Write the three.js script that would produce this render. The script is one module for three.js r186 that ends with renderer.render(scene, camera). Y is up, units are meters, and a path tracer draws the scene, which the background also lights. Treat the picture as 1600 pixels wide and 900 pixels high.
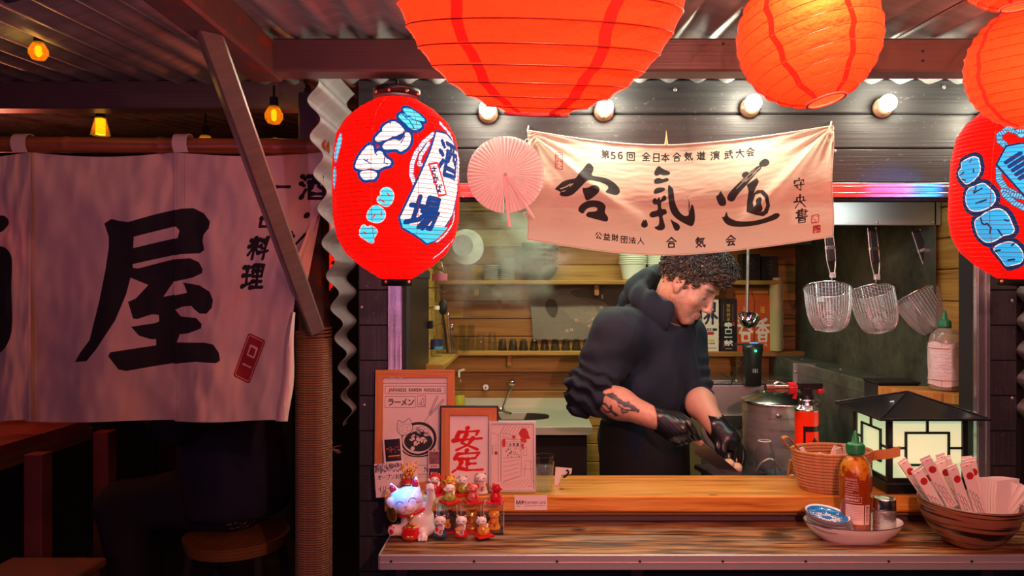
import * as THREE from 'three';
import { mergeGeometries, mergeVertices, toCreasedNormals } from 'three/addons/utils/BufferGeometryUtils.js';
import { RoundedBoxGeometry } from 'three/addons/geometries/RoundedBoxGeometry.js';
import { RectAreaLightUniformsLib } from 'three/addons/lights/RectAreaLightUniformsLib.js';
import { createNoise3D } from 'simplex-noise';

// ------------------------------------------------------------------ camera, sky, exposure, large lights
const F = 1160, CX = 830, CY = 450, EYE = 1.55;           // focal length and vanishing point in photo pixels, eye height in metres
const scene = new THREE.Scene();
scene.background = new THREE.Color(0.004, 0.004, 0.007);  // night sky
const camera = new THREE.PerspectiveCamera(2 * Math.atan(450 / F) * 180 / Math.PI, 1600 / 900, 0.05, 60);
camera.position.set(0, EYE, 0);
camera.lookAt(0, EYE, -1);
camera.setViewOffset(1600, 900, 800 - CX, 450 - CY, 1600, 900);
const renderer = new THREE.WebGLRenderer({ antialias: true });
renderer.toneMapping = THREE.LinearToneMapping;
renderer.toneMappingExposure = 0.93;
renderer.shadowMap.enabled = true;
RectAreaLightUniformsLib.init();
const LUM = {
  facadeBulb: 0.46, facadeBulbColor: [1.0, 0.90, 0.68],
  paperLantern: 0.46, paperLanternColor: [1.0, 0.36, 0.20],
  tallLantern: 0.15, tallLanternColor: [1.0, 0.78, 0.70],
  kitchenTube: 58, kitchenColor: [0.92, 1.0, 0.66],
  redFlood: 6.5, redFloodColor: [1.0, 0.36, 0.32], stripLight: 26, stripColor: [0.86, 1.0, 0.95], heatLamp: 1.3, heatColor: [1.0, 0.26, 0.15], violetUplight: 2.8,
  pinkSign: 2.2, pinkColor: [1.0, 0.36, 0.50],
  violetSign: 2.2, violetColor: [0.62, 0.30, 1.0],
  blueSpot: 24, blueColor: [0.0, 0.26, 1.0],
  deskLamp: 0.02, amber: 0.009,
};

// ------------------------------------------------------------------ helpers
const V = (x, y, z) => new THREE.Vector3(x, y, z);
// photo pixel + depth (metres in front of the eye, taken from what the thing touches) -> point
const P = (px, py, d) => V((px - CX) / F * d, EYE - (py - CY) / F * d, -d);
let seed = 7;
const rnd = () => { seed = (seed * 1664525 + 1013904223) >>> 0; return seed / 4294967296; };
const rr = (a, b) => a + (b - a) * rnd();
const noise3 = createNoise3D(rnd);
const lerp = (a, b, t) => a + (b - a) * t, clamp = (x, a = 0, b = 1) => Math.min(b, Math.max(a, x));
const smooth = (a, b, x) => { const t = clamp((x - a) / (b - a)); return t * t * (3 - 2 * t); };
const used = new Map();
function numbered(name) { const n = used.get(name) || 0; used.set(name, n + 1); return n ? name + '_' + String(n).padStart(3, '0') : name; }
function shadows(o) { o.castShadow = true; o.receiveShadow = true; return o; }
function thing(name, label, category, pos = [0, 0, 0], turn = 0, group) {
  const o = new THREE.Group(); o.name = numbered(name); scene.add(o);
  o.position.set(...(pos.isVector3 ? pos.toArray() : pos)); o.rotation.y = turn;
  o.userData = { label, category }; if (group) o.userData.group = group;
  return o;
}
function structure(name, label, category) {
  const o = new THREE.Group(); o.name = numbered(name); scene.add(o);
  o.userData = { label, category, kind: 'structure' };
  return o;
}
function part(parent, name, geo, mat, pos, rot) {
  const m = shadows(new THREE.Mesh(geo, mat)); m.name = name; parent.add(m);
  if (pos) m.position.set(...(pos.isVector3 ? pos.toArray() : pos));
  if (rot) m.rotation.set(...rot);
  return m;
}
function copyThing(src, label, pos, turn = 0) {
  const c = src.clone(); c.name = numbered(src.name.replace(/_\d{3}$/, '')); scene.add(c);
  c.userData = { ...src.userData, label }; if (pos) c.position.set(...(pos.isVector3 ? pos.toArray() : pos)); c.rotation.y = turn;
  return c;
}
const merge = (list) => {
  const flat = list.map((g) => { g = g.index ? g.toNonIndexed() : g; for (const k of Object.keys(g.attributes)) if (!['position', 'normal', 'uv', 'color'].includes(k)) g.deleteAttribute(k); return g; });
  const anyColor = flat.some((g) => g.attributes.color);
  for (const g of flat) {
    const n = g.attributes.position.count;
    if (!g.attributes.uv) g.setAttribute('uv', new THREE.BufferAttribute(new Float32Array(n * 2), 2));
    if (anyColor && !g.attributes.color) g.setAttribute('color', new THREE.BufferAttribute(new Float32Array(n * 3).fill(1), 3));
  }
  return mergeGeometries(flat);
};
const at = (g, x, y, z) => g.clone().translate(x, y, z);
// uv in metres from the dominant side of each face; 'long' is the axis the grain follows
function uvMetres(g, long = 'x', ox = 0, oy = 0) {
  g = g.index ? g.toNonIndexed() : g;
  const p = g.attributes.position, uv = new Float32Array(p.count * 2), a = V(), b = V(), c = V(), n = V();
  for (let i = 0; i < p.count; i += 3) {
    a.fromBufferAttribute(p, i); b.fromBufferAttribute(p, i + 1); c.fromBufferAttribute(p, i + 2);
    n.copy(b).sub(a).cross(c.clone().sub(a));
    const ax = Math.abs(n.x), ay = Math.abs(n.y), az = Math.abs(n.z), axis = ax > ay && ax > az ? 'x' : ay > az ? 'y' : 'z';
    const rest = ['x', 'y', 'z'].filter((k) => k !== axis), u = rest.includes(long) ? long : rest[0], v = rest.find((k) => k !== u);
    [a, b, c].forEach((q, k) => { uv[(i + k) * 2] = q[u] + ox; uv[(i + k) * 2 + 1] = q[v] + oy; });
  }
  g.setAttribute('uv', new THREE.BufferAttribute(uv, 2));
  return g;
}
// chamfered board: an eight-sided section swept along its longest side (28 triangles)
function board(w, h, d, ch = 0.003, ox = rnd() * 3, oy = rnd() * 3) {
  const dims = [w, h, d], L = dims.indexOf(Math.max(w, h, d)), [i, j] = [0, 1, 2].filter((k) => k !== L);
  const a = dims[i] / 2, b = dims[j] / 2, l = dims[L] / 2; ch = Math.min(ch, a * 0.45, b * 0.45);
  const ring = [[-a + ch, -b], [a - ch, -b], [a, -b + ch], [a, b - ch], [a - ch, b], [-a + ch, b], [-a, b - ch], [-a, -b + ch]];
  const pos = [], put = (s, t) => { const q = [0, 0, 0]; q[i] = s[0]; q[j] = s[1]; q[L] = t; pos.push(...q); };
  const flip = L === 1;
  for (let k = 0; k < 8; k++) {
    const p = ring[k], q = ring[(k + 1) % 8];
    const f = [[p, -l], [q, -l], [q, l], [p, -l], [q, l], [p, l]]; if (flip) f.reverse();
    f.forEach(([s, t]) => put(s, t));
  }
  for (let k = 1; k < 7; k++) {
    const f1 = [[ring[0], l], [ring[k], l], [ring[k + 1], l]], f2 = [[ring[0], -l], [ring[k + 1], -l], [ring[k], -l]];
    if (flip) { f1.reverse(); f2.reverse(); }
    [...f1, ...f2].forEach(([s, t]) => put(s, t));
  }
  const g = new THREE.BufferGeometry(); g.setAttribute('position', new THREE.BufferAttribute(new Float32Array(pos), 3));
  g.computeVertexNormals();
  return uvMetres(g, 'xyz'[L], ox, oy);
}
const rbox = (w, h, d, r = 0.004, seg = 2) => uvMetres(new RoundedBoxGeometry(w, h, d, seg, Math.min(r, w / 2.01, h / 2.01, d / 2.01)), ['x', 'y', 'z'][[w, h, d].indexOf(Math.max(w, h, d))]);
const lathe = (pts, seg = 40, a0, a1) => new THREE.LatheGeometry(pts.map(([r, y]) => new THREE.Vector2(Math.max(r, 1e-5), y)), seg, a0, a1);
const tube = (pts, r, seg = 24, rad = 8, closed = false) => new THREE.TubeGeometry(new THREE.CatmullRomCurve3(pts.map((p) => (p.isVector3 ? p : V(...p))), closed, 'centripetal'), seg, r, rad, closed);
const rod = (a, b, r0, r1 = r0, rad = 10) => {
  a = a.isVector3 ? a : V(...a); b = b.isVector3 ? b : V(...b);
  const g = new THREE.CylinderGeometry(r1, r0, a.distanceTo(b), rad), q = new THREE.Quaternion().setFromUnitVectors(V(0, 1, 0), b.clone().sub(a).normalize());
  return g.applyQuaternion(q).translate((a.x + b.x) / 2, (a.y + b.y) / 2, (a.z + b.z) / 2);
};
const ball = (r, sx = 1, sy = 1, sz = 1, w = 20, h = 14) => new THREE.SphereGeometry(r, w, h).scale(sx, sy, sz);
const ring = (R, r, rad = 8, seg = 40) => new THREE.TorusGeometry(R, r, rad, seg).rotateX(Math.PI / 2);
function shapeOf(pts, holes = []) { const s = new THREE.Shape(pts.map(([x, y]) => new THREE.Vector2(x, y))); for (const h of holes) s.holes.push(new THREE.Path(h.map(([x, y]) => new THREE.Vector2(x, y)))); return s; }
const extrude = (pts, depth, bevel = 0, holes = []) => new THREE.ExtrudeGeometry(shapeOf(pts, holes), { depth, bevelEnabled: bevel > 0, bevelSize: bevel, bevelThickness: bevel, bevelSegments: 2, curveSegments: 8 });
// grid surface from f(u, v) -> Vector3; uv = (u, v); optional thickness by a second offset sheet
function sheet(f, nu, nv, thick = 0) {
  const pos = [], uv = [], idx = [];
  for (let j = 0; j <= nv; j++) for (let i = 0; i <= nu; i++) { const p = f(i / nu, j / nv); pos.push(p.x, p.y, p.z); uv.push(i / nu, j / nv); }
  for (let j = 0; j < nv; j++) for (let i = 0; i < nu; i++) { const a = j * (nu + 1) + i, b = a + 1, c = a + nu + 1, d = c + 1; idx.push(a, b, d, a, d, c); }
  const g = new THREE.BufferGeometry();
  g.setAttribute('position', new THREE.Float32BufferAttribute(pos, 3)); g.setAttribute('uv', new THREE.Float32BufferAttribute(uv, 2)); g.setIndex(idx); g.computeVertexNormals();
  if (!thick) return g;
  const n = g.attributes.normal, N = pos.length / 3, pos2 = pos.slice(), uv2 = uv.concat(uv), id2 = idx.slice();
  for (let k = 0; k < N; k++) pos2.push(pos[k * 3] - n.getX(k) * thick, pos[k * 3 + 1] - n.getY(k) * thick, pos[k * 3 + 2] - n.getZ(k) * thick);
  for (let k = 0; k < idx.length; k += 3) id2.push(idx[k] + N, idx[k + 2] + N, idx[k + 1] + N);
  const edge = []; for (let i = 0; i <= nu; i++) edge.push(i); for (let j = 1; j <= nv; j++) edge.push(j * (nu + 1) + nu); for (let i = nu - 1; i >= 0; i--) edge.push(nv * (nu + 1) + i); for (let j = nv - 1; j >= 0; j--) edge.push(j * (nu + 1));
  const g2 = new THREE.BufferGeometry();
  for (let k = 0; k + 1 < edge.length; k++) { const a = edge[k], b = edge[k + 1]; id2.push(a, a + N, b, b, a + N, b + N); }
  g2.setAttribute('position', new THREE.Float32BufferAttribute(pos2, 3)); g2.setAttribute('uv', new THREE.Float32BufferAttribute(uv2, 2)); g2.setIndex(id2);
  return toCreasedNormals(g2, 1.0);
}
// signed distance fields meshed with surface nets
const smin = (a, b, k) => { const h = Math.max(k - Math.abs(a - b), 0) / k; return Math.min(a, b) - h * h * k * 0.25; };
const smax = (a, b, k) => -smin(-a, -b, k);
function capsule(p, a, b, ra, rb) {
  const bx = b.x - a.x, by = b.y - a.y, bz = b.z - a.z, px = p.x - a.x, py = p.y - a.y, pz = p.z - a.z;
  const h = clamp((px * bx + py * by + pz * bz) / (bx * bx + by * by + bz * bz || 1));
  return Math.hypot(px - bx * h, py - by * h, pz - bz * h) - lerp(ra, rb, h);
}
function ellipsoid(p, c, rx, ry, rz) { const x = (p.x - c.x) / rx, y = (p.y - c.y) / ry, z = (p.z - c.z) / rz, k = Math.hypot(x, y, z), k1 = Math.hypot(x / rx, y / ry, z / rz); return k1 ? k * (k - 1) / k1 : -Math.min(rx, ry, rz); }
function surf(f, lo, hi, cell, color) {
  const nx = Math.ceil((hi.x - lo.x) / cell) + 1, ny = Math.ceil((hi.y - lo.y) / cell) + 1, nz = Math.ceil((hi.z - lo.z) / cell) + 1;
  const val = new Float32Array(nx * ny * nz), p = V(), id = (x, y, z) => (z * ny + y) * nx + x;
  for (let z = 0; z < nz; z++) for (let y = 0; y < ny; y++) for (let x = 0; x < nx; x++) { p.set(lo.x + x * cell, lo.y + y * cell, lo.z + z * cell); val[id(x, y, z)] = f(p); }
  const vert = new Int32Array(nx * ny * nz).fill(-1), pos = [], idx = [];
  const E = [[0, 1], [2, 3], [4, 5], [6, 7], [0, 2], [1, 3], [4, 6], [5, 7], [0, 4], [1, 5], [2, 6], [3, 7]];
  for (let z = 0; z < nz - 1; z++) for (let y = 0; y < ny - 1; y++) for (let x = 0; x < nx - 1; x++) {
    const c = []; let m = 0;
    for (let k = 0; k < 8; k++) { c.push(val[id(x + (k & 1), y + (k >> 1 & 1), z + (k >> 2))]); if (c[k] < 0) m |= 1 << k; }
    if (m === 0 || m === 255) continue;
    let sx = 0, sy = 0, sz = 0, n = 0;
    for (const [a, b] of E) {
      if ((c[a] < 0) === (c[b] < 0)) continue;
      const t = c[a] / (c[a] - c[b]);
      sx += lerp(a & 1, b & 1, t); sy += lerp(a >> 1 & 1, b >> 1 & 1, t); sz += lerp(a >> 2, b >> 2, t); n++;
    }
    vert[id(x, y, z)] = pos.length / 3;
    pos.push(lo.x + (x + sx / n) * cell, lo.y + (y + sy / n) * cell, lo.z + (z + sz / n) * cell);
  }
  const quad = (a, b, c, d, flip) => { if (a < 0 || b < 0 || c < 0 || d < 0) return; if (flip) idx.push(a, c, b, a, d, c); else idx.push(a, b, c, a, c, d); };
  for (let z = 1; z < nz - 1; z++) for (let y = 1; y < ny - 1; y++) for (let x = 1; x < nx - 1; x++) {
    const s = val[id(x, y, z)] < 0;
    if (s !== val[id(x + 1, y, z)] < 0) quad(vert[id(x, y - 1, z - 1)], vert[id(x, y, z - 1)], vert[id(x, y, z)], vert[id(x, y - 1, z)], !s);
    if (s !== val[id(x, y + 1, z)] < 0) quad(vert[id(x - 1, y, z - 1)], vert[id(x - 1, y, z)], vert[id(x, y, z)], vert[id(x, y, z - 1)], !s);
    if (s !== val[id(x, y, z + 1)] < 0) quad(vert[id(x - 1, y - 1, z)], vert[id(x, y - 1, z)], vert[id(x, y, z)], vert[id(x - 1, y, z)], !s);
  }
  const g = new THREE.BufferGeometry();
  g.setAttribute('position', new THREE.Float32BufferAttribute(pos, 3)); g.setIndex(idx); g.computeVertexNormals();
  const uv = []; for (let i = 0; i < pos.length; i += 3) uv.push(pos[i] + pos[i + 2], pos[i + 1]);
  g.setAttribute('uv', new THREE.Float32BufferAttribute(uv, 2));
  if (color) { const cl = []; for (let i = 0; i < pos.length; i += 3) cl.push(...color(p.set(pos[i], pos[i + 1], pos[i + 2]))); g.setAttribute('color', new THREE.Float32BufferAttribute(cl, 3)); }
  return g;
}
// ------------------------------------------------------------------ textures
const hash2 = (x, y, s) => { let h = (x * 374761393 + y * 668265263 + s * 2147483647) | 0; h = Math.imul(h ^ (h >>> 13), 1274126177); return ((h ^ (h >>> 16)) >>> 0) / 4294967296; };
// value noise with period (px, py)
function vnoise(x, y, px, py, s) {
  const x0 = Math.floor(x), y0 = Math.floor(y), fx = x - x0, fy = y - y0, u = fx * fx * (3 - 2 * fx), v = fy * fy * (3 - 2 * fy), m = (a, n) => ((a % n) + n) % n;
  return lerp(lerp(hash2(m(x0, px), m(y0, py), s), hash2(m(x0 + 1, px), m(y0, py), s), u), lerp(hash2(m(x0, px), m(y0 + 1, py), s), hash2(m(x0 + 1, px), m(y0 + 1, py), s), u), v);
}
function fbm(u, v, fx, fy, oct, s) { let a = 0, k = 0.5, t = 0; for (let o = 0; o < oct; o++) { a += k * vnoise(u * fx, v * fy, fx, fy, s + o); t += k; k *= 0.55; fx *= 2; fy *= 2; } return a / t; }
function pixelTex(w, h, f, repeat, srgb = true) {
  const data = new Uint8Array(w * h * 4);
  for (let y = 0; y < h; y++) for (let x = 0; x < w; x++) { const c = f((x + 0.5) / w, (y + 0.5) / h), o = (y * w + x) * 4; for (let k = 0; k < 3; k++) data[o + k] = clamp(Array.isArray(c) ? c[k] : c, 0, 255); data[o + 3] = Array.isArray(c) && c.length > 3 ? clamp(c[3], 0, 255) : 255; }
  const t = new THREE.DataTexture(data, w, h); t.magFilter = THREE.LinearFilter; t.minFilter = THREE.LinearFilter; t.wrapS = t.wrapT = THREE.RepeatWrapping;
  if (srgb) t.colorSpace = THREE.SRGBColorSpace; if (repeat) t.repeat.set(...repeat); t.needsUpdate = true; return t;
}
function canvasTex(w, h, draw, repeat) {
  const c = document.createElement('canvas'); c.width = w; c.height = h; const g = c.getContext('2d'); draw(g, w, h);
  const t = new THREE.CanvasTexture(c); t.colorSpace = THREE.SRGBColorSpace; t.magFilter = THREE.LinearFilter; if (repeat) { t.wrapS = t.wrapT = THREE.RepeatWrapping; t.repeat.set(...repeat); } return t;
}
// wood: colour stops (sRGB), grain along u
function woodTex(w, h, stops, metres, o = {}) {
  const s = o.seed || 1, fy = o.lines || 26, wear = o.wear || 0, fx = o.fx || 3;
  return pixelTex(w, h, (u, v) => {
    const warp = fbm(u, v, 4, 5, 3, s) * (o.warp || 0.25), g = fbm(u + warp * 0.08, v + warp * 0.16, fx, fy, 4, s + 11), fine = fbm(u, v, 10, fy * 6, 2, s + 29), patch = fbm(u, v, 3, 4, 3, s + 50);
    let t = clamp(0.5 + (g - 0.5) * 1.9 * (o.contrast || 1) + (fine - 0.5) * 0.5 + (patch - 0.5) * (o.patch || 0.5));
    const k = t * (stops.length - 1), i = Math.min(stops.length - 2, Math.floor(k)), f = k - i;
    let c = [0, 1, 2].map((q) => lerp(stops[i][q], stops[i + 1][q], f));
    if (o.knots) for (const [kx, ky, kr] of o.knots) { const dd = Math.hypot((u - kx) * 3, v - ky) / kr; if (dd < 1) c = c.map((q) => q * lerp(0.35, 1, dd * dd)); }
    if (wear) { const ww = smooth(0.52, 0.7, fbm(u, v, 5, 9, 4, s + 80)) * wear; c = c.map((q, n) => lerp(q, [150, 128, 112][n], ww)); }
    return c;
  }, [1 / metres[0], 1 / metres[1]]);
}
const grainBump = pixelTex(512, 256, (u, v) => 128 + (fbm(u, v, 4, 60, 4, 5) - 0.5) * 200, [1 / 0.8, 1 / 0.2], false);
const weaveBump = pixelTex(256, 256, (u, v) => { const a = Math.sin(u * Math.PI * 64), b = Math.sin(v * Math.PI * 64), k = (Math.floor(u * 32) + Math.floor(v * 32)) % 2; return 128 + (k ? Math.abs(a) : Math.abs(b)) * 90 + (fbm(u, v, 16, 16, 2, 3) - 0.5) * 60; }, [1 / 0.03, 1 / 0.03], false);
const lumpBump = pixelTex(256, 256, (u, v) => 128 + (fbm(u, v, 6, 6, 4, 9) - 0.5) * 230, [1 / 0.25, 1 / 0.25], false);
const paperBump = pixelTex(256, 256, (u, v) => 128 + (fbm(u, v, 12, 12, 4, 19) - 0.5) * 200, [6, 4], false);
const scratch = pixelTex(512, 512, (u, v) => 150 + (fbm(u, v, 3, 120, 3, 33) - 0.5) * 150 + (fbm(u, v, 8, 8, 3, 34) - 0.5) * 90, [1 / 0.5, 1 / 0.5], false);
const grime = pixelTex(512, 512, (u, v) => { const a = fbm(u, v, 5, 5, 5, 61), b = fbm(u, v, 30, 30, 3, 62); const k = 200 + (a - 0.5) * 150 + (b - 0.5) * 60; return [k, k * 0.98, k * 0.95]; }, [1 / 0.6, 1 / 0.6]);
const M = (color, o = {}) => new THREE.MeshPhysicalMaterial({ color: Array.isArray(color) ? new THREE.Color().setRGB(...color) : new THREE.Color(color), roughness: 0.6, ...o });
// ------------------------------------------------------------------ characters, written stroke by stroke on a 100 x 100 field
const GLYPH = {
  一: '8,50 92,50', 第: '25,5 12,22|18,15 45,15|32,15 36,25|65,5 55,22|60,15 92,15|75,15 79,25|20,34 80,34 80,49 22,49 20,65 85,65 82,84 72,82|50,34 50,96|48,67 15,92',
  回: '10,10 90,10 90,95 10,95 10,10|33,33 67,33 67,68 33,68 33,33', 全: '50,5 8,40|50,5 92,40|28,45 72,45|25,66 75,66|50,45 50,92|12,92 88,92',
  日: '20,8 80,8 80,94 20,94 20,8|20,50 80,50', 本: '8,28 92,28|50,5 50,97|48,30 10,75|52,30 90,75|30,74 70,74', 合: '50,5 8,42|50,5 92,42|30,44 70,44|25,60 75,60 75,94 25,94 25,60',
  気: '30,4 10,30|25,16 88,16|25,30 80,30|15,45 75,45 76,75 92,94 95,75|22,58 62,92|60,56 15,94', 道: '12,10 22,22|5,38 24,38 22,70 8,86|22,72 45,90 96,92|42,6 50,16|78,6 68,16|32,20 95,20|62,20 55,32|42,32 82,32 82,78 42,78 42,32|42,47 82,47|42,62 82,62',
  演: '10,10 20,20|5,36 16,44|5,92 22,62|62,2 62,12|35,22 35,12 94,12 94,22|42,28 88,28|65,28 65,72|42,40 88,40 88,72 42,72 42,40|42,56 88,56|50,76 35,94|78,76 94,94',
  武: '18,15 55,15|8,34 92,34|36,34 36,85|36,58 58,58|18,50 18,86|5,92 58,82|66,5 72,55 92,94 95,75|80,10 88,20', 大: '8,34 92,34|50,5 48,40 10,94|52,42 92,94',
  会: '50,5 8,42|50,5 92,42|30,42 70,42|15,60 85,60|45,62 25,92 80,88|66,74 84,95', 公: '35,8 8,48|64,8 94,46|45,46 20,88 78,84|62,66 84,94',
  益: '28,5 36,18|72,5 62,18|8,24 92,24|38,28 14,52|62,28 88,52|20,60 80,60 80,92|20,60 20,92|40,60 40,92|60,60 60,92|5,93 95,93',
  財: '10,10 42,10 42,70 10,70 10,10|10,30 42,30|10,50 42,50|18,74 5,94|34,74 46,92|50,30 96,30|78,5 78,92 66,88|76,32 50,70', 団: '8,8 92,8 92,95 8,95 8,8|22,38 78,38|58,20 58,80 46,76|36,52 44,62',
  法: '10,10 20,20|5,36 16,44|5,92 22,62|38,24 90,24|64,5 64,48|30,48 96,48|60,50 40,88 86,82|76,66 92,94', 人: '50,6 46,40 8,94|50,36 92,94',
  守: '50,2 50,14|12,32 12,16 88,16 84,32|15,50 92,50|65,34 65,90 50,84|32,62 42,74', 央: '25,50 25,22 78,22 78,50|5,50 95,50|50,4 50,50 12,95|52,52 92,95',
  書: '22,10 80,10 80,32|8,22 95,22|20,34 80,34|50,2 50,58|20,46 82,46|5,58 95,58|25,68 76,68 76,97 25,97 25,68|25,82 76,82',
  酒: '10,10 20,22|5,38 16,46|5,92 22,62|32,10 96,10|36,32 92,32 92,96 36,96 36,32|56,12 54,34 44,58|72,12 72,48 84,56|40,78 88,78', 品: '30,8 70,8 70,42 30,42 30,8|8,55 44,55 44,94 8,94 8,55|56,55 92,55 92,94 56,94 56,55',
  料: '10,15 18,32|48,12 40,32|5,42 55,42|30,5 30,96|28,46 6,78|32,46 54,72|64,16 76,28|60,40 72,52|55,70 98,62|84,5 84,97', 理: '6,14 40,14|6,46 38,46|22,14 22,80|4,88 42,76|50,8 92,8 92,50 50,50 50,8|50,29 92,29|71,8 71,92|50,70 92,70|42,93 98,93',
  安: '50,2 46,14|14,40 20,20 88,14 80,30|46,30 30,66 84,94|68,46 52,74 12,97|2,56 98,46', 定: '48,2 44,12|10,38 18,18 88,12 80,28|24,42 76,36|50,42 48,86|50,62 76,60|30,56 22,80 2,98|22,80 50,90 99,88',
  場: '4,36 40,36|22,10 22,78|4,84 42,72|52,8 88,8 88,38 52,38 52,8|52,23 88,23|42,48 97,48|58,50 42,70|52,60 94,60 90,92 80,92|66,62 48,92|80,62 62,94',
  さ: '15,28 85,22|42,4 65,55|65,55 35,52 20,70 30,90 70,92', か: '8,34 58,30 52,88 36,80|36,6 10,92|72,24 90,56', ば: '12,10 10,60 16,92|35,34 78,34|58,10 58,80 42,92 34,80 50,72 82,90|84,4 90,14|94,2 99,12',
  オ: '8,30 92,30|62,5 62,92 48,86|60,32 10,80', ー: '8,50 92,50', プ: '10,22 80,22 72,60 30,94|84,6 94,8 92,18 82,16 84,6', ン: '14,22 34,36|14,90 55,76 90,26', お: '10,28 60,26|34,5 34,85 18,88 12,72 60,48 88,62 78,88 55,92|72,14 90,30',
  ラ: '22,12 78,12|12,36 86,36 70,72 28,95', メ: '76,8 50,60 12,92|26,34 80,84', イ: '78,6 50,38 10,58|52,36 52,96', リ: '22,10 22,58|76,6 76,50 60,80 34,95',
  知: '24,5 8,36|16,22 50,22|4,46 54,46|30,22 28,60 5,94|32,58 50,84|62,20 94,20 94,86 62,86 62,20', 辛: '50,2 50,14|15,16 85,16|34,20 40,38|66,20 58,38|6,42 94,42|18,62 82,62|50,42 50,98', 口: '15,15 85,15 85,90 15,90 15,15',
  献: '5,22 50,22|28,5 28,30|8,34 48,34 48,92|8,34 8,92|20,44 36,44|14,60 42,60|28,46 28,90|54,34 98,34|74,8 72,40 52,94|74,42 97,94|86,14 94,24',
  特: '14,12 8,34|6,28 40,28|24,5 24,95|4,62 42,52|66,4 66,38|48,20 90,20|44,38 96,38|44,56 96,56|80,40 80,92 66,86|54,68 64,80', 別: '10,8 48,8 48,36 10,36 10,8|8,50 50,50 46,92 34,88|26,38 24,66 5,94|66,16 66,66|88,5 88,94 74,88',
  純: '24,4 10,26 28,30 8,54 38,52|24,52 24,95|12,64 6,84|36,62 42,76|48,18 92,14|70,4 70,88 94,90 96,76|52,34 52,60 90,60|90,32 90,62', 米: '22,14 36,34|78,12 64,34|6,48 94,48|50,4 50,97|48,50 10,90|52,50 92,90',
  界: '22,5 78,5 78,42 22,42 22,5|22,23 78,23|50,5 50,42|48,44 6,74|52,44 94,72|36,62 30,84 16,97|64,62 64,98', 呑: '12,8 88,8|10,28 90,28|50,8 12,60|52,30 90,56|30,62 72,62 72,94 30,94 30,62',
  香: '70,4 25,14|8,28 92,28|50,12 50,54|46,30 10,58|54,30 90,56|26,60 74,60 74,96 26,96 26,60|26,78 74,78', 福: '16,4 24,14|4,24 34,24 6,58|20,46 20,96|26,46 36,56|44,6 96,6|52,18 88,18 88,36 52,36 52,18|46,46 94,46 94,94 46,94 46,46|46,70 94,70|70,46 70,94',
};
// draw one character in a box; brush > 0 lets the stroke swell and taper
function glyph(g, ch, x, y, w, h, lw, color, brush = 0) {
  g.strokeStyle = color; g.fillStyle = color; g.lineCap = 'round'; g.lineJoin = 'round';
  for (const s of (GLYPH[ch] || '').split('|')) {
    const pts = s.split(' ').map((q) => q.split(',').map(Number)).map(([a, b]) => [x + a / 100 * w, y + b / 100 * h]);
    if (!brush) { g.lineWidth = lw; g.beginPath(); pts.forEach(([a, b], i) => (i ? g.lineTo(a, b) : g.moveTo(a, b))); g.stroke(); continue; }
    let len = 0; for (let i = 1; i < pts.length; i++) len += Math.hypot(pts[i][0] - pts[i - 1][0], pts[i][1] - pts[i - 1][1]);
    let run = 0;
    for (let i = 1; i < pts.length; i++) {
      const [a, b] = pts[i - 1], [c, d] = pts[i], L = Math.hypot(c - a, d - b), n = Math.max(2, Math.ceil(L / (lw * 0.2)));
      for (let k = 0; k <= n; k++) { const t = k / n, q = (run + L * t) / len, r = lw * 0.5 * (1 + brush * (0.35 - 0.9 * q + 0.35 * Math.cos(q * 6.28))); g.beginPath(); g.ellipse(lerp(a, c, t), lerp(b, d, t), Math.max(r, lw * 0.16), Math.max(r * 0.85, lw * 0.14), -0.6, 0, 7); g.fill(); }
      run += L;
    }
  }
}
function poly(g, pts, fill, stroke, lw) {
  g.beginPath(); const n = pts.length;
  // closed smooth curve through the midpoints
  for (let i = 0; i < n; i++) { const [ax, ay] = pts[i], [bx, by] = pts[(i + 1) % n]; const mx = (ax + bx) / 2, my = (ay + by) / 2; if (i === 0) { const [zx, zy] = pts[n - 1]; g.moveTo((zx + ax) / 2, (zy + ay) / 2); } g.quadraticCurveTo(ax, ay, mx, my); }
  g.closePath(); if (fill) { g.fillStyle = fill; g.fill(); } if (stroke) { g.strokeStyle = stroke; g.lineWidth = lw; g.lineJoin = 'round'; g.stroke(); }
}
function sharp(g, pts, fill, stroke, lw) { g.beginPath(); pts.forEach(([a, b], i) => (i ? g.lineTo(a, b) : g.moveTo(a, b))); g.closePath(); if (fill) { g.fillStyle = fill; g.fill(); } if (stroke) { g.strokeStyle = stroke; g.lineWidth = lw; g.lineJoin = 'round'; g.stroke(); } }
function line(g, pts, color, lw) { g.beginPath(); pts.forEach(([a, b], i) => (i ? g.lineTo(a, b) : g.moveTo(a, b))); g.strokeStyle = color; g.lineWidth = lw; g.lineCap = 'round'; g.lineJoin = 'round'; g.stroke(); }
const pairs = (s) => s.split(' ').map((q) => q.split(',').map(Number));
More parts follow.
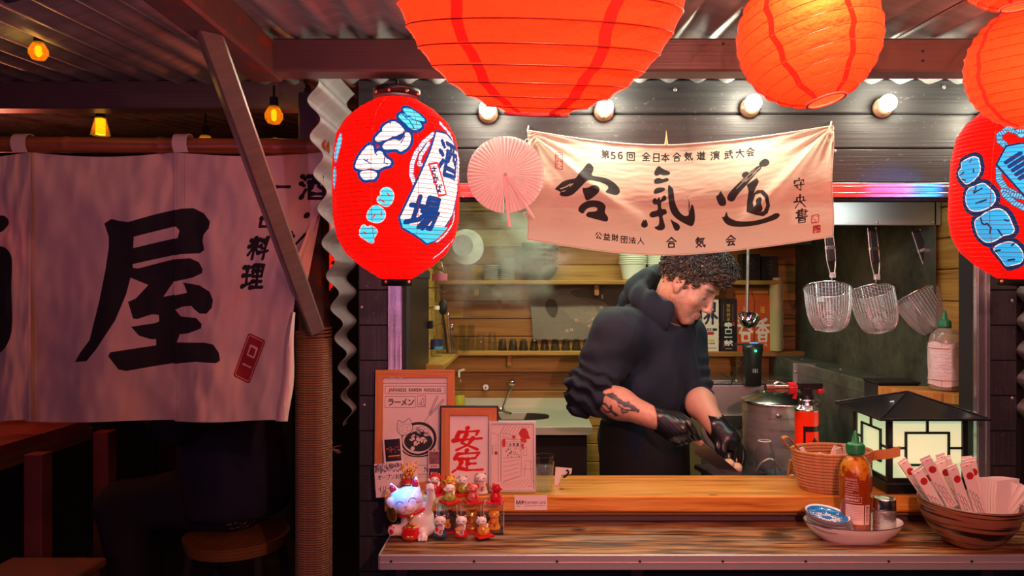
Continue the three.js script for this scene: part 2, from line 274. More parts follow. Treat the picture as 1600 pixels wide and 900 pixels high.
// ------------------------------------------------------------------ materials
const pine = woodTex(1024, 256, [[104, 70, 24], [164, 120, 50], [184, 142, 66], [200, 160, 84]], [1.2, 0.3], { seed: 3, lines: 14, contrast: 0.38, patch: 0.4, knots: [[0.3, 0.4, 0.09], [0.8, 0.7, 0.07]] });
const pineDark = woodTex(1024, 256, [[84, 50, 20], [138, 90, 40], [158, 108, 50], [172, 124, 62]], [1.2, 0.3], { seed: 8, lines: 16, contrast: 0.38, patch: 0.4 });
const barWood = woodTex(1024, 512, [[150, 88, 24], [196, 128, 44], [214, 150, 60], [226, 166, 78], [234, 178, 92]], [0.9, 0.3], { seed: 14, lines: 22, fx: 4, contrast: 0.62, warp: 0.7, patch: 0.3, knots: [[0.62, 0.5, 0.05], [0.2, 0.3, 0.03]] });
const oldWood = woodTex(2048, 512, [[40, 20, 10], [96, 58, 30], [130, 86, 48], [164, 112, 62], [190, 140, 84]], [0.8, 0.22], { seed: 21, lines: 26, fx: 9, contrast: 0.9, patch: 1.1, wear: 0.8, knots: [[0.29, 0.55, 0.16], [0.7, 0.3, 0.09]] });
const frameWood = woodTex(512, 128, [[168, 96, 44], [196, 122, 60], [212, 140, 76]], [0.4, 0.1], { seed: 31, lines: 22, contrast: 0.6 });
const blackPaint = pixelTex(512, 256, (u, v) => { const a = fbm(u, v, 4, 40, 3, 71), d = fbm(u, v, 90, 90, 2, 72), k = 46 + (a - 0.5) * 22 + smooth(0.80, 0.9, d) * 40; return [k, k * 1.02, k * 1.06]; }, [1 / 0.9, 1 / 0.45]);
const galvanised = pixelTex(512, 512, (u, v) => { const a = fbm(u, v, 6, 6, 4, 81), b = fbm(u, v, 3, 24, 3, 82), k = 150 + (a - 0.5) * 60 + (b - 0.5) * 50; return [k, k, k * 1.0]; }, [1 / 0.5, 1 / 0.5]);
const rusty = pixelTex(512, 512, (u, v) => { const a = smooth(0.55, 0.72, fbm(u, v, 8, 10, 5, 91)), b = fbm(u, v, 40, 40, 2, 92); return [lerp(92, 128, a) + b * 18, lerp(74, 62, a) + b * 12, lerp(68, 36, a) + b * 10]; }, [1 / 0.35, 1 / 0.35]);
const bareSteel = pixelTex(512, 512, (u, v) => { const a = smooth(0.60, 0.76, fbm(u, v, 7, 12, 5, 191)), b = fbm(u, v, 50, 6, 3, 192); return [lerp(112, 122, a) + b * 24, lerp(100, 74, a) + b * 20, lerp(92, 48, a) + b * 18]; }, [1 / 0.35, 1 / 0.35]);
const cementTex = pixelTex(256, 256, (u, v) => { const k = 52 + (fbm(u, v, 8, 8, 5, 95) - 0.5) * 40; return [k, k, k]; }, [1 / 1.2, 1 / 1.2]);
const MAT = {
  facade: M([1, 1, 1], { map: blackPaint, roughness: 0.5, bumpMap: grainBump, bumpScale: 0.0009 }),
  facadeCore: M('#141416', { roughness: 0.9 }),
  pine: M([1, 1, 1], { map: pine, roughness: 0.55, bumpMap: grainBump, bumpScale: 0.0006 }),
  pineDark: M([1, 1, 1], { map: pineDark, roughness: 0.55, bumpMap: grainBump, bumpScale: 0.0006 }),
  bar: M([1, 1, 1], { map: barWood, roughness: 0.3, bumpMap: grainBump, bumpScale: 0.0006, clearcoat: 0.25, clearcoatRoughness: 0.2 }),
  old: M([1, 1, 1], { map: oldWood, roughness: 0.4, bumpMap: grainBump, bumpScale: 0.0012 }),
  frameWood: M([1, 1, 1], { map: frameWood, roughness: 0.5 }),
  alu: M([0.80, 0.79, 0.80], { metalness: 0.9, roughness: 0.34, roughnessMap: scratch }),
  aluDull: M([0.62, 0.60, 0.60], { metalness: 0.75, roughness: 0.5 }),
  steel: M([0.55, 0.56, 0.55], { metalness: 0.95, roughness: 0.42, bumpMap: scratch, bumpScale: 0.0002 }),
  steelPanel: M([0.20, 0.25, 0.22], { metalness: 0.7, roughness: 0.5, map: grime }),
  steelBright: M([0.70, 0.70, 0.69], { metalness: 1, roughness: 0.2 }),
  chrome: M([0.82, 0.82, 0.82], { metalness: 1, roughness: 0.08 }),
  zinc: M([0.72, 0.72, 0.74], { map: galvanised, metalness: 0.3, roughness: 0.45, bumpMap: lumpBump, bumpScale: 0.0012 }),
  paintedSteel: M([0.85, 0.72, 0.72], { map: rusty, metalness: 0.2, roughness: 0.38 }),
  beam: M([0.10, 0.065, 0.06], { roughness: 0.4, bumpMap: grainBump, bumpScale: 0.0005 }),
  braceSteel: M([1, 1, 1], { map: bareSteel, metalness: 0.35, roughness: 0.34 }),
  black: M([0.012, 0.012, 0.014], { roughness: 0.35 }),
  blackMatt: M([0.012, 0.012, 0.013], { roughness: 0.8 }),
  rubber: M([0.02, 0.02, 0.02], { roughness: 0.55 }),
  white: M([0.80, 0.79, 0.76], { roughness: 0.45 }),
  floor: M([1, 1, 1], { map: cementTex, roughness: 0.85 }),
  glass: M([1, 1, 1], { transmission: 1, thickness: 0, roughness: 0.03, ior: 1.5 }),
  screw: M([0.5, 0.48, 0.46], { metalness: 0.9, roughness: 0.35 }),
};
// ------------------------------------------------------------------ ground and outdoor shell
const floor = structure('floor', 'dark concrete ground under the stall and seating', 'floor');
part(floor, 'slab', uvMetres(new THREE.BoxGeometry(9, 0.1, 9)), MAT.floor, [0, -0.05, -1.5]);
const D_FAC = 1.95, X_L = -0.454, X_R = 1.278;
const winL = P(606, 450, D_FAC).x, winR = P(1546, 450, D_FAC).x, headTop = P(0, 285, D_FAC).y;
// facade planks
const wallFront = structure('wall_front', 'black painted horizontal plank front of the stall', 'wall');
{
  const pitch = 0.0925, first = 1.545, rowsTop = [3, 4, 5];
  const put = (x0, x1, k, y0, y1) => { const yy0 = y0 ?? first + k * pitch, yy1 = y1 ?? yy0 + pitch; part(wallFront, 'plank', board(x1 - x0, yy1 - yy0 - 0.003, 0.018, 0.004), MAT.facade, [(x0 + x1) / 2, (yy0 + yy1) / 2, -D_FAC - 0.009 + rr(-0.0008, 0.0008)]); };
  for (const k of rowsTop) put(X_L, X_R, k, k === 3 ? headTop - 0.002 : undefined);
  for (let k = -16; k < 3; k++) { put(X_L, winL + 0.002, k, undefined, k === 2 ? headTop - 0.004 : undefined); put(winR - 0.002, X_R, k, undefined, k === 2 ? headTop - 0.004 : undefined); }
  for (let k = -16; k < -6; k++) put(winL + 0.004, winR - 0.004, k);
  // solid core behind the planks, with the serving opening left free
  const yTop = 2.115, zc = -D_FAC - 0.018 - 0.02;
  const core = [[X_L, winL, 0, yTop], [winR, X_R, 0, yTop], [winL, winR, headTop - 0.01, yTop], [winL, winR, 0, 0.985]];
  for (const [x0, x1, y0, y1] of core) part(wallFront, 'wall_core', new THREE.BoxGeometry(x1 - x0, y1 - y0, 0.04), MAT.facadeCore, [(x0 + x1) / 2, (y0 + y1) / 2, zc]);
  const sg = new THREE.SphereGeometry(0.005, 10, 6).scale(1, 1, 0.5);
  for (const [px, py] of [[565, 480], [569, 633], [1582, 470], [1582, 622], [1055, 140], [1475, 136], [1304, 236]]) part(wallFront, 'screw', sg, MAT.screw, P(px, py, D_FAC - 0.001));
}
// aluminium frame of the serving window
const win = structure('window_1', 'aluminium framed serving window of the stall', 'window');
{
  const w = P(628, 0, 1.935).x - P(607, 0, 1.935).x, xl = P(617.5, 0, 1.935).x, xr = P(1534, 0, 1.935).x, hy0 = P(0, 309, 1.935).y, hy1 = P(0, 286, 1.935).y;
  const profile = (len, wide) => { const h = wide / 2, t = 0.02; return extrude([[-h, 0], [h, 0], [h, -t], [h * 0.5, -t], [h * 0.46, -t + 0.003], [h * 0.1, -t + 0.003], [h * 0.06, -t], [-h * 0.7, -t], [-h * 0.74, -t + 0.003], [-h * 0.9, -t + 0.003], [-h, -t]], len); };
  for (const x of [xl, xr]) { const g = profile(hy1 - 1.03, w).rotateX(-Math.PI / 2); part(win, 'jamb', uvMetres(g, 'y'), MAT.alu, [x, 1.03, -1.948]); }
  part(win, 'header', uvMetres(new RoundedBoxGeometry(xr - xl - w, hy1 - hy0, 0.02, 2, 0.002), 'x'), MAT.alu, [(xl + xr) / 2, (hy0 + hy1) / 2, -1.938]);
  for (const f of [0.28, 0.72]) part(win, 'header_rib', board(xr - xl - w, 0.004, 0.004, 0.001), MAT.alu, [(xl + xr) / 2, lerp(hy0, hy1, f), -1.9265]);
  part(win, 'gasket', board(xr - xl - w, 0.008, 0.03, 0.001), MAT.blackMatt, [(xl + xr) / 2, hy0 - 0.004, -1.955]);
  for (const [a, b] of [[628.5, 636.5], [1513, 1522]]) { const x0 = P(a, 0, 1.96).x, x1 = P(b, 0, 1.96).x; part(win, 'gasket', board(x1 - x0, hy0 - 1.03, 0.06, 0.001), MAT.blackMatt, [(x0 + x1) / 2, (hy0 + 1.03) / 2, -1.975]); }
}
// ------------------------------------------------------------------ kitchen shell
const D_BACK = 3.5, KXL = -0.42, KXR = 1.267, KTOP = 2.12;
function plankWall(name, label, mats, o) {
  const w = structure(name, label, 'wall');
  for (const r of o.rows) {
    let a = o.a0; const cuts = [...(r.cuts || []), o.a1];
    for (const c of cuts) {
      const len = c - a, m = mats[Math.floor(rnd() * mats.length)], h = r.y1 - r.y0 - 0.0025, t = 0.016, jit = rr(-0.001, 0.001);
      if (o.axis === 'x') part(w, 'plank', board(len - 0.001, h, t, 0.003), m, [(a + c) / 2, (r.y0 + r.y1) / 2, o.at + (o.side * t) / 2 + jit]);
      else part(w, 'plank', board(t, h, len - 0.001, 0.003), m, [o.at + (o.side * t) / 2 + jit, (r.y0 + r.y1) / 2, (a + c) / 2]);
      a = c;
    }
  }
  const len = o.a1 - o.a0, mid = (o.a0 + o.a1) / 2, th = 0.03;
  if (o.axis === 'x') part(w, 'wall_core', new THREE.BoxGeometry(len, KTOP, th), MAT.facadeCore, [mid, KTOP / 2, o.at - o.side * th / 2]);
  else part(w, 'wall_core', new THREE.BoxGeometry(th, KTOP, len), MAT.facadeCore, [o.at - o.side * th / 2, KTOP / 2, mid]);
  return w;
}
const rowsAt = (d, py, pitch, n0, n1, cut) => { const out = [], y = P(0, py, d).y; for (let k = n0; k < n1; k++) out.push({ y0: y + k * pitch, y1: y + (k + 1) * pitch, cuts: cut ? cut(k) : [] }); return out; };
plankWall('wall_back', 'pine plank back wall inside the kitchen', [MAT.pine, MAT.pine, MAT.pineDark], { axis: 'x', at: -D_BACK - 0.016, side: 1, a0: KXL, a1: KXR, rows: rowsAt(D_BACK, 470, 0.0845, -12, 7, (k) => (k % 2 ? [-0.30 + 0.02 * k] : [0.95 - 0.03 * (k % 3)]).filter((c) => c > KXL + 0.08 && c < KXR - 0.08)) });
plankWall('wall_left', 'pine plank side wall at the left of the kitchen', [MAT.pine], { axis: 'z', at: KXL - 0.016, side: 1, a0: -D_BACK, a1: -1.99, rows: rowsAt(D_BACK, 478, 0.0845, -12, 7) });
plankWall('wall_right', 'pine plank side wall at the right of the kitchen', [MAT.pine], { axis: 'z', at: KXR + 0.016, side: -1, a0: -D_BACK, a1: -1.99, rows: rowsAt(2.2, 471, 0.0965, -10, 6) });
const kceil = structure('ceiling', 'dark ceiling panel of the kitchen', 'ceiling');
part(kceil, 'panel', uvMetres(new THREE.BoxGeometry(KXR - KXL + 0.1, 0.03, D_BACK - 1.98 + 0.06)), MAT.facadeCore, [(KXL + KXR) / 2, KTOP + 0.015, -(D_BACK + 1.98) / 2]);
// dark sliding sash beside the left jamb
const sash = structure('door_1', 'black framed sliding door leaf at the left inside the kitchen', 'door');
part(sash, 'leaf', board(0.02, 1.98, 0.84, 0.003), MAT.black, [KXL + 0.016, 1.0, -2.44]);
part(sash, 'latch', rbox(0.018, 0.03, 0.03, 0.004), MAT.blackMatt, [KXL + 0.035, P(0, 507, 2.85).y, -2.84]);
for (const y of [0.4, 1.0, 1.6]) part(sash, 'rail', board(0.008, 0.03, 0.8, 0.002), MAT.blackMatt, [KXL + 0.029, y, -2.44]);
// steel sheet lining the right wall and the ledge below it
const lining = structure('wall_panel', 'dark brushed steel sheet lining the right kitchen wall', 'wall panel');
part(lining, 'steel_sheet', board(0.004, 0.86, 1.21, 0.001), MAT.steelPanel, [KXR - 0.02, 1.67, -2.895]);
part(lining, 'ledge', rbox(0.13, 0.05, 1.2, 0.006), MAT.steelPanel, [KXR - 0.085, 1.217, -2.89]);
part(lining, 'ledge_face', board(0.006, 0.42, 1.2, 0.002), MAT.steelPanel, [KXR - 0.146, 0.99, -2.89]);
for (const d of [2.4, 2.8, 3.2]) part(lining, 'rivet', ball(0.006, 1, 0.6, 1, 10, 6), MAT.screw, [KXR - 0.1, 1.243, -d]);
// ------------------------------------------------------------------ roof, beams, posts
const roof = structure('roof', 'corrugated metal awning roof seen from below', 'roof');
const roofY = (d) => 2.058 + (d - 1.5) * 0.06;
const roofSheet = (x0, x1, d0, d1, lift, amp = 0.009) => sheet((u, v) => { const x = lerp(x0, x1, u), d = lerp(d0, d1, v); return V(x, roofY(d) + 0.009 + lift + amp * Math.sin(x / 0.076 * Math.PI * 2), -d); }, Math.round((x1 - x0) / 0.0095), 10);
const fixUv = (g, k = 1) => { const p = g.attributes.position, uv = g.attributes.uv; for (let i = 0; i < p.count; i++) uv.setXY(i, p.getX(i) * k, (p.getZ(i) + p.getY(i)) * k); return g; };
for (const [x0, x1, d0, d1, l] of [[-2.6, -1.75, 0.05, 2.0, 0], [-1.79, -0.9, 0.05, 2.0, 0.003], [-0.94, -0.05, 0.05, 1.99, 0], [-0.09, 0.8, 0.05, 1.99, 0.003], [0.76, 1.65, 0.05, 1.99, 0], [1.61, 2.5, 0.05, 1.99, 0.003]])
  part(roof, 'roof_sheet', fixUv(roofSheet(x0, x1, d0, d1, l)), MAT.zinc);
const roof2 = structure('roof', 'far corrugated roof over the dark seating area', 'roof');
for (const [x0, x1] of [[-3.6, -2.6], [-2.62, -1.6], [-1.62, -0.47]]) part(roof2, 'roof_sheet', fixUv(sheet((u, v) => { const x = lerp(x0, x1, u), d = lerp(2.0, 4.6, v); return V(x, 2.12 + (d - 2) * 0.12 + 0.009 * Math.sin(x / 0.076 * 6.283), -d); }, 100, 8)), MAT.zinc);
const beam = structure('roof_beam', 'brown painted square beam under the awning roof', 'beam');
part(beam, 'steel_tube', board(3.0, P(0, 59, 1.5).y - P(0, 111, 1.5).y, 0.06, 0.004), MAT.beam, [-0.52 + 1.5, (P(0, 59, 1.5).y + P(0, 111, 1.5).y) / 2, -1.53]);
for (const [px, py] of [[1442, 80], [1442, 95], [1130, 68]]) part(beam, 'bolt_hole', new THREE.CylinderGeometry(0.003, 0.003, 0.002, 8).rotateX(Math.PI / 2), MAT.blackMatt, P(px, py, 1.4995));
const rafter = structure('roof_rafter', 'rust flecked steel rafter running from the brace to the beam', 'beam');
part(rafter, 'steel_tube', board(0.07, 0.07, 1.55, 0.005), MAT.paintedSteel, [-0.555, 2.018, -0.785]);
const edgeBeam = structure('roof_beam', 'dark beam over the curtained seating area', 'beam');
part(edgeBeam, 'steel_tube', board(2.6, 0.075, 0.06, 0.004), MAT.beam, [-0.60 - 1.3, 2.062, -1.99]);
// post wrapped in rope
const post = structure('rope_post', 'square post with its lower part wrapped tightly in brown rope', 'post');
const postX = -0.541, postD = 1.85;
part(post, 'steel_tube', board(0.062, 2.03, 0.062, 0.005), MAT.paintedSteel, [postX, 1.015, -postD]);
{
  const pts = [], h = 0.0365, c = 0.012, p1 = 0.0058, top = P(0, 514, postD).y, turns = Math.floor((top - 0.02) / p1);
  const section = [[-h, -h + c], [-h + c, -h], [h - c, -h], [h, -h + c], [h, h - c], [h - c, h], [-h + c, h], [-h, h - c]];
  const geos = [];
  for (let k = Math.max(0, turns - 200); k < turns; k++) { const y = 0.02 + k * p1, tilt = k > turns - 4 ? 0.012 * (1 - (turns - k) / 4) : 0; geos.push(tube(section.map(([x, z]) => V(x, y + (x > 0 ? tilt : 0), z)), p1 * 0.56, 16, 5, true)); }
  const ropeMat = M([1, 1, 1], { roughness: 0.9, map: pixelTex(256, 64, (u, v) => { const k = 118 + 46 * Math.sin((u * 40 + v * 3) * 6.283) + (fbm(u, v, 30, 8, 2, 44) - 0.5) * 60; return [k, k * 0.72, k * 0.5]; }, [6, 1]) });
  part(post, 'rope_wrap', merge(geos), ropeMat, [postX, 0, -postD]);
  const fray = []; const a = P(515, 700, 1.82); for (let k = 0; k < 9; k++) fray.push(rod(a, a.clone().add(V(rr(0.015, 0.034), rr(-0.014, 0.008), rr(0, 0.01))), 0.0009, 0.0004, 4));
  part(post, 'rope_end', merge(fray), ropeMat);
}
const braceO = structure('diagonal_brace', 'slanting bare steel box brace between rope post and rafter', 'brace');
{
  const a = P(491, 512, 1.80), b = P(313, 14, 1.25), L = a.distanceTo(b), mid = a.clone().add(b).multiplyScalar(0.5), dir = b.clone().sub(a).normalize();
  const zax = V(1, 0, 0).cross(dir).normalize(), xax = dir.clone().cross(zax);
  const m = part(braceO, 'steel_tube', board(0.038, L, 0.044, 0.004), MAT.braceSteel);
  m.quaternion.setFromRotationMatrix(new THREE.Matrix4().makeBasis(xax, dir, zax)); m.position.copy(mid); m.rotateY(0.62);
}
// corrugated side screens on both ends of the front, tapering downwards
function sideScreen(label, X, out) {
  const s = structure('side_screen', label, 'screen');
  const y1 = 2.06, y0 = P(0, 664, 1.93).y;
  part(s, 'corrugated_sheet', sheet((u, v) => {
    const y = lerp(y0, y1, v), front = lerp(1.925, 1.60, Math.pow(smooth(0, 1, v * 0.92 + 0.08), 0.9)), d = lerp(front, 1.952, u);
    return V(X + out * 0.013 * Math.sin(y / 0.076 * 6.283) - out * 0.0, y, -d);
  }, 10, 150, 0.0012), MAT.zinc);
  fixUv(s.children[0].geometry);
}
sideScreen('bent corrugated zinc sheet beside the left tall lantern', X_L - 0.018, 1);
sideScreen('corrugated zinc sheet at the right end of the plank front', X_R + 0.012, -1);
// kiosk outer side and the dark place behind the curtain
const sideWall = structure('wall_side', 'dark red stained side of the stall behind the rope post', 'wall');
part(sideWall, 'boarding', board(0.012, 2.1, 1.6, 0.002), M([0.05, 0.016, 0.016], { roughness: 0.7 }), [X_L - 0.004, 1.05, -2.8]);
const farWall = structure('wall_far', 'dark wall behind the curtained seating area', 'wall');
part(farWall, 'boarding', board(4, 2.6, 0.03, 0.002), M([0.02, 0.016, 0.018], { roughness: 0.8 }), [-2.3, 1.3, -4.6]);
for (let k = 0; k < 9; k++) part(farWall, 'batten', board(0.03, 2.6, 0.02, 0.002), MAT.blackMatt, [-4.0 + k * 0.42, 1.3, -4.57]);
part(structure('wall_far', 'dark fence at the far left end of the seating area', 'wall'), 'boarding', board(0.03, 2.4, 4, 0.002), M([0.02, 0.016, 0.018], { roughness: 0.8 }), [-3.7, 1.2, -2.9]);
{
  const w = structure('wall_right_lane', 'dark boarded fence beyond the right end of the stall', 'wall');
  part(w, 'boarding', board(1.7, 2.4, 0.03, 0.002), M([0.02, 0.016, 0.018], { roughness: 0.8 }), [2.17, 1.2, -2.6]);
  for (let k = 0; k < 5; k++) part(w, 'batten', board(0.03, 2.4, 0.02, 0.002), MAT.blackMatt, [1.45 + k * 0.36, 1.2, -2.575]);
}
// ------------------------------------------------------------------ lamps
const lightColor = (c) => new THREE.Color().setRGB(...c);
function pointLight(parent, pos, color, intensity, radius = 1) {
  const l = new THREE.PointLight(lightColor(color), intensity); l.position.set(...pos); l.castShadow = true; l.shadow.radius = radius; parent.add(l); l.name = 'lamp'; return l;
}
// globe bulbs on the plank front
{
  const glow = M([0.95, 0.93, 0.88], { roughness: 0.3, emissive: lightColor([1, 0.93, 0.78]), emissiveIntensity: 2.2 });
  const collar = M([0.30, 0.17, 0.10], { roughness: 0.4 });
  const list = [[762, 173, 'round white bulb mostly hidden behind the largest red paper lantern'], [945, 170, 'round white wall bulb just above the left half of the banner'], [1176, 164, 'round white wall bulb above the right half of the banner'], [1386, 164, 'round white wall bulb between two round red lanterns right of the banner'], [1548, 186, 'round white wall bulb half covered by the right tall lantern']];
  for (const [px, py, label] of list) {
    const p = P(px, py, D_FAC - 0.03), t = thing('wall_bulb', label, 'light bulb', [p.x, p.y, -D_FAC], 0, 'bulbs along the plank front');
    part(t, 'socket', lathe([[0, 0], [0.024, 0], [0.026, 0.004], [0.025, 0.012], [0.019, 0.016], [0.017, 0.022], [0, 0.022]], 24).rotateX(Math.PI / 2).rotateX(0.12), collar);
    part(t, 'bulb_globe', ball(0.0225, 1, 1, 1, 24, 16), glow, [0, 0.004, 0.036]);
    pointLight(t, [0, 0.004, 0.036], LUM.facadeBulbColor, LUM.facadeBulb, 1);
  }
}
// round paper lanterns
const paperRed = M([0.95, 0.085, 0.02], { transmission: 0.25, thickness: 0, roughness: 1, emissive: lightColor([1, 0.06, 0.015]), emissiveIntensity: 0.10, bumpMap: paperBump, bumpScale: 0.004, specularIntensity: 0.15 });
const paperStrip = M([0.75, 0.02, 0.006], { transmission: 0.13, thickness: 0, roughness: 1, emissive: lightColor([1, 0.04, 0.01]), emissiveIntensity: 0.06 });
const wireRed = M([0.32, 0.008, 0.004], { roughness: 0.5 });
function paperLantern(label, c, R, tilt, bulb, power, opts = {}) {
  const t = thing('paper_lantern', label, 'lantern', c, 0, 'round red paper lanterns');
  t.rotation.set(tilt[0], opts.turn || 0, tilt[1]);
  const n = opts.rings || 15, pts = [], a0 = opts.hole || 0.27, a1 = Math.PI - a0;
  for (let i = 0; i < n; i++) for (let k = 0; k < 6; k++) { const f = k / 6, a = lerp(a0, a1, (i + f) / n), r = R * (1 - 0.02 * Math.sin(f * Math.PI)); pts.push([r * Math.sin(a), -r * Math.cos(a)]); }
  pts.push([R * Math.sin(a1), -R * Math.cos(a1)]);
  part(t, 'paper_shade', lathe(pts, 64), paperRed);
  const wires = []; for (let i = 0; i <= n; i++) { const a = lerp(a0, a1, i / n); wires.push(at(ring(R * Math.sin(a) * 1.002, R * 0.0045, 5, 56), 0, -R * Math.cos(a), 0)); }
  part(t, 'wire_coil', merge(wires), wireRed);
  for (let g = 0; g < 6; g++) { const th = g / 6 * Math.PI * 2 + 0.35, w = 0.085; part(t, 'paper_seam', sheet((u, v) => { const a = lerp(a0, a1, v), q = th + (u - 0.5) * w / Math.max(0.45, Math.sin(a)) + 0.02 * Math.sin(v * 40 + g), r = R * 1.001 * (1 - 0.012 * Math.sin((v * n % 1) * Math.PI)); return V(r * Math.sin(a) * Math.cos(q), -r * Math.cos(a), r * Math.sin(a) * Math.sin(q)); }, 3, 60), paperStrip); }
  part(t, 'rim', at(ring(R * Math.sin(a0) * 0.99, R * 0.022, 6, 40), 0, -R * Math.cos(a0), 0), M([0.85, 0.16, 0.12], { roughness: 0.7 }));
  const bm = M([1, 0.9, 0.8], { emissive: lightColor([1, 0.7, 0.45]), emissiveIntensity: 2 });
  part(t, 'bulb', ball(R * 0.16, 1, 1.2, 1, 16, 12), bm, bulb.map((q) => q * R));
  part(t, 'lamp_holder', rod([bulb[0] * R, bulb[1] * R + R * 0.1, bulb[2] * R], [0, R * 1.02, 0], R * 0.06, R * 0.05, 10), MAT.blackMatt);
  part(t, 'cord', rod([0, R, 0], [0, R + (opts.cord || 0.12), 0], 0.0025, 0.0025, 6), MAT.blackMatt);
  pointLight(t, bulb.map((q) => q * R), LUM.paperLanternColor, LUM.paperLantern * power, 0.6);
  return t;
}
paperLantern('largest round red paper lantern hanging close above the banner', P(846, -58, 0.69), 0.1394, [0.26, -0.03], [0.02, 0.12, -0.1], 0.9, { hole: 0.21, cord: 0.012, rings: 18, turn: 0.3 });
paperLantern('round red paper lantern with a bright spot, right of the largest one', P(1263, 58, 1.10), 0.1035, [-0.12, 0.22], [-0.12, 0.22, 0.73], 1.1, { cord: 0.02, rings: 13 });
paperLantern('round red paper lantern hanging above the right tall lantern', P(1614, 103, 1.25), 0.1036, [0.05, 0.1], [-0.2, 0.0, 0.45], 0.6, { cord: 0.02, rings: 15, turn: 0.5 });
paperLantern('round red paper lantern whose underside dips in at the top right', P(1585, -72, 0.88), 0.0654, [0.0, 0.05], [0, 0.0, 0.2], 0.2, { cord: 0.015, rings: 13 });
// the same string of lanterns goes on overhead behind the viewer; its light tints counter, curtain and papers
const overhead = 'round red paper lantern of the string overhead, outside the picture';
for (const [x, y, z, w] of [[0.15, 1.8, 0.5, 0.5], [1.2, 1.8, 0.3, 0.6]]) paperLantern(overhead, V(x, y, z), 0.15, [0, 0], [0, 0.1, -0.1], w, { cord: 0.02, rings: 14 });
// neon tubes across the lane behind the viewer
function neonSign(name, label, pos, w, h, color, intensity, target) {
  const t = thing(name, label, 'neon sign', pos); t.lookAt(V(...target));
  part(t, 'backboard', rbox(w + 0.1, h + 0.1, 0.03, 0.01), MAT.blackMatt, [0, 0, -0.02]);
  const tm = M([0.9, 0.9, 0.9], { emissive: lightColor(color), emissiveIntensity: 3 });
  for (let k = 0; k < 3; k++) part(t, 'neon_tube', rod([-w / 2, (k - 1) * h * 0.4, 0.02], [w / 2, (k - 1) * h * 0.4, 0.02], 0.01, 0.01, 8), tm);
  const l = new THREE.RectAreaLight(lightColor(color), intensity, w, h); l.rotation.y = Math.PI; l.position.z = 0.045; l.name = 'lamp'; t.add(l);
}
neonSign('pink_neon_sign', 'pink neon tubes across the lane, behind the viewer', [0.7, 2.3, 2.6], 2.0, 0.8, LUM.pinkColor, LUM.pinkSign, [0.3, 1.3, -2.0]);
neonSign('violet_neon_sign', 'violet neon tubes low across the lane, behind the viewer', [-1.5, 1.85, 1.0], 0.9, 0.5, LUM.violetColor, LUM.violetSign, [-0.5, 2.0, -1.4]);
// small blue spotlights under the awning
function spotLamp(name, label, pos, target, angle, intensity, color, penumbra = 0.5) {
  const t = thing(name, label, 'spotlight', pos), dir = V(...target).sub(V(...pos)).normalize();
  const body = part(t, 'housing', lathe([[0.02, -0.05], [0.026, -0.045], [0.028, 0.03], [0.026, 0.03], [0.024, -0.03], [0, -0.03]], 20), MAT.blackMatt); body.quaternion.setFromUnitVectors(V(0, 1, 0), dir);
  part(t, 'bracket', rod([0, 0.02, 0], [0, 0.09, 0], 0.005, 0.005, 8), MAT.blackMatt);
  const lens = part(t, 'lens', new THREE.CylinderGeometry(0.022, 0.022, 0.003, 20), M([0.5, 0.5, 0.5], { emissive: lightColor(color), emissiveIntensity: 2 })); lens.quaternion.copy(body.quaternion); lens.position.copy(dir.clone().multiplyScalar(0.024));
  const l = new THREE.SpotLight(lightColor(color), intensity, 0, angle, penumbra); l.position.copy(dir.clone().multiplyScalar(0.034)); l.castShadow = true; l.shadow.radius = 0.6; l.name = 'lamp';
  l.target.position.copy(dir.clone().multiplyScalar(1)); t.add(l); t.add(l.target);
}
spotLamp('blue_spotlight', 'small blue spotlight under the rafter aimed at the large cat', [-0.62, 1.93, -0.88], P(637, 765, 1.78).toArray(), 0.044, LUM.blueSpot, LUM.blueColor);
spotLamp('blue_spotlight', 'small blue spotlight under the roof aimed at the window header', [1.75, 1.90, -0.95], P(1405, 300, 1.93).toArray(), 0.075, LUM.blueSpot * 0.16, LUM.blueColor);
spotLamp('red_floodlight', 'red floodlight under the roof edge, behind the viewer', [0.35, 1.88, 0.15], [0.48, 1.02, -2.3], 0.66, LUM.redFlood, LUM.redFloodColor, 1.0);
spotLamp('violet_uplight', 'violet spotlight aimed up at the awning roof, behind the viewer', [-0.5, 1.0, 0.55], [-0.45, 2.05, -1.3], 0.5, LUM.violetUplight, [1.0, 0.30, 0.56], 1.0);
spotLamp('heat_lamp', 'red heat lamp inside the window, hidden by the banner', [0.08, 1.76, -2.07], [0.46, 1.25, -2.5], 1.1, LUM.heatLamp, LUM.heatColor, 1.0);
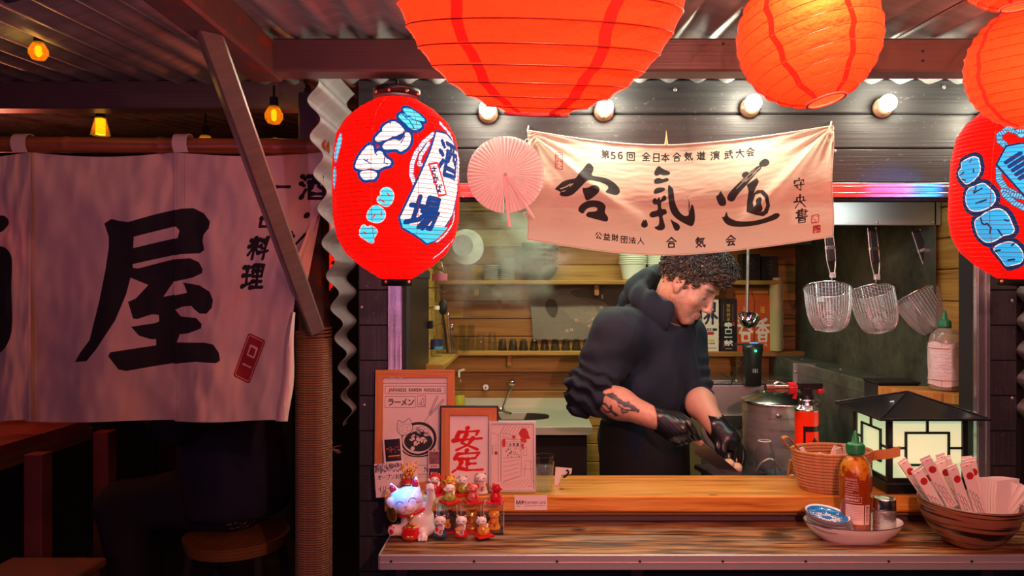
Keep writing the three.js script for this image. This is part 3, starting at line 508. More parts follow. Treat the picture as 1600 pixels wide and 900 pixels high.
// kitchen tube light, above the opening
{
  const t = thing('kitchen_light', 'slim tube light under the kitchen ceiling', 'ceiling light', [0.42, KTOP - 0.02, -2.84]);
  part(t, 'fitting', rbox(1.3, 0.03, 0.09, 0.006), MAT.white, [0, 0, 0]);
  part(t, 'light_tube', rod([-0.6, -0.025, 0], [0.6, -0.025, 0], 0.012, 0.012, 12), M([1, 1, 1], { emissive: lightColor(LUM.kitchenColor), emissiveIntensity: 2 }));
  const l = new THREE.RectAreaLight(lightColor(LUM.kitchenColor), LUM.kitchenTube, 1.2, 0.06); l.rotation.x = -Math.PI / 2; l.position.y = -0.042; l.name = 'lamp'; t.add(l);
}
{
  const t = thing('strip_light', 'slim cool strip light behind the window header', 'strip light', [0.45, 1.822, -2.03]);
  part(t, 'profile', rbox(1.3, 0.012, 0.022, 0.002), MAT.aluDull, [0, 0, 0], [0.7, 0, 0]); const df = part(t, 'light_diffuser', rbox(1.28, 0.004, 0.016, 0.001), M([1, 1, 1], { emissive: lightColor(LUM.stripColor), emissiveIntensity: 2 }), [0, -0.006, -0.006], [0.7, 0, 0]);
  const l = new THREE.RectAreaLight(lightColor(LUM.stripColor), LUM.stripLight, 1.28, 0.03); l.position.set(0, -0.012, -0.012); l.rotation.set(-Math.PI / 2 + 0.6, 0, 0); l.name = 'lamp'; t.add(l);
}
// amber lamps over the seating area
{
  const amberGlass = M([1, 0.55, 0.05], { transmission: 0.85, thickness: 0, roughness: 0.15, emissive: lightColor([1, 0.5, 0.02]), emissiveIntensity: 0.35 }), core = M([1, 0.7, 0.1], { emissive: lightColor([1, 0.62, 0.04]), emissiveIntensity: 2.2 });
  const drop = (label, px, py, d, kind) => {
    const c = P(px, py, d), t = thing('amber_bulb', label, 'light bulb', c), s = d / F;
    if (kind === 'lantern') {
      part(t, 'glass_shade', new THREE.CylinderGeometry(8 * s, 14.5 * s, 27 * s, 6, 1, true), amberGlass);
      part(t, 'light_core', new THREE.BoxGeometry(10 * s, 25 * s, 10 * s), core);
    } else {
      part(t, 'glass_bulb', lathe([[0, -15 * s], [9 * s, -13 * s], [14 * s, -5 * s], [14 * s, 2 * s], [9 * s, 11 * s], [6 * s, 15 * s], [6 * s, 18 * s]], 24), amberGlass);
      part(t, 'light_core', new THREE.CapsuleGeometry(4 * s, 10 * s, 4, 10), core);
    }
    part(t, 'socket', new THREE.CylinderGeometry(6 * s, 7 * s, 14 * s, 12), MAT.blackMatt, [0, 21 * s, 0]);
    part(t, 'cord', rod([0, 27 * s, 0], [0, kind === 'low' ? 60 * s : 46 * s, 0], 0.003, 0.003, 6), MAT.blackMatt);
    pointLight(t, [0, 0, 0], [1, 0.55, 0.1], LUM.amber, 0.4);
  };
  drop('amber six sided lamp glowing above the bamboo pole', 157, 198, 2.15, 'lantern');
  drop('round amber bulb glowing beside the beam end, left of the zinc sheet', 428, 180, 1.9, 'bulb');
  drop('small amber bulb peeping out behind the bamboo pole near the brace', 321, 226, 2.7, 'low');
  drop('amber bulb tucked up high against the far corrugated roof', 60, 80, 1.55, 'bulb');
}
// ------------------------------------------------------------------ split curtain on its bamboo pole
const NX0 = -70, NX1 = 512, NY0 = 232, NY1 = 662, D_NOR = 1.72;
const norenTex = canvasTex(1746, 1290, (g, W, H) => {
  const k = W / (NX1 - NX0), T = (s) => pairs(s).map(([x, y]) => [(x - NX0) * k, (y - NY0) * k]), ink = '#120e14';
  g.fillStyle = '#c9b2a6'; g.fillRect(0, 0, W, H);
  for (let i = 0; i < 5200; i++) { g.fillStyle = `rgba(${rnd() > 0.5 ? '255,240,230' : '90,70,66'},0.05)`; g.fillRect(rnd() * W, rnd() * H, rr(3, 26), 1.4); g.fillRect(rnd() * W, rnd() * H, 1.4, rr(3, 26)); }
  g.beginPath();
  for (const [q, first] of [['163,349 174,342 186,345 200,347 240,336 283,326 303,325 320,333 331,346 330,356 322,366 321,375 325,390 318,395 283,397 207,413 208,419 216,420 275,405 300,403 317,409 325,420 324,426 307,433 272,440 255,465 297,457 289,441 320,445 340,455 347,468 345,480 335,489 322,489 312,483 305,477 287,479 274,484 285,494 315,496 326,505 325,512 300,520 283,522 277,535 332,534 350,537 362,550 365,562 357,566 315,564 277,568 197,580 185,577 169,556 172,550 244,541 244,531 235,531 217,525 205,511 243,506 249,503 248,493 237,492 215,499 208,498 200,472 212,467 232,446 204,434 197,460 180,500 150,545 135,563 117,564 125,550 140,530 155,470 165,420 170,385 170,370', 1], ['209,370 275,354 281,360 278,372 208,388', 0]]) {
    const pts = T(q); pts.forEach(([x, y], i) => (i ? g.lineTo(x, y) : g.moveTo(x, y))); g.closePath();
  }
  g.fillStyle = ink; g.fill('evenodd');
  poly(g, T('-70,337 0,336 10,338 15,348 10,356 0,365 -70,372'), ink); poly(g, T('-60,380 0,383 13,390 20,405 17,450 20,500 17,530 0,555 -40,560 -55,480'), ink);
  const small = (c, x, y, s, lw) => glyph(g, c, (x - NX0) * k, (y - NY0) * k, s * k, s * k, lw * k, ink, 0.5);
  small('酒', 468, 272, 40, 6.5); small('一', 422, 276, 32, 6); small('品', 412, 322, 34, 6); small('料', 402, 370, 36, 6); small('理', 400, 412, 40, 6.5);
  g.fillStyle = ink; g.beginPath(); g.arc((487 - NX0) * k, (337 - NY0) * k, 5 * k, 0, 7); g.fill();
  small('ン', 464, 358, 34, 7);
  // red seal, turned a little, with a white outline and a square sign inside
  g.save(); g.translate((424 - NX0) * k, (560 - NY0) * k); g.rotate(0.38); g.fillStyle = '#8c1218'; g.beginPath(); g.roundRect(-19 * k, -36 * k, 38 * k, 72 * k, 5 * k); g.fill();
  g.strokeStyle = '#c8a89c'; g.lineWidth = 1.2 * k; g.beginPath(); g.roundRect(-16 * k, -33 * k, 32 * k, 66 * k, 4 * k); g.stroke(); glyph(g, '口', -9 * k, -22 * k, 20 * k, 20 * k, 3.4 * k, '#c8a89c', 0.3); glyph(g, '一', -9 * k, 4 * k, 20 * k, 16 * k, 3 * k, '#c8a89c', 0.3); g.restore();
  // stitched seams
  for (const x of [43, 52, 276, 288]) line(g, T(`${x},236 ${x + 1},660`), 'rgba(70,44,44,0.55)', 1.2);
});
const norenMat = M([1, 1, 1], { map: norenTex, roughness: 0.92, bumpMap: lumpBump, bumpScale: 0.0008, transmission: 0.12, thickness: 0, side: THREE.DoubleSide });
{
  const t = thing('split_curtain', 'beige split curtain with a huge black brush character and seal', 'curtain', [0, 0, 0]);
  const panel = (xa, xb, top, fold, dz, right) => {
    const nu = 46, nv = 60, g = sheet((u, v) => {
      const py0 = top(u), py = lerp(NY1 - 4 + 2 * Math.sin(u * 5), py0, v); let px = lerp(xa, xb, u);
      if (right) px = lerp(xa, right(py), u);
      const low = 1 - v, w = 0.016 * low * Math.sin(u * 9 + fold + low * 2) + 0.012 * Math.sin(u * 4.2 + low * 3 + fold * 2) * (0.3 + low) + 0.004 * Math.sin((u * 7 - low * 6) + fold) * low + 0.007 * noise3(u * 4 + fold, v * 5, 1) + 0.003 * noise3(u * 11 + fold, v * 7, 2);
      const pin = Math.max(Math.exp(-u * 10) , Math.exp(-(1 - u) * 10)) * Math.pow(v, 3);
      const creases = 0.0035 * v * v * Math.sin((u * 3.4 + v * 2.2) * 9) * Math.exp(-u * 4) + 0.003 * v * v * Math.sin(((1 - u) * 3.4 + v * 2.2) * 9) * Math.exp(-(1 - u) * 4);
      return P(px, py, D_NOR + dz - w * (1 - pin) - creases);
    }, nu, nv);
    const uv = g.attributes.uv;
    for (let i = 0; i < uv.count; i++) { const u = uv.getX(i), v = uv.getY(i), py = lerp(NY1 - 4, top(u), v); let px = lerp(xa, xb, u); if (right) px = Math.min(NX1 - 2, lerp(xa, xb, u)); uv.setXY(i, (px - NX0) / (NX1 - NX0), 1 - (py - NY0) / (NY1 - NY0)); }
    return g;
  };
  part(t, 'curtain_panel', panel(-70, 48, (u) => 262 - 24 * Math.pow(u, 0.6), 0.4, 0.0), norenMat);
  part(t, 'curtain_panel', panel(40, 280, (u) => 237 + 8 * Math.sin(u * Math.PI), 1.9, 0.012), norenMat);
  part(t, 'curtain_panel', panel(273, 505, (u) => 238 + 6 * Math.sin(u * Math.PI), 3.6, 0.004, (py) => { const k = [[232, 506], [310, 506], [425, 466], [490, 458], [560, 452], [662, 440]]; for (let i = 1; i < k.length; i++) if (py <= k[i][0]) return lerp(k[i - 1][1], k[i][1], (py - k[i - 1][0]) / (k[i][0] - k[i - 1][0])); return 440; }), norenMat);
  const plain = M([0.60, 0.46, 0.40], { roughness: 0.92, bumpMap: weaveBump, bumpScale: 0.0003, side: THREE.DoubleSide });
  part(t, 'folded_edge', sheet((u, v) => P(lerp(lerp(507, 477, v), lerp(503, 464, Math.min(1, v * 1.25)), u), lerp(305, 458, v) - u * 30 * v, 1.745 - 0.03 * u * (0.3 + v)), 6, 14, 0.002), plain);
  part(t, 'hem', sheet((u, v) => { const y = lerp(488, 658, v), c = 458 - 16 * smooth(488, 658, y) - 3 * Math.sin(v * 7); return P(c + (u - 0.5) * lerp(4, 17, Math.sin(Math.min(1, v * 1.3) * 1.57)), y, 1.70 - 0.012 * Math.sin(u * Math.PI) - 0.004 * Math.sin(v * 9)); }, 6, 24, 0.002), plain);
  // loops over the pole
  const py = P(0, 225, 1.735).y;
  for (const px of [38, 287]) {
    const c = P(px, 225, 1.735), pts = []; for (let k = 0; k <= 16; k++) { const a = -0.2 - k / 16 * (Math.PI * 1.35); pts.push([Math.cos(a + Math.PI / 2 - 0.6) * 0.0225, -Math.sin(a + Math.PI / 2 - 0.6) * 0.0225]); }
    const g = sheet((u, v) => { const a = lerp(-0.5, Math.PI + 0.5, v), R = 0.0235; const yy = R * Math.sin(a), zz = R * Math.cos(a); return V(c.x + (u - 0.5) * 0.034 + (v < 0.12 ? 0.004 * (0.12 - v) * 8 : 0), c.y + yy - (v < 0.2 ? (0.2 - v) * 0.06 : v > 0.8 ? (v - 0.8) * 0.06 : 0), c.z + zz); }, 3, 26, 0.0015);
    part(t, 'loop', g, plain);
  }
}
{
  const t = thing('bamboo_pole', 'brown bamboo pole carrying the split curtain', 'pole', P(0, 225, 1.735));
  const x0 = P(-80, 0, 1.735).x, x1 = P(512, 0, 1.735).x, L = x1 - x0, pts = [], nodes = [105, 252, 430].map((p) => (P(p, 0, 1.735).x - x0));
  for (let k = 0; k <= 120; k++) { const x = L * k / 120; let r = 0.0185; for (const n of nodes) { const q = Math.abs(x - n); r += 0.0028 * Math.exp(-q * q / 0.00003); } pts.push([r, x]); }
  const bm = M([1, 1, 1], { map: woodTex(512, 128, [[96, 50, 24], [140, 80, 42], [160, 98, 54]], [1, 0.1], { seed: 77, lines: 14, contrast: 0.6 }), roughness: 0.4 });
  const g = lathe(pts, 18).rotateZ(-Math.PI / 2); fixUv(g);
  const t0 = P(0, 225, 1.735);
  part(t, 'cane', g, bm, [x0 - t0.x, 0, 0], [0, 0, -0.008]);
}
// ------------------------------------------------------------------ tall printed lanterns
const INK = '#0b3f8c', CY1 = '#ffffff', CY2 = '#48dcff', REDP = '#f20d05';
const tallPaperShape = [[24, 437], [34, 430], [56, 416], [78, 396], [91, 372], [97, 342], [98, 300], [97.5, 250], [92, 214], [80, 193], [60, 174], [36, 159]];
function lanternTexture(cx, half, draw) {
  return canvasTex(2048, 930, (g, W, H) => {
    g.fillStyle = REDP; g.fillRect(0, 0, W, H);
    const m = ([x, y]) => [(0.5 + Math.asin(clamp((x - cx) / half, -0.999, 0.999)) / (Math.PI * 2)) * W, (y - 147) / 285 * H];
    draw(g, (s) => (typeof s === 'string' ? pairs(s) : s).map(m), W / 285 * 0 + H / 285);
  });
}
const texA = lanternTexture(620, 99, (g, T, k) => {
  const crop1 = (s) => T(pairs(s).map(([x, y]) => [510 + x / 6, 150 + y / 6])), crop2 = (s) => T(pairs(s).map(([x, y]) => [510 + x / 5.627, 290 + y / 5.627]));
  // upper bubble lettering: dark blue outline, pale fill
  const blobs = ['720,150 770,130 840,140 900,190 950,240 940,275 890,265 850,280 800,260 740,200', '665,230 700,205 740,200 800,250 850,270 890,275 905,320 870,350 830,370 780,360 740,310 690,270', '600,290 650,285 720,345 740,390 690,410 640,440 560,470 490,490 455,460 490,410 530,380 520,350', '740,375 780,390 795,440 770,520 720,560 690,575 650,545 600,560 550,560 525,520 560,480 640,450 690,470 720,430', '410,500 450,505 465,540 470,590 500,555 540,570 550,610 600,640 620,665 600,700 560,700 500,740 440,720 380,730 310,720 290,690 320,610', '330,740 400,725 480,740 500,770 470,820 430,815 390,825 350,800'];
  for (const b of blobs) { const p = crop1(b); poly(g, p, null, INK, 26); } for (const b of blobs) { const p = crop1(b); poly(g, p, CY1, INK, 4); }
  for (const b of [blobs[0], blobs[1]]) poly(g, crop1(b), CY2, INK, 4);
  for (const s of ['740,240 780,270 820,350', '690,190 760,240 800,230', '580,465 630,435', '720,380 730,430 695,490', '480,515 500,530', '375,635 430,670', '390,650 410,640', '555,620 550,670 580,680', '600,300 600,320', '470,580 490,600']) line(g, crop1(s), INK, 5);
  // lower small lettering
  for (const b of ['515,45 550,40 590,70 600,120 580,175 545,205 500,195 455,160 460,120 490,105 480,70', '430,185 480,190 530,240 525,300 480,335 420,335 360,300 385,230', '340,335 365,370 400,350 450,385 455,415 410,460 405,500 350,495 320,460 285,450 295,380']) { poly(g, crop2(b), '#40dcff', '#ffd0e0', 4); }
  for (const s of ['480,140 520,165', '540,90 560,110', '420,290 440,270', '495,240 490,280', '330,405 350,420']) line(g, crop2(s), '#e02020', 6);
  // left edge lettering
  for (const b of ['125,345 150,380 158,450 140,560 115,630 95,600 92,480', '100,640 120,700 115,800 100,870 88,820 85,700']) poly(g, crop1(b), '#5fd8ff', '#3090e0', 5);
  // rope rings round the plaque
  const rope = (s, lw) => { const p = T(s); line(g, p, INK, lw + 6); line(g, p, '#eaffff', lw); for (let i = 0; i + 1 < p.length; i++) { const [a, b] = p[i], [c, d] = p[i + 1], n = 5; for (let q = 0; q < n; q++) { const x = lerp(a, c, q / n), y = lerp(b, d, q / n), L = Math.hypot(c - a, d - b), nx = -(d - b) / L, ny = (c - a) / L; line(g, [[x - nx * lw / 2, y - ny * lw / 2], [x + nx * lw / 2 + 6, y + ny * lw / 2]], INK, 2.4); } } };
  rope('676,213 660,228 648,245 642,262 641,278 646,292', 20); rope('668,228 655,248 652,262 662,262', 16); rope('696,192 704,204 711,220 716,240', 26); rope('708,318 708,345 700,360 688,375', 12); rope('716,368 708,385 700,398', 12);
  // plaque
  sharp(g, T('681,207 697,206 706,212 714,222 719,240 717,262 706,330 683,374 672,379 628,357 623,342'), '#eaffff', INK, 11);
  sharp(g, T('625,342 640,352 700,352 684,373 672,378 629,356'), '#38d8ff');
  for (const [c, x, y, w, h, sk] of [['酒', 700, 246, 175, 185, -0.28], ['場', 661, 332, 165, 170, -0.32]]) { const [cx, cy] = T([[x, y]])[0]; g.save(); g.transform(1, 0.10, sk, 1, cx, cy); glyph(g, c, -w / 2, -h / 2, w, h, 25, INK); g.restore(); }
  sharp(g, T('667,260 680,256 694,302 682,306'), '#ffffff', '#f01830', 9);
  { const p = T([[671, 262], [674, 275], [679, 288]]); ['さ', 'か', 'ば'].forEach((c, i) => glyph(g, c, p[i][0] - 4, p[i][1], 38, 42, 7, '#0a2050')); }
  line(g, T('721,222 722,260 716,310 700,372 682,378'), '#102040', 4);
});
const texB = lanternTexture(1594, 99, (g, T, k) => {
  const c3 = (s) => T(pairs(s).map(([x, y]) => [1480 + x / 6.43, 170 + y / 6.43])), c4 = (s) => T(pairs(s).map(([x, y]) => [1480 + x / 6, 300 + y / 6]));
  const blobs = [c3('230,500 290,480 330,470 375,490 385,540 400,600 390,660 340,720 280,750 240,700 200,640 195,590 230,570 215,530'), c3('290,790 360,770 430,740 480,790 530,850 545,930 490,1000 380,1030 310,1000 275,900'), c4('430,190 520,150 580,180 620,240 640,300 665,350 640,390 560,400 520,440 420,470 370,430 350,380 330,260 390,225'), c4('460,510 560,465 640,450 700,490 760,560 770,640 660,660 545,680 520,620 490,570')];
  for (const p of blobs) poly(g, p, null, '#0c2c5c', 46); for (const p of blobs) poly(g, p, '#29b4ff', '#bfefff', 5);
  for (const s of ['215,640 250,615', '240,690 270,700', '310,500 300,520', '335,600 340,630', '370,780 350,840 420,800']) line(g, c3(s), '#0c2c5c', 7);
  for (const s of ['350,100 430,75', '400,290 420,300 440,290 470,330 460,380', '530,350 560,400', '580,260 610,270', '390,240 400,290', '590,620 670,610', '480,540 530,530', '640,490 660,470']) line(g, c4(s), '#0c2c5c', 8);
  const rope = (p, lw) => { line(g, p, '#0c2c5c', lw + 6); line(g, p, '#4cc2ff', lw); for (let i = 0; i + 1 < p.length; i++) { const [a, b] = p[i], [c, d] = p[i + 1], L = Math.hypot(c - a, d - b), n = Math.max(2, Math.round(L / 12)), nx = -(d - b) / L, ny = (c - a) / L; for (let q = 0; q < n; q++) { const x = lerp(a, c, q / n), y = lerp(b, d, q / n); line(g, [[x - nx * lw / 2, y - ny * lw / 2], [x + nx * lw / 2, y + ny * lw / 2]], '#0c2c5c', 2.6); } } };
  rope(c3('590,390 540,340 530,280 600,230 680,260 720,300'), 26); rope(c3('760,140 690,160 670,210 700,250 760,250'), 26); rope(c3('550,600 560,720 620,820 720,880'), 26); rope(c4('560,0 640,40 720,60'), 24); rope(c4('570,30 650,110 730,160'), 24);
  sharp(g, c3('600,400 740,380 800,420 820,900 780,900 530,575'), '#29b4ff', '#0c2c5c', 9);
  for (let i = 0; i < 5; i++) line(g, c3(`${610 + i * 30},${560 + i * 40} ${720 + i * 30},${480 + i * 40}`), '#0c3a80', 20);
});
function tallLantern(label, cpx, d, tex, power, tilt = 0) {
  const s = d / F, c = P(cpx, 297, d), t = thing('tall_lantern', label, 'lantern', c, 0, 'tall printed lanterns'); t.rotation.set(0, Math.atan2(-c.x, d), tilt);
  const fine = [], n = 42; for (let i = 0; i <= n * 4; i++) { const y = lerp(437, 159, i / (n * 4)); let r = 0; for (let k = 1; k < tallPaperShape.length; k++) { const [r0, y0] = tallPaperShape[k - 1], [r1, y1] = tallPaperShape[k]; if (y <= y0 && y >= y1) { r = lerp(r0, r1, (y - y0) / (y1 - y0)); } } fine.push([(r - 0.7 * Math.sin(i / 4 * Math.PI * 2) * 0.5 - 0.4) * s, (297 - y) * s]); }
  const g = lathe(fine, 72, Math.PI, Math.PI * 2); // seam at the back
  const mat = M([1, 1, 1], { map: tex, transmission: 0.55, thickness: 0, roughness: 1, emissive: lightColor([1, 1, 1]), emissiveMap: tex, emissiveIntensity: 0.16, specularIntensity: 0.15 });
  part(t, 'paper_shade', g, mat);
  const w = []; for (let i = 0; i <= n; i++) { const [r, y] = fine[i * 4]; w.push(at(ring(r + 0.0002, 0.00055, 4, 56), 0, y, 0)); }
  part(t, 'wire_ribs', merge(w), M([0.10, 0.004, 0.004], { roughness: 0.6 }));
  for (const th of [0.35, 1.25, 1.95, 2.75]) part(t, 'seam_thread', tube(fine.filter((_, i) => i % 6 === 0).map(([r, y]) => V(Math.cos(th) * (r + 0.0005), y, Math.sin(th) * (r + 0.0005))), 0.0005, 60, 4), M([0.2, 0.01, 0.01]));
  const cap = part(t, 'top_cap', lathe([[0.0, 154], [36, 154], [36.5, 141], [34, 139.5], [0, 139.5]].map(([r, y]) => [r * s, (297 - y) * s]), 40), MAT.black);
  const foot = part(t, 'bottom_cap', lathe([[0, 447], [24, 447], [24.6, 434], [23, 433], [0, 433]].map(([r, y]) => [r * s, (297 - y) * s]).reverse().map((q) => q).reverse(), 40), MAT.black);
  const bolt = M([0.75, 0.35, 0.2], { metalness: 0.9, roughness: 0.3 });
  for (const a of [0.5, 1.15, 1.9, 2.6]) part(cap, 'bolt', ball(0.004, 1, 1, 1, 10, 8), bolt, [Math.cos(a) * 36.5 * s, (297 - 149) * s, Math.sin(a) * 36.5 * s]);
  for (const a of [0.75, 2.3]) part(foot, 'bolt', ball(0.004, 1, 1, 1, 10, 8), bolt, [Math.cos(a) * 24.6 * s, (297 - 441) * s, Math.sin(a) * 24.6 * s]);
  part(t, 'bulb', new THREE.CapsuleGeometry(0.025, 0.05, 6, 16), M([1, 0.9, 0.8], { emissive: lightColor([1, 0.8, 0.6]), emissiveIntensity: 2 }), [0.02, 0.02, 0]);
  const top = P(0, 111, 1.53).y - c.y + 0.01; part(t, 'cord', rod([0, (297 - 141) * s, 0], [0, Math.max(top, (297 - 120) * s), 0], 0.0035, 0.0035, 8), MAT.blackMatt);
  for (const y of [-0.05, 0.03, 0.1]) pointLight(t, [0.02, y, 0.02], LUM.tallLanternColor, LUM.tallLantern * power / 3, 2.5);
  return t;
}
tallLantern('tall red lantern with blue outlined bubble lettering beside the zinc sheet', 620, 1.56, texA, 1.0);
tallLantern('tall red lantern with bright blue bubble lettering at the right jamb', 1594, 1.56, texB, 0.8, -0.05);
// third tall lantern, half hidden behind curtain and post
{
  const tex = canvasTex(512, 512, (g, W, H) => { g.fillStyle = '#e8260a'; g.fillRect(0, 0, W, H); ['品', '理', '酒'].forEach((c, i) => glyph(g, c, 330, 90 + i * 120, 90, 105, 16, '#180806', 0.5)); ['品', '理', '酒'].forEach((c, i) => glyph(g, c, 210, 90 + i * 120, 90, 105, 16, '#180806', 0.5)); });
  const t = thing('tall_lantern', 'orange red lantern with black script behind the rope post', 'lantern', P(497, 376, 2.5), 0, 'tall printed lanterns'), prof = [];
  for (let i = 0; i <= 60; i++) { const v = i / 60, y = (v - 0.5) * 0.34; prof.push([0.085 * Math.pow(Math.sin(Math.PI * clamp(v * 0.9 + 0.05)), 0.45) - 0.0006 * (i % 2), y]); }
  part(t, 'paper_shade', lathe(prof, 40, Math.PI, Math.PI * 2), M([1, 1, 1], { map: tex, transmission: 0.5, thickness: 0, roughness: 1, emissive: lightColor([1, 1, 1]), emissiveMap: tex, emissiveIntensity: 0.35 }));
  part(t, 'top_cap', new THREE.CylinderGeometry(0.04, 0.04, 0.02, 24), MAT.black, [0, 0.165, 0]);
  part(t, 'cord', rod([0, 0.17, 0], [0, 0.47, 0], 0.003, 0.003, 6), MAT.blackMatt);
  pointLight(t, [0, 0, 0], [1, 0.2, 0.1], 0.12, 2);
}
paperLantern('round red paper lantern hidden behind the curtain above the bar table', V(-2.0, 1.72, -2.75), 0.13, [0, 0], [0, 0.1, 0], 0.9, { cord: 0.36, rings: 14 });
// ------------------------------------------------------------------ cloth banner
{
  const sag = (px) => (px < 1040 ? lerp(203, 226, Math.sin(clamp((px - 825) / 215) * 1.57)) : lerp(226, 196, Math.pow(clamp((px - 1040) / 257), 1.5)));
  const hgt = (px) => lerp(172, 175, (px - 823) / 480), K = 3.4;
  const tex = canvasTex(Math.round(480 * K), Math.round(175 * K), (g, W, H) => {
    g.fillStyle = '#e6d3bd'; g.fillRect(0, 0, W, H);
    for (let i = 0; i < 4000; i++) { g.fillStyle = `rgba(${rnd() > 0.5 ? '255,245,230' : '120,96,80'},0.06)`; g.fillRect(rnd() * W, rnd() * H, rr(2, 14), 1.2); g.fillRect(rnd() * W, rnd() * H, 1.2, rr(2, 10)); }
    const ink = '#171214', m = ([x, y]) => [(x - 823) * K, (y - sag(x)) * K];
    const crop = (ox, oy, sc) => (s) => pairs(s).map(([x, y]) => m([ox + x / sc, oy + y / sc]));
    const A = crop(860, 245, 8.18), B = crop(990, 245, 7.5), C = crop(1110, 240, 6);
    poly(g, A('50,425 110,370 160,320 265,292 330,285 365,215 430,150 470,90 510,85 550,130 555,175 515,250 640,262 740,285 840,350 890,420 890,470 850,505 790,490 690,460 750,410 730,370 640,330 520,305 470,310 430,350 350,440 260,515 150,520 110,490 140,465 90,440'), ink);
    poly(g, A('410,400 450,410 490,400 550,365 600,375 635,410 625,460 560,520 490,570 450,565 440,520 415,460'), ink);
    poly(g, A('460,575 560,563 650,580 700,620 712,660 690,720 740,780 740,830 710,845 640,825 540,800 470,780 452,760 480,715 560,715 600,700 605,665 560,650 500,660 450,690 420,750 350,705 370,640'), ink);
    for (const s of ['130,420 200,395 260,355', '150,455 190,445', '250,385 290,352']) line(g, A(s), '#e6d3bd', 5);
    poly(g, B('295,95 340,145 430,175 433,215 350,225 320,205 265,235 235,195'), ink); poly(g, B('240,270 300,245 340,270 400,245 425,285 330,315 245,328'), ink); poly(g, B('235,425 250,380 300,362 375,368 370,400 320,425 250,445'), ink);
    poly(g, B('405,325 440,350 472,385 480,520 520,620 570,690 640,710 660,640 690,540 722,640 724,770 690,830 620,800 520,745 450,680 420,590 408,450'), ink); poly(g, B('608,428 630,470 655,540 640,640 650,700 664,600 660,530'), ink);
    poly(g, B('215,520 260,480 278,520 300,465 320,530 350,448 388,470 390,510 350,530 325,540 325,625 385,615 397,680 340,690 348,740 382,840 330,878 260,860 245,830 300,820 305,740 300,700 215,727 180,690 215,645 290,640 285,560 240,572'), ink);
    poly(g, B('88,800 110,765 118,740 130,765 145,735 172,795 165,830 130,845 95,830'), ink); poly(g, B('428,730 470,765 520,785 552,825 540,862 510,880 480,865 460,810'), ink);
    line(g, B('330,560 350,600'), '#e6d3bd', 4); line(g, B('655,600 645,690'), '#e6d3bd', 3);
    poly(g, C('470,75 520,40 563,72 552,110 500,127 455,112'), ink); poly(g, C('455,100 500,125 420,200 340,300 255,390 222,458 165,445 158,400 205,340 300,245'), ink); poly(g, C('295,190 345,163 372,190 352,228 303,228'), ink);
    for (const s of ['400,190 470,130', '300,260 420,150', '250,330 350,230', '330,265 440,170']) line(g, C(s), '#e6d3bd', 3);
    g.beginPath(); for (const q of [C('345,295 400,255 440,230 460,262 425,335 410,375 445,345 500,343 545,390 564,490 542,560 500,590 430,578 380,562 343,550 348,460 362,350'), C('425,385 475,372 515,415 528,490 505,540 455,560 415,530 402,460')]) { q.forEach(([x, y], i) => (i ? g.lineTo(x, y) : g.moveTo(x, y))); g.closePath(); } g.fillStyle = ink; g.fill('evenodd');
    poly(g, C('425,435 470,402 492,430 475,465 500,520 470,562 420,548 405,500 440,480'), ink);
    poly(g, C('105,590 135,605 155,535 165,590 195,615 260,640 380,640 480,620 560,590 620,555 662,568 640,610 560,640 440,675 300,692 200,687 140,660'), ink); poly(g, C('52,395 75,400 100,345 115,380 150,430 153,490 100,498 75,470'), ink);
    const row = (str, pts, s, lw) => [...str].forEach((c, i) => { const [x, y] = m(pts[i]); if (/\d/.test(c)) { g.fillStyle = ink; g.font = `bold ${s * K * 1.15}px sans-serif`; g.fillText(c, x, y + s * K * 0.92); } else glyph(g, c, x, y, s * K, s * K, lw * K, ink, 0.25); });
    row('第56回全日本合気道演武大会', [[939, 234], [954, 236], [965, 236], [979, 237], [1003, 238], [1019, 239.5], [1033, 239.5], [1051, 239], [1069, 238], [1089, 237.5], [1111, 237], [1132, 235.5], [1150, 233.5], [1166, 231.5]], 14, 1.9);
    row('公益財団法人', [[930, 364], [943, 366], [956, 367.5], [970, 370], [983, 371.5], [996, 372.5]], 11, 1.4); row('合気会', [[1041, 372], [1086, 372], [1134, 369]], 17, 2.2);
    for (const [c, x, y, s] of [['守', 1240, 280, 21], ['央', 1241, 305, 22], ['書', 1244, 328, 22]]) { const [a, b] = m([x, y]); glyph(g, c, a, b, s * 0.9 * K, s * K, 2.0 * K, ink, 0.7); }
    const seal = (x, y, w, h, hollow) => { const [a, b] = m([x, y]); g.fillStyle = '#b3161c'; g.beginPath(); g.roundRect(a, b, w * K, h * K, 5); hollow ? (g.strokeStyle = '#b3161c', g.lineWidth = 4, g.stroke()) : g.fill(); for (let i = 0; i < h * w / 9; i++) line(g, [[a + rr(3, w * K - 3), b + rr(3, h * K - 3)], [a + rr(3, w * K - 3), b + rr(3, h * K - 3)]].map((q, j, z) => (j ? [z[0][0] + rr(-9, 9), z[0][1] + rr(-9, 9)] : q)), hollow ? '#b3161c' : '#e6c9b4', 2.6); };
    seal(868, 238, 11, 26, true); seal(1269, 337, 11, 12, true); seal(1271, 353, 12, 12, false);
    g.strokeStyle = 'rgba(110,70,60,0.5)'; g.lineWidth = 2; g.strokeRect(6, 6, W - 12, H - 12);
  });
  const mat = M([1, 1, 1], { map: tex, roughness: 0.9, transmission: 0.42, thickness: 0, bumpMap: lumpBump, bumpScale: 0.0006, side: THREE.DoubleSide });
  const t = thing('cloth_banner', 'pale cloth banner with three large brush characters across the window', 'banner', [0, 0, 0]);
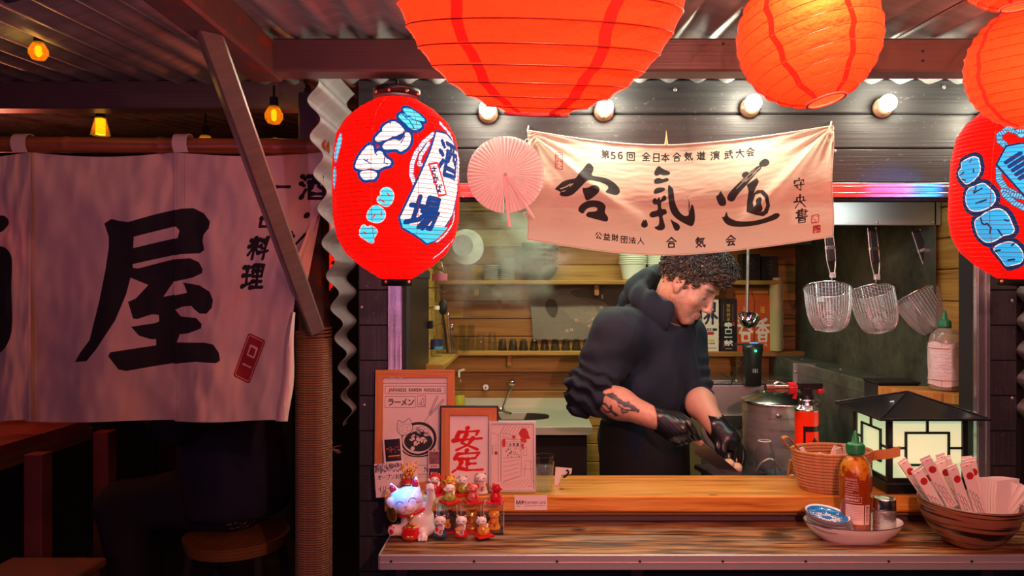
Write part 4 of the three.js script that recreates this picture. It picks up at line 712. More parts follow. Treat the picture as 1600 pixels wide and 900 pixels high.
  const g = sheet((u, v) => {
    const px = lerp(823, 1302, u), py = sag(px) + hgt(px) * (1 - v), top = v;
    // radiating folds from both tied corners, fine horizontal creases in between
    const r1 = Math.hypot(u * 2.7, 1 - v), a1 = Math.atan2(1 - v, u * 2.7), r2 = Math.hypot((1 - u) * 2.7, 1 - v), a2 = Math.atan2(1 - v, (1 - u) * 2.7);
    const f1 = Math.exp(-Math.pow((a1 - 0.62) / 0.07, 2)) * 0.012 * smooth(0.02, 0.25, r1) * (1 - smooth(0.9, 1.7, r1)) + 0.004 * Math.sin(a1 * 22) * (1 - smooth(0.1, 0.7, r1));
    const f2 = Math.exp(-Math.pow((a2 - 0.78) / 0.09, 2)) * 0.013 * smooth(0.02, 0.25, r2) * (1 - smooth(0.8, 1.5, r2)) + 0.004 * Math.sin(a2 * 20) * (1 - smooth(0.1, 0.6, r2));
    const wr = 0.0012 * noise3(u * 9, v * 38, 3) * smooth(0.35, 0.8, v) * Math.sin(Math.PI * u) + 0.0006 * noise3(u * 20, v * 60, 5);
    return P(px + 1.5 * Math.sin(v * 9) * (u < 0.02 || u > 0.98 ? 1 : 0), py, 1.905 + 0.037 * smooth(0.48, 1.0, v) - f1 - f2 - wr - 0.010 * Math.sin(Math.PI * u) * (1 - smooth(0.4, 0.95, v)));
  }, 150, 80);
  part(t, 'cloth', g, mat);
  const hem = M([0.74, 0.62, 0.52], { roughness: 0.9 });
  part(t, 'top_hem', tube(Array.from({ length: 25 }, (_, i) => { const px = lerp(824, 1300, i / 24); return P(px, sag(px) + 1, 1.941); }), 0.0022, 60, 6), hem);
  part(t, 'tie_loop', ring(0.006, 0.0012, 6, 16).rotateX(Math.PI / 2), hem, P(824, 221, 1.93)); part(t, 'tie_loop', ring(0.006, 0.0012, 6, 16).rotateX(Math.PI / 2), hem, P(1299, 200, 1.93)); part(t, 'tie_loop', ring(0.006, 0.0012, 6, 16).rotateX(Math.PI / 2), hem, P(822, 335, 1.89));
  for (const [a, b] of [[P(824, 205, 1.938), P(826, 197, 1.949)], [P(1297, 198, 1.938), P(1299, 190, 1.949)]]) part(t, 'tie_cord', rod(a, b, 0.0018, 0.0018, 6), hem);
}
const peg = thing('wooden_peg', 'thin wooden splinter sticking up behind the banner top', 'peg', P(1041, 222, 1.93)); part(peg, 'stick', new THREE.ConeGeometry(0.005, 0.04, 5), M([0.6, 0.34, 0.14]), [0, 0.012, 0]);
// ------------------------------------------------------------------ round pleated paper fan
{
  const c = P(790, 273, 1.88), t = thing('paper_fan', 'round pleated pink paper fan hung left of the banner', 'fan', c), R = 60 / F * 1.88;
  const fm = M([0.84, 0.70, 0.68], { roughness: 0.85, transmission: 0.2, thickness: 0 });
  const pos = [], n = 56, gap0 = -1.5, span = Math.PI * 2 - 0.12, idx = [], uv = [];
  for (let i = 0; i <= n * 2; i++) { const a = gap0 + span * i / (n * 2), z = i % 2 ? 0.0045 : 0; for (const r of [0.004, R]) { pos.push(Math.cos(a) * r, Math.sin(a) * r, z * (r / R)); uv.push(i, r); } }
  for (let i = 0; i < n * 2; i++) { const a = i * 2; idx.push(a, a + 1, a + 3, a, a + 3, a + 2); }
  const g = new THREE.BufferGeometry(); g.setAttribute('position', new THREE.Float32BufferAttribute(pos, 3)); g.setAttribute('uv', new THREE.Float32BufferAttribute(uv, 2)); g.setIndex(idx);
  const g2 = g.toNonIndexed(); g2.computeVertexNormals();
  part(t, 'pleated_paper', g2, fm);
  const hm = M([0.80, 0.52, 0.48], { roughness: 0.6 });
  const stick = (a, b, w) => { const A = P(...a, 1.875).sub(c), B = P(...b, 1.875).sub(c), L = A.distanceTo(B); const m = part(t, 'handle', board(w, L, 0.004, 0.001), hm, A.clone().add(B).multiplyScalar(0.5)); m.rotation.z = Math.atan2(B.y - A.y, B.x - A.x) - Math.PI / 2; };
  stick([788, 272], [796, 354], 0.008); stick([791, 274], [834, 341], 0.007);
  part(t, 'rivet', ball(0.004, 1, 1, 0.6, 10, 8), MAT.screw, [0, 0, 0.008]);
}
// ------------------------------------------------------------------ counters
const Y_LOW = EYE - 0.593, Y_UP = EYE - 0.518;
const dLow = (py) => 0.593 * F / (py - CY), dUp = (py) => 0.518 * F / (py - CY);
{
  const t = thing('serving_ledge', 'worn dark wooden ledge with a metal edge, lower of the two', 'counter', [0, 0, 0]);
  const x0 = P(593, 0, 1.65).x, x1 = 1.45;
  part(t, 'top_board', board(x1 - x0 - 0.004, 0.03, 0.235, 0.002, 0.2, 0.12), MAT.old, [(x0 + x1) / 2, Y_LOW - 0.015, -1.6525 - 0.118]);
  const trim = part(t, 'edge_trim', rbox(x1 - x0, 0.034, 0.006, 0.002), MAT.aluDull, [(x0 + x1) / 2, Y_LOW - 0.0165, -1.650]);
  part(t, 'edge_lip', board(x1 - x0, 0.002, 0.003, 0.0008), MAT.aluDull, [(x0 + x1) / 2, Y_LOW - 0.0165, -1.6465]);
  part(t, 'side_trim', rbox(0.005, 0.034, 0.235, 0.002), MAT.aluDull, [x0 - 0.001, Y_LOW - 0.0165, -1.768]);
  const hole = new THREE.CylinderGeometry(0.0032, 0.0032, 0.003, 12).rotateX(Math.PI / 2);
  for (let k = 0; k < 9; k++) part(t, 'screw', hole, MAT.blackMatt, P(611 + k * 129.6, 877.5, 1.6468));
  for (const px of [622, 1000, 1562]) part(t, 'bracket', board(0.03, 0.2, 0.03, 0.003), MAT.beam, [P(px, 0, 1.8).x, Y_LOW - 0.13, -1.86]);
  part(t, 'wall_cleat', board(x1 - x0, 0.06, 0.03, 0.003), MAT.beam, [(x0 + x1) / 2, Y_LOW - 0.06, -1.91]);
}
{
  const t = thing('bar_counter', 'glossy orange wooden serving counter board below the window', 'counter', [0, 0, 0]);
  const x0 = P(601, 0, 1.85).x, x1 = 1.16;
  part(t, 'top_board', board(x1 - x0, 0.041, 0.205, 0.004, 0.5, 0.05), MAT.bar, [(x0 + x1) / 2, Y_UP - 0.0205, -1.9525]);
  part(t, 'under_board', board(x1 - x0 - 0.02, 0.014, 0.17, 0.002), MAT.pineDark, [(x0 + x1) / 2 + 0.01, Y_UP - 0.048, -1.955]);
  part(t, 'riser', board(x1 - x0 - 0.03, 0.02, 0.02, 0.002), MAT.beam, [(x0 + x1) / 2 + 0.015, Y_UP - 0.066, -1.90]);
}
// handwritten paper label on the counter edge
{
  const tex = canvasTex(512, 256, (g, W, H) => { g.fillStyle = '#f0e6e0'; g.fillRect(0, 0, W, H); g.fillStyle = '#241c20'; g.font = 'bold 92px sans-serif'; g.fillText('MP:', 18, 160); g.font = '88px sans-serif'; g.fillText('ramen.oni', 168, 154, 322); line(g, [[26, 190], [92, 190]], '#241c20', 6); line(g, [[150, 188], [350, 182]], '#241c20', 6); line(g, [[372, 182], [478, 178]], '#241c20', 6); });
  const t = thing('paper_label', 'small handwritten paper label stuck to the counter edge', 'label', P(829.5, 785, 1.8485));
  part(t, 'paper', sheet((u, v) => V((u - 0.5) * 0.0815, (v - 0.5) * 0.037, 0.0006 + 0.0012 * Math.sin(u * 3)), 6, 3, 0.0004), M([1, 1, 1], { map: tex, roughness: 0.8 }), [0, 0, 0.001]);
}
// ------------------------------------------------------------------ picture frames
function pictureFrame(label, px0, py0, px1, py1, d, art, railW, depth, mat, o = {}) {
  const s = d / F, w = (px1 - px0) * s, h = (py1 - py0) * s, c = P((px0 + px1) / 2, py1, d), t = thing('picture_frame', label, 'picture frame', [c.x, Math.max(c.y, Y_UP), -d]);
  t.rotation.set(-(o.lean ?? 0.09), o.turn || 0, o.roll || 0);
  const W = w / 2, r = railW;
  const rail = (pts) => uvMetres(extrude(pts, depth, 0.0008), 'x', rnd(), rnd());
  const shapes = [[[-W, 0], [W, 0], [W - r, r], [-W + r, r]], [[-W, h], [-W + r, h - r], [W - r, h - r], [W, h]], [[-W, 0], [-W + r, r], [-W + r, h - r], [-W, h]], [[W, 0], [W, h], [W - r, h - r], [W - r, r]]];
  shapes.forEach((p, i) => { const g = extrude(p, depth, 0.0006); part(t, 'rail', uvMetres(g, i < 2 ? 'x' : 'y', rnd(), rnd()), mat, [0, 0, -depth]); });
  if (o.outer) for (const [x, y, a, b] of [[0, h + 0.002, w + 0.008, 0.004], [0, -0.0005, w + 0.008, 0.003], [-W - 0.002, h / 2, 0.004, h], [W + 0.002, h / 2, 0.004, h]]) part(t, 'edge_strip', board(a, b, depth + 0.004, 0.0008), o.outer, [x, y, -depth / 2]);
  part(t, 'picture', sheet((u, v) => V(lerp(-W + r * 0.8, W - r * 0.8, u), lerp(r * 0.8, h - r * 0.8, v), 0), 2, 2), M([1, 1, 1], { map: art, roughness: 0.75 }), [0, 0, -depth * 0.55]);
  part(t, 'glass', new THREE.PlaneGeometry(w - r * 1.7, h - r * 1.7), MAT.glass, [0, h / 2, -depth * 0.4]);
  part(t, 'back_board', new THREE.BoxGeometry(w - 0.004, h - 0.004, 0.003), MAT.pineDark, [0, h / 2, -depth - 0.0015]);
  return t;
}
const sketchInk = '#1c1a1e';
const art1 = canvasTex(760, 1180, (g, W, H) => {
  g.fillStyle = '#e9ddd2'; g.fillRect(0, 0, W, H); const m = (x, y) => [(x - 597) / 100 * W, (y - 593) / 155 * H], L = (s, lw = 4) => line(g, pairs(s).map(([x, y]) => m(x, y)), sketchInk, lw);
  const box = (a, b, c, d, lw) => L(`${a},${b} ${c},${b} ${c},${d} ${a},${d} ${a},${b}`, lw);
  box(599, 604, 694, 746, 6); box(602, 608, 691, 619, 4); box(602, 623, 647, 639, 4); box(650, 622, 662, 638, 4);
  g.fillStyle = sketchInk; g.font = 'bold 50px sans-serif'; g.textAlign = 'center'; g.fillText('JAPANESE  RAMEN  NOODLES', ...m(646.5, 616), 590); g.textAlign = 'left';
  ['ラ', 'ー', 'メ', 'ン'].forEach((c, i) => glyph(g, c, ...m(606 + i * 10, 626), 74, 78, 11, sketchInk)); box(652.5, 632, 655, 635, 3); L('656,636 656,629 658,625 660,628 659,632 661,636 656,636', 4);
  L('681,623 668,650', 5); L('679,622 667,648', 5); L('690,628 669,651', 5); L('688,627 668,649', 5); L('668,650 660,661 664,664 667,660', 4); L('660,661 656,663 663,667', 4);
  // bowl
  const [bx, by] = m(652, 684); g.strokeStyle = sketchInk; g.lineWidth = 8; g.beginPath(); g.ellipse(bx, by, 200, 180, -0.1, 0, 7); g.fillStyle = '#26242a'; g.fill(); g.stroke(); g.fillStyle = '#e9ddd2'; g.beginPath(); g.ellipse(bx - 4, by + 4, 178, 158, -0.1, 0, 7); g.fill(); g.fillStyle = '#2c2a30'; g.beginPath(); g.ellipse(bx, by + 30, 160, 110, 0, 0, 7); g.fill();
  for (let i = 0; i < 22; i++) { const a = rnd() * 6.28, r = rnd(), x = bx + Math.cos(a) * r * 140, y = by + 10 + Math.sin(a) * r * 110; g.fillStyle = '#e9ddd2'; g.strokeStyle = sketchInk; g.lineWidth = 3; g.beginPath(); g.ellipse(x, y, rr(14, 36), rr(10, 24), rnd() * 3, 0, 7); g.fill(); g.stroke(); }
  for (let i = 0; i < 16; i++) { g.strokeStyle = sketchInk; g.lineWidth = 3; g.beginPath(); g.arc(bx + rr(-60, 110), by + rr(-110, -30), rr(12, 46), rnd() * 6, rnd() * 6 + 2); g.stroke(); }
  g.lineWidth = 14; g.beginPath(); g.ellipse(bx, by + 96, 185, 100, 0, 0.25, 2.9); g.stroke();
  // cat resting on the rim
  const cat = pairs('621,662 622,656 627,661 633,659 638,653 642,661 644,669 640,676 632,680 624,678 620,672').map(([x, y]) => m(x, y)); poly(g, cat, '#e9ddd2', sketchInk, 5); for (let i = 0; i < 40; i++) { const [x, y] = m(rr(623, 642), rr(661, 677)); line(g, [[x, y], [x + rr(-8, 8), y + rr(4, 14)]], sketchInk, 3); }
  L('599,722 694,722', 4); L('599,735 694,735', 3); g.font = 'bold 70px serif'; g.fillStyle = sketchInk; g.fillText('No   @', ...m(660, 731)); g.font = '26px sans-serif'; g.fillText('•• ••   • •••', ...m(652, 740));
});
const art2 = canvasTex(512, 860, (g, W, H) => { g.fillStyle = '#efe6e0'; g.fillRect(0, 0, W, H); const red = '#d8140c'; glyph(g, '安', 60, 170, 350, 280, 42, red, 0.75); glyph(g, '定', 50, 440, 370, 270, 40, red, 0.75); g.fillStyle = '#333'; for (let i = 0; i < 9; i++) { g.font = '18px sans-serif'; g.fillText(rnd() > 0.5 ? '~' : ':', 470, 270 + i * 22); } });
const art3 = canvasTex(560, 830, (g, W, H) => {
  g.fillStyle = '#eadbd0'; g.fillRect(0, 0, W, H); const m = (x, y) => [(x - 766) / 70 * W, (y - 664) / 98 * H], L = (s, lw = 2.5) => line(g, pairs(s).map(([x, y]) => m(x, y)), '#2a2226', lw);
  for (let i = 0; i < 9; i++) L(`${788 + i * 5},${668 + (i % 2)} ${780 + i * 5},${681}`); L('780,684 788,668'); L('786,678 806,684 820,672'); L('784,684 804,690'); for (let i = 0; i < 8; i++) L(`${788 + i * 3},${680 + i} ${786 + i * 3},${685 + i * 0.8}`);
  L('768,678 778,682 778,750 780,750', 3); L('782,683 782,750', 3); L('785,688 814,688'); L('815,688 815,740', 3); L('783,690 783,750');
  for (let i = 0; i < 5; i++) L(`786,${722 + i * 7} 812,${718 + i * 6}`); L('785,716 814,714', 3); L('784,752 816,742', 3); for (let i = 0; i < 9; i++) L(`${768 + i * 7},762 ${790 + i * 6},${752 - i}`, 1.6);
  g.strokeStyle = '#2a2226'; g.lineWidth = 3; g.strokeRect(...m(792, 692), 180, 60); for (let i = 0; i < 26; i++) { const x = rr(790, 814), y = rr(700, 714); L(`${x},${y} ${x + rr(-2, 2)},${y + rr(-2, 2)} ${x + rr(-2, 2)},${y + rr(0, 3)}`, 4); }
  ['合', '気', '道'].forEach((c, i) => glyph(g, c, ...m(795 + i * 6, 693.5), 38, 42, 5, '#2a2226')); for (let i = 0; i < 7; i++) L(`${768},${697 + i * 2} ${769.5},${698 + i * 2}`, 5); for (let i = 0; i < 6; i++) L(`${773},${694 + i * 2.4} ${775.5},${695 + i * 2.4}`, 3);
  const red = (pts, c) => poly(g, pairs(pts).map(([x, y]) => m(x, y)), c); red('813,675 820,670 826,676 828,684 831,687 824,688 815,686 811,681', 'rgba(196,40,40,0.9)'); red('813,686 822,686 825,692 820,694 814,691', 'rgba(196,48,44,0.85)'); red('784,688 790,686 790,700 784,700', 'rgba(196,48,44,0.9)'); red('800,682 806,682 806,687 801,688', 'rgba(196,48,44,0.9)'); red('815,694 820,694 819,704 816,702', 'rgba(196,48,44,0.8)'); red('772,706 777,706 777,711 772,711', 'rgba(150,40,50,0.9)');
  L('820,720 832,720 830,724'); L('822,724 820,742'); L('830,724 832,744'); L('817,732 834,732'); L('819,700 824,700 824,712 819,712 819,700'); L('827,758 833,757', 3);
});
pictureFrame('large wooden frame with a noodle bowl poster against the left jamb', 585, 584, 709, 770, 1.905, art1, 0.018, 0.016, MAT.frameWood, { lean: 0.05 });
pictureFrame('wooden frame with black edge holding two red brush characters', 689, 638, 776, 769, 1.885, art2, 0.0205, 0.014, MAT.frameWood, { lean: 0.06, outer: MAT.black });
pictureFrame('slim silver frame with an ink sketch of the stall', 764, 660, 837, 768, 1.872, art3, 0.005, 0.01, MAT.aluDull, { lean: 0.07 });
// cards tucked into the large frame
function card(label, px0, py0, px1, py1, d, roll, tex, o = {}) {
  const s = d / F, w = (px1 - px0) * s, h = (py1 - py0) * s, t = thing(o.name || 'photo_card', label, o.category || 'card', P((px0 + px1) / 2, (py0 + py1) / 2, d)); t.rotation.set(-0.06, 0, roll);
  part(t, 'paper', sheet((u, v) => V((u - 0.5) * w, (v - 0.5) * h, 0.002 * Math.sin(u * 3.14)), 6, 4, 0.0005), M([1, 1, 1], { map: tex, roughness: 0.5 })); return t;
}
card('instant photo of the glowing stall tucked into the large frame', 599, 682, 629, 727, 1.888, 0.09, canvasTex(256, 384, (g, W, H) => { g.fillStyle = '#e8d8d0'; g.fillRect(0, 0, W, H); g.fillStyle = '#0e0c10'; g.fillRect(24, 36, 208, 290); g.fillStyle = '#c85040'; for (let i = 0; i < 24; i++) g.fillRect(rr(40, 210), rr(130, 200), rr(6, 26), rr(6, 16)); g.fillStyle = '#f08030'; g.fillRect(60, 250, 160, 16); g.fillStyle = '#604038'; g.fillRect(60, 280, 170, 8); }));
card('narrow photo strip beside the black edged frame', 669, 704, 688, 748, 1.8925, 0, canvasTex(192, 384, (g, W, H) => { g.fillStyle = '#d8b8b0'; g.fillRect(0, 0, W, H); g.fillStyle = '#8a5a60'; g.fillRect(14, 14, 164, 170); g.fillStyle = '#2a1c24'; for (let i = 0; i < 40; i++) g.fillRect(rr(20, 160), rr(20, 170), rr(3, 20), rr(3, 12)); for (let i = 0; i < 3; i++) g.fillRect(50 + i * 34, 200, 16, 22); g.fillRect(14, 240, 164, 120); g.fillStyle = '#b08080'; g.fillRect(40, 290, 110, 30); }));
card('postcard with a picture strip and handwriting standing behind the large cat', 586, 723, 653, 775, 1.882, 0.07, canvasTex(640, 500, (g, W, H) => { g.fillStyle = '#ecdcd6'; g.fillRect(0, 0, W, H); for (let i = 0; i < 240; i++) { const k = rnd() * 200; g.fillStyle = `rgb(${k + 40},${k + 30},${k + 30})`; g.fillRect(rnd() * W * 0.7, rnd() * 110, rr(6, 30), rr(4, 40)); } for (let i = 0; i < 120; i++) { g.fillStyle = ['#f0c020', '#d8a010', '#fff0a0', '#c03020'][i % 4]; g.fillRect(W * 0.62 + rnd() * W * 0.36, rnd() * 130, rr(6, 30), rr(4, 30)); } ['オ', 'ー', 'プ', 'ン', 'お', '知'].forEach((c, i) => glyph(g, c, 40 + i * 66, 165, 62, 80, 8, '#2a2024')); ['イ', 'リ', 'ー', 'ン', 'か', 'さ'].forEach((c, i) => glyph(g, c, 40 + i * 66, 330, 62, 90, 8, '#2a2024')); }), { name: 'postcard', category: 'postcard' });
// ------------------------------------------------------------------ lucky cats
const glaze = (c, o = {}) => M(c, { roughness: 0.16, clearcoat: 0.6, clearcoatRoughness: 0.1, ...o });
const catWhite = glaze([0.82, 0.77, 0.72]), catRed = glaze([0.62, 0.012, 0.02]), catGold = M([0.85, 0.52, 0.12], { metalness: 0.9, roughness: 0.25 }), inkMat = M([0.03, 0.02, 0.02], { roughness: 0.4 }), catPink = glaze([0.80, 0.22, 0.20]);
{
  const d = 1.775, s = d / F, o = P(643, 836, d), t = thing('lucky_cat', 'large white beckoning cat with red collar, coin and money bag', 'cat figurine', [o.x, Y_LOW, -d]);
  const q = (x, y, z) => V((x - 643) * s, (836 - y) * s, z * s);
  const hc = q(638, 779, 6), roll = 0.22, HX = V(Math.cos(roll), Math.sin(roll), 0), HY = V(-Math.sin(roll), Math.cos(roll), 0);
  const hp = (x, y, z) => hc.clone().addScaledVector(HX, x * s).addScaledVector(HY, y * s).add(V(0, 0, z * s));
  const earL = [hp(-15, 14, 0), hp(-20, 30, -2)], earR = [hp(15, 14, 0), hp(20, 31, -2)];
  const f = (p) => {
    const lx = (p.x - hc.x) * HX.x + (p.y - hc.y) * HX.y, ly = (p.x - hc.x) * HY.x + (p.y - hc.y) * HY.y;
    let a = ellipsoid(V(lx, ly, p.z - hc.z), V(0, 0, 0), 25 * s, 22 * s, 21 * s);
    a = smin(a, capsule(p, earL[0], earL[1], 9 * s, 2.2 * s), 3 * s); a = smin(a, capsule(p, earR[0], earR[1], 9 * s, 2.2 * s), 3 * s);
    a = smin(a, ellipsoid(V(lx, ly, p.z - hc.z), V(0, -9 * s, 15 * s), 13 * s, 8 * s, 8 * s), 6 * s);
    let b = ellipsoid(p, q(652, 811, -4), 26 * s, 27 * s, 22 * s); b = smin(b, ellipsoid(p, q(650, 826, -2), 30 * s, 12 * s, 20 * s), 10 * s);
    b = smin(b, capsule(p, q(667, 794, 4), q(675, 774, 8), 7.5 * s, 6 * s), 5 * s); b = smin(b, capsule(p, q(675, 774, 8), q(674, 757, 11), 6 * s, 6.2 * s), 4 * s);
    for (const [x, y] of [[670, 753], [674, 752], [678, 753.5]]) b = smin(b, capsule(p, q(x, y, 12), q(x, y + 5, 16), 2.3 * s, 2.3 * s), 1.2 * s);
    b = smin(b, capsule(p, q(630, 794, 6), q(616, 784, 14), 7 * s, 6 * s), 5 * s); b = smin(b, ellipsoid(p, q(612, 778, 15), 6 * s, 7 * s, 6 * s), 3 * s);
    b = smin(b, capsule(p, q(634, 824, 8), q(619, 820, 20), 9 * s, 8.5 * s), 5 * s); b = smin(b, capsule(p, q(665, 826, 10), q(664, 830, 22), 8 * s, 6 * s), 5 * s);
    for (const x of [659, 664, 669]) b = smin(b, capsule(p, q(x, 829, 24), q(x, 833, 27), 2.8 * s, 2.4 * s), 1.2 * s);
    b = Math.max(b, -(p.y - 0.0005));
    return smin(a, b, 4 * s);
  };
  part(t, 'body', surf(f, V(-46 * s, -0.002, -30 * s), V(46 * s, 102 * s, 34 * s), 1.25 * s), catWhite);
  const onFace = (x, y) => { let z = 34; while (z > 0 && f(hp(x, y, z)) > 0) z -= 0.25; return hp(x, y, z + 0.25); };
  for (const [e, m] of [[earL, -1], [earR, 1]]) part(t, 'ear_lining', ball(1, 5.2 * s, 8.4 * s, 3 * s, 14, 10), catRed, e[0].clone().lerp(e[1], 0.5).add(V(0, 0, 4.6 * s)), [0, 0, roll - m * 0.28]);
  const arc = (pts, r = 0.45) => tube(pts.map(([x, y]) => onFace(x, y)), r * s, 20, 5);
  part(t, 'eye', arc([[-15, 2], [-11, 5.5], [-7, 5.5], [-3, 2.5]], 0.6), inkMat); part(t, 'eye', arc([[5, 3], [9, 6.5], [13, 6.5], [17, 3]], 0.6), inkMat);
  part(t, 'mouth', arc([[-11, -8], [-7, -12], [-2, -10], [0, -6], [3, -10], [8, -11.5], [12, -7]], 0.55), glaze([0.6, 0.05, 0.06])); part(t, 'nose', ball(1.9 * s, 1.3, 0.9, 0.7, 12, 8), glaze([0.8, 0.15, 0.2]), onFace(0, -3.5));
  part(t, 'cheek', ball(2.8 * s, 1.3, 0.9, 0.25, 12, 8), glaze([0.9, 0.28, 0.3]), onFace(17, -1));
  for (const [x, y] of [[18, 3], [19, 0.5], [20, -3], [-19, 0], [-20, -4]]) part(t, 'whisker', arc([[x, y], [x + Math.sign(x) * 2.5, y + 0.6]], 0.3), inkMat);
  for (const x of [7, 9.5, 12]) part(t, 'brow_mark', arc([[x, 13], [x + 0.3, 16]], 0.3), M([0.5, 0.45, 0.45]));
  part(t, 'collar', (() => { const g = new THREE.TorusGeometry(18.5 * s, 2.7 * s, 10, 48).rotateX(Math.PI / 2).scale(1.12, 1, 1).rotateZ(0.28); return g; })(), catRed, q(645, 796, 3));
  part(t, 'bell', ball(4.6 * s, 1, 1, 1, 18, 12), catGold, q(646, 799, 25));
  const coin = part(t, 'coin', extrude(Array.from({ length: 24 }, (_, i) => [Math.cos(i / 24 * 6.283) * 8 * s, Math.sin(i / 24 * 6.283) * 12.5 * s]), 2 * s, 0.4 * s), catGold, q(616, 796, 17), [0, -0.35, 0.2]);
  for (let i = 0; i < 6; i++) part(coin, 'engraving', new THREE.BoxGeometry((i % 3 === 0 ? 9 : 6) * s, 0.9 * s, 0.8 * s), inkMat, [0, (7.5 - i * 3) * s, 2.6 * s]); for (const x of [-1.8, 1.8]) part(coin, 'engraving', new THREE.BoxGeometry(0.9 * s, 15 * s, 0.8 * s), inkMat, [x * s, 0, 2.6 * s]);
  part(t, 'sole', ball(1, 6.4 * s, 8 * s, 2 * s, 16, 10), glaze([0.75, 0.80, 0.85]), q(617, 819, 27), [0, -0.25, 0]); part(t, 'paw_pad', ball(1, 3.6 * s, 4.4 * s, 1.6 * s, 14, 10), catRed, q(617, 820, 28.6), [0, -0.25, 0]);
  for (const [x, y] of [[613, 813], [617, 811.5], [620.5, 813.5]]) part(t, 'toe_pad', ball(1.5 * s, 1, 1, 0.6, 10, 8), catRed, q(x, y, 28.6));
  const bag = part(t, 'money_bag', lathe([[0, 0], [11, 0.2], [14, 4], [14.2, 10], [12.5, 15], [13.6, 18], [12, 19], [0, 19]].map(([r, y]) => [r * s, y * s]), 30).scale(1, 1, 0.75), catRed, q(645, 834.5, 21));
  for (const [x, y, z] of [[-8, 19.5, 3], [-2, 20.5, 5], [5, 19.5, 5], [9, 19.5, 1], [-4, 21, -2], [3, 23.5, 1], [-1, 24.5, -1]]) part(bag, 'coin', ball(3.6 * s, 1.15, 0.6, 1, 14, 8), catGold, [x * s, y * s, z * s]);
  part(bag, 'bow', merge([ball(2.6 * s, 1.2, 0.8, 0.5, 10, 8).translate(-3 * s, 0, 0), ball(2.6 * s, 1.2, 0.8, 0.5, 10, 8).translate(3 * s, 0, 0), ball(1.5 * s, 1, 1, 0.7, 8, 6)]), catGold, [0, 7 * s, 10.6 * s]);
}
// small cats, one height unit tall
const smallHead = surf((p) => { let a = ellipsoid(p, V(0, 0.72, 0.03), 0.27, 0.22, 0.22); for (const x of [-1, 1]) a = smin(a, capsule(p, V(x * 0.16, 0.86, 0), V(x * 0.2, 0.985, -0.01), 0.085, 0.02), 0.04); return smin(a, ellipsoid(p, V(0, 0.66, 0.2), 0.12, 0.07, 0.06), 0.06); }, V(-0.36, 0.44, -0.28), V(0.36, 1.04, 0.34), 0.034);
const coatBody = surf((p) => { const k = smooth(0.0, 0.62, p.y), w = lerp(0.30, 0.17, k), dd = lerp(0.23, 0.15, k); let a = Math.max(Math.hypot(p.x / w, p.z / dd) - 1, 0 - p.y + 0.01, p.y - 0.6) * 0.16; return smin(a, ellipsoid(p, V(0, 0.08, 0.02), 0.3, 0.09, 0.23), 0.05); }, V(-0.4, -0.02, -0.34), V(0.4, 0.7, 0.34), 0.034);
const apronGeo = sheet((u, v) => { const a = (u - 0.5) * 1.9, k = lerp(0.30, 0.19, v), y = lerp(0.06, 0.52, v); return V(Math.sin(a) * k * 0.86, y, Math.cos(a) * (k * 0.8 + 0.012)); }, 12, 8, 0.01);
const potGeo = lathe([[0, 0], [0.2, 0.01], [0.3, 0.12], [0.32, 0.25], [0.28, 0.4], [0.22, 0.48], [0.25, 0.52], [0.22, 0.54], [0, 0.54]], 28);
const matGeo = (() => { const g = extrude([[-0.4, -0.4], [0.4, -0.4], [0.4, 0.4], [-0.4, 0.4]], 0.05, 0.03).rotateX(-Math.PI / 2); return g; })();
const faceArc = (pts, r) => tube(pts.map(([x, y]) => { const yy = y - 0.72, z = 0.03 + 0.22 * Math.sqrt(Math.max(0.02, 1 - (x / 0.27) ** 2 - (yy / 0.22) ** 2)); return V(x, y, Math.max(z, 0.2 + 0.06 * Math.sqrt(Math.max(0, 1 - (x / 0.12) ** 2 - ((y - 0.66) / 0.07) ** 2))) + 0.006); }), r, 12, 5);
const eyeL = faceArc([[-0.17, 0.74], [-0.12, 0.77], [-0.06, 0.74]], 0.011), eyeR = faceArc([[0.06, 0.74], [0.12, 0.77], [0.17, 0.74]], 0.011), mouthS = faceArc([[-0.07, 0.645], [-0.03, 0.625], [0, 0.65], [0.03, 0.625], [0.07, 0.645]], 0.01);
const earIn = ball(0.055, 0.8, 1.2, 0.5, 10, 8), pawS = new THREE.CapsuleGeometry(0.062, 0.14, 4, 10), noseS = ball(0.022, 1.2, 0.8, 0.8, 8, 6), emblemS = ball(0.1, 0.9, 1.1, 0.3, 12, 8), markS = new THREE.BoxGeometry(0.11, 0.024, 0.016);
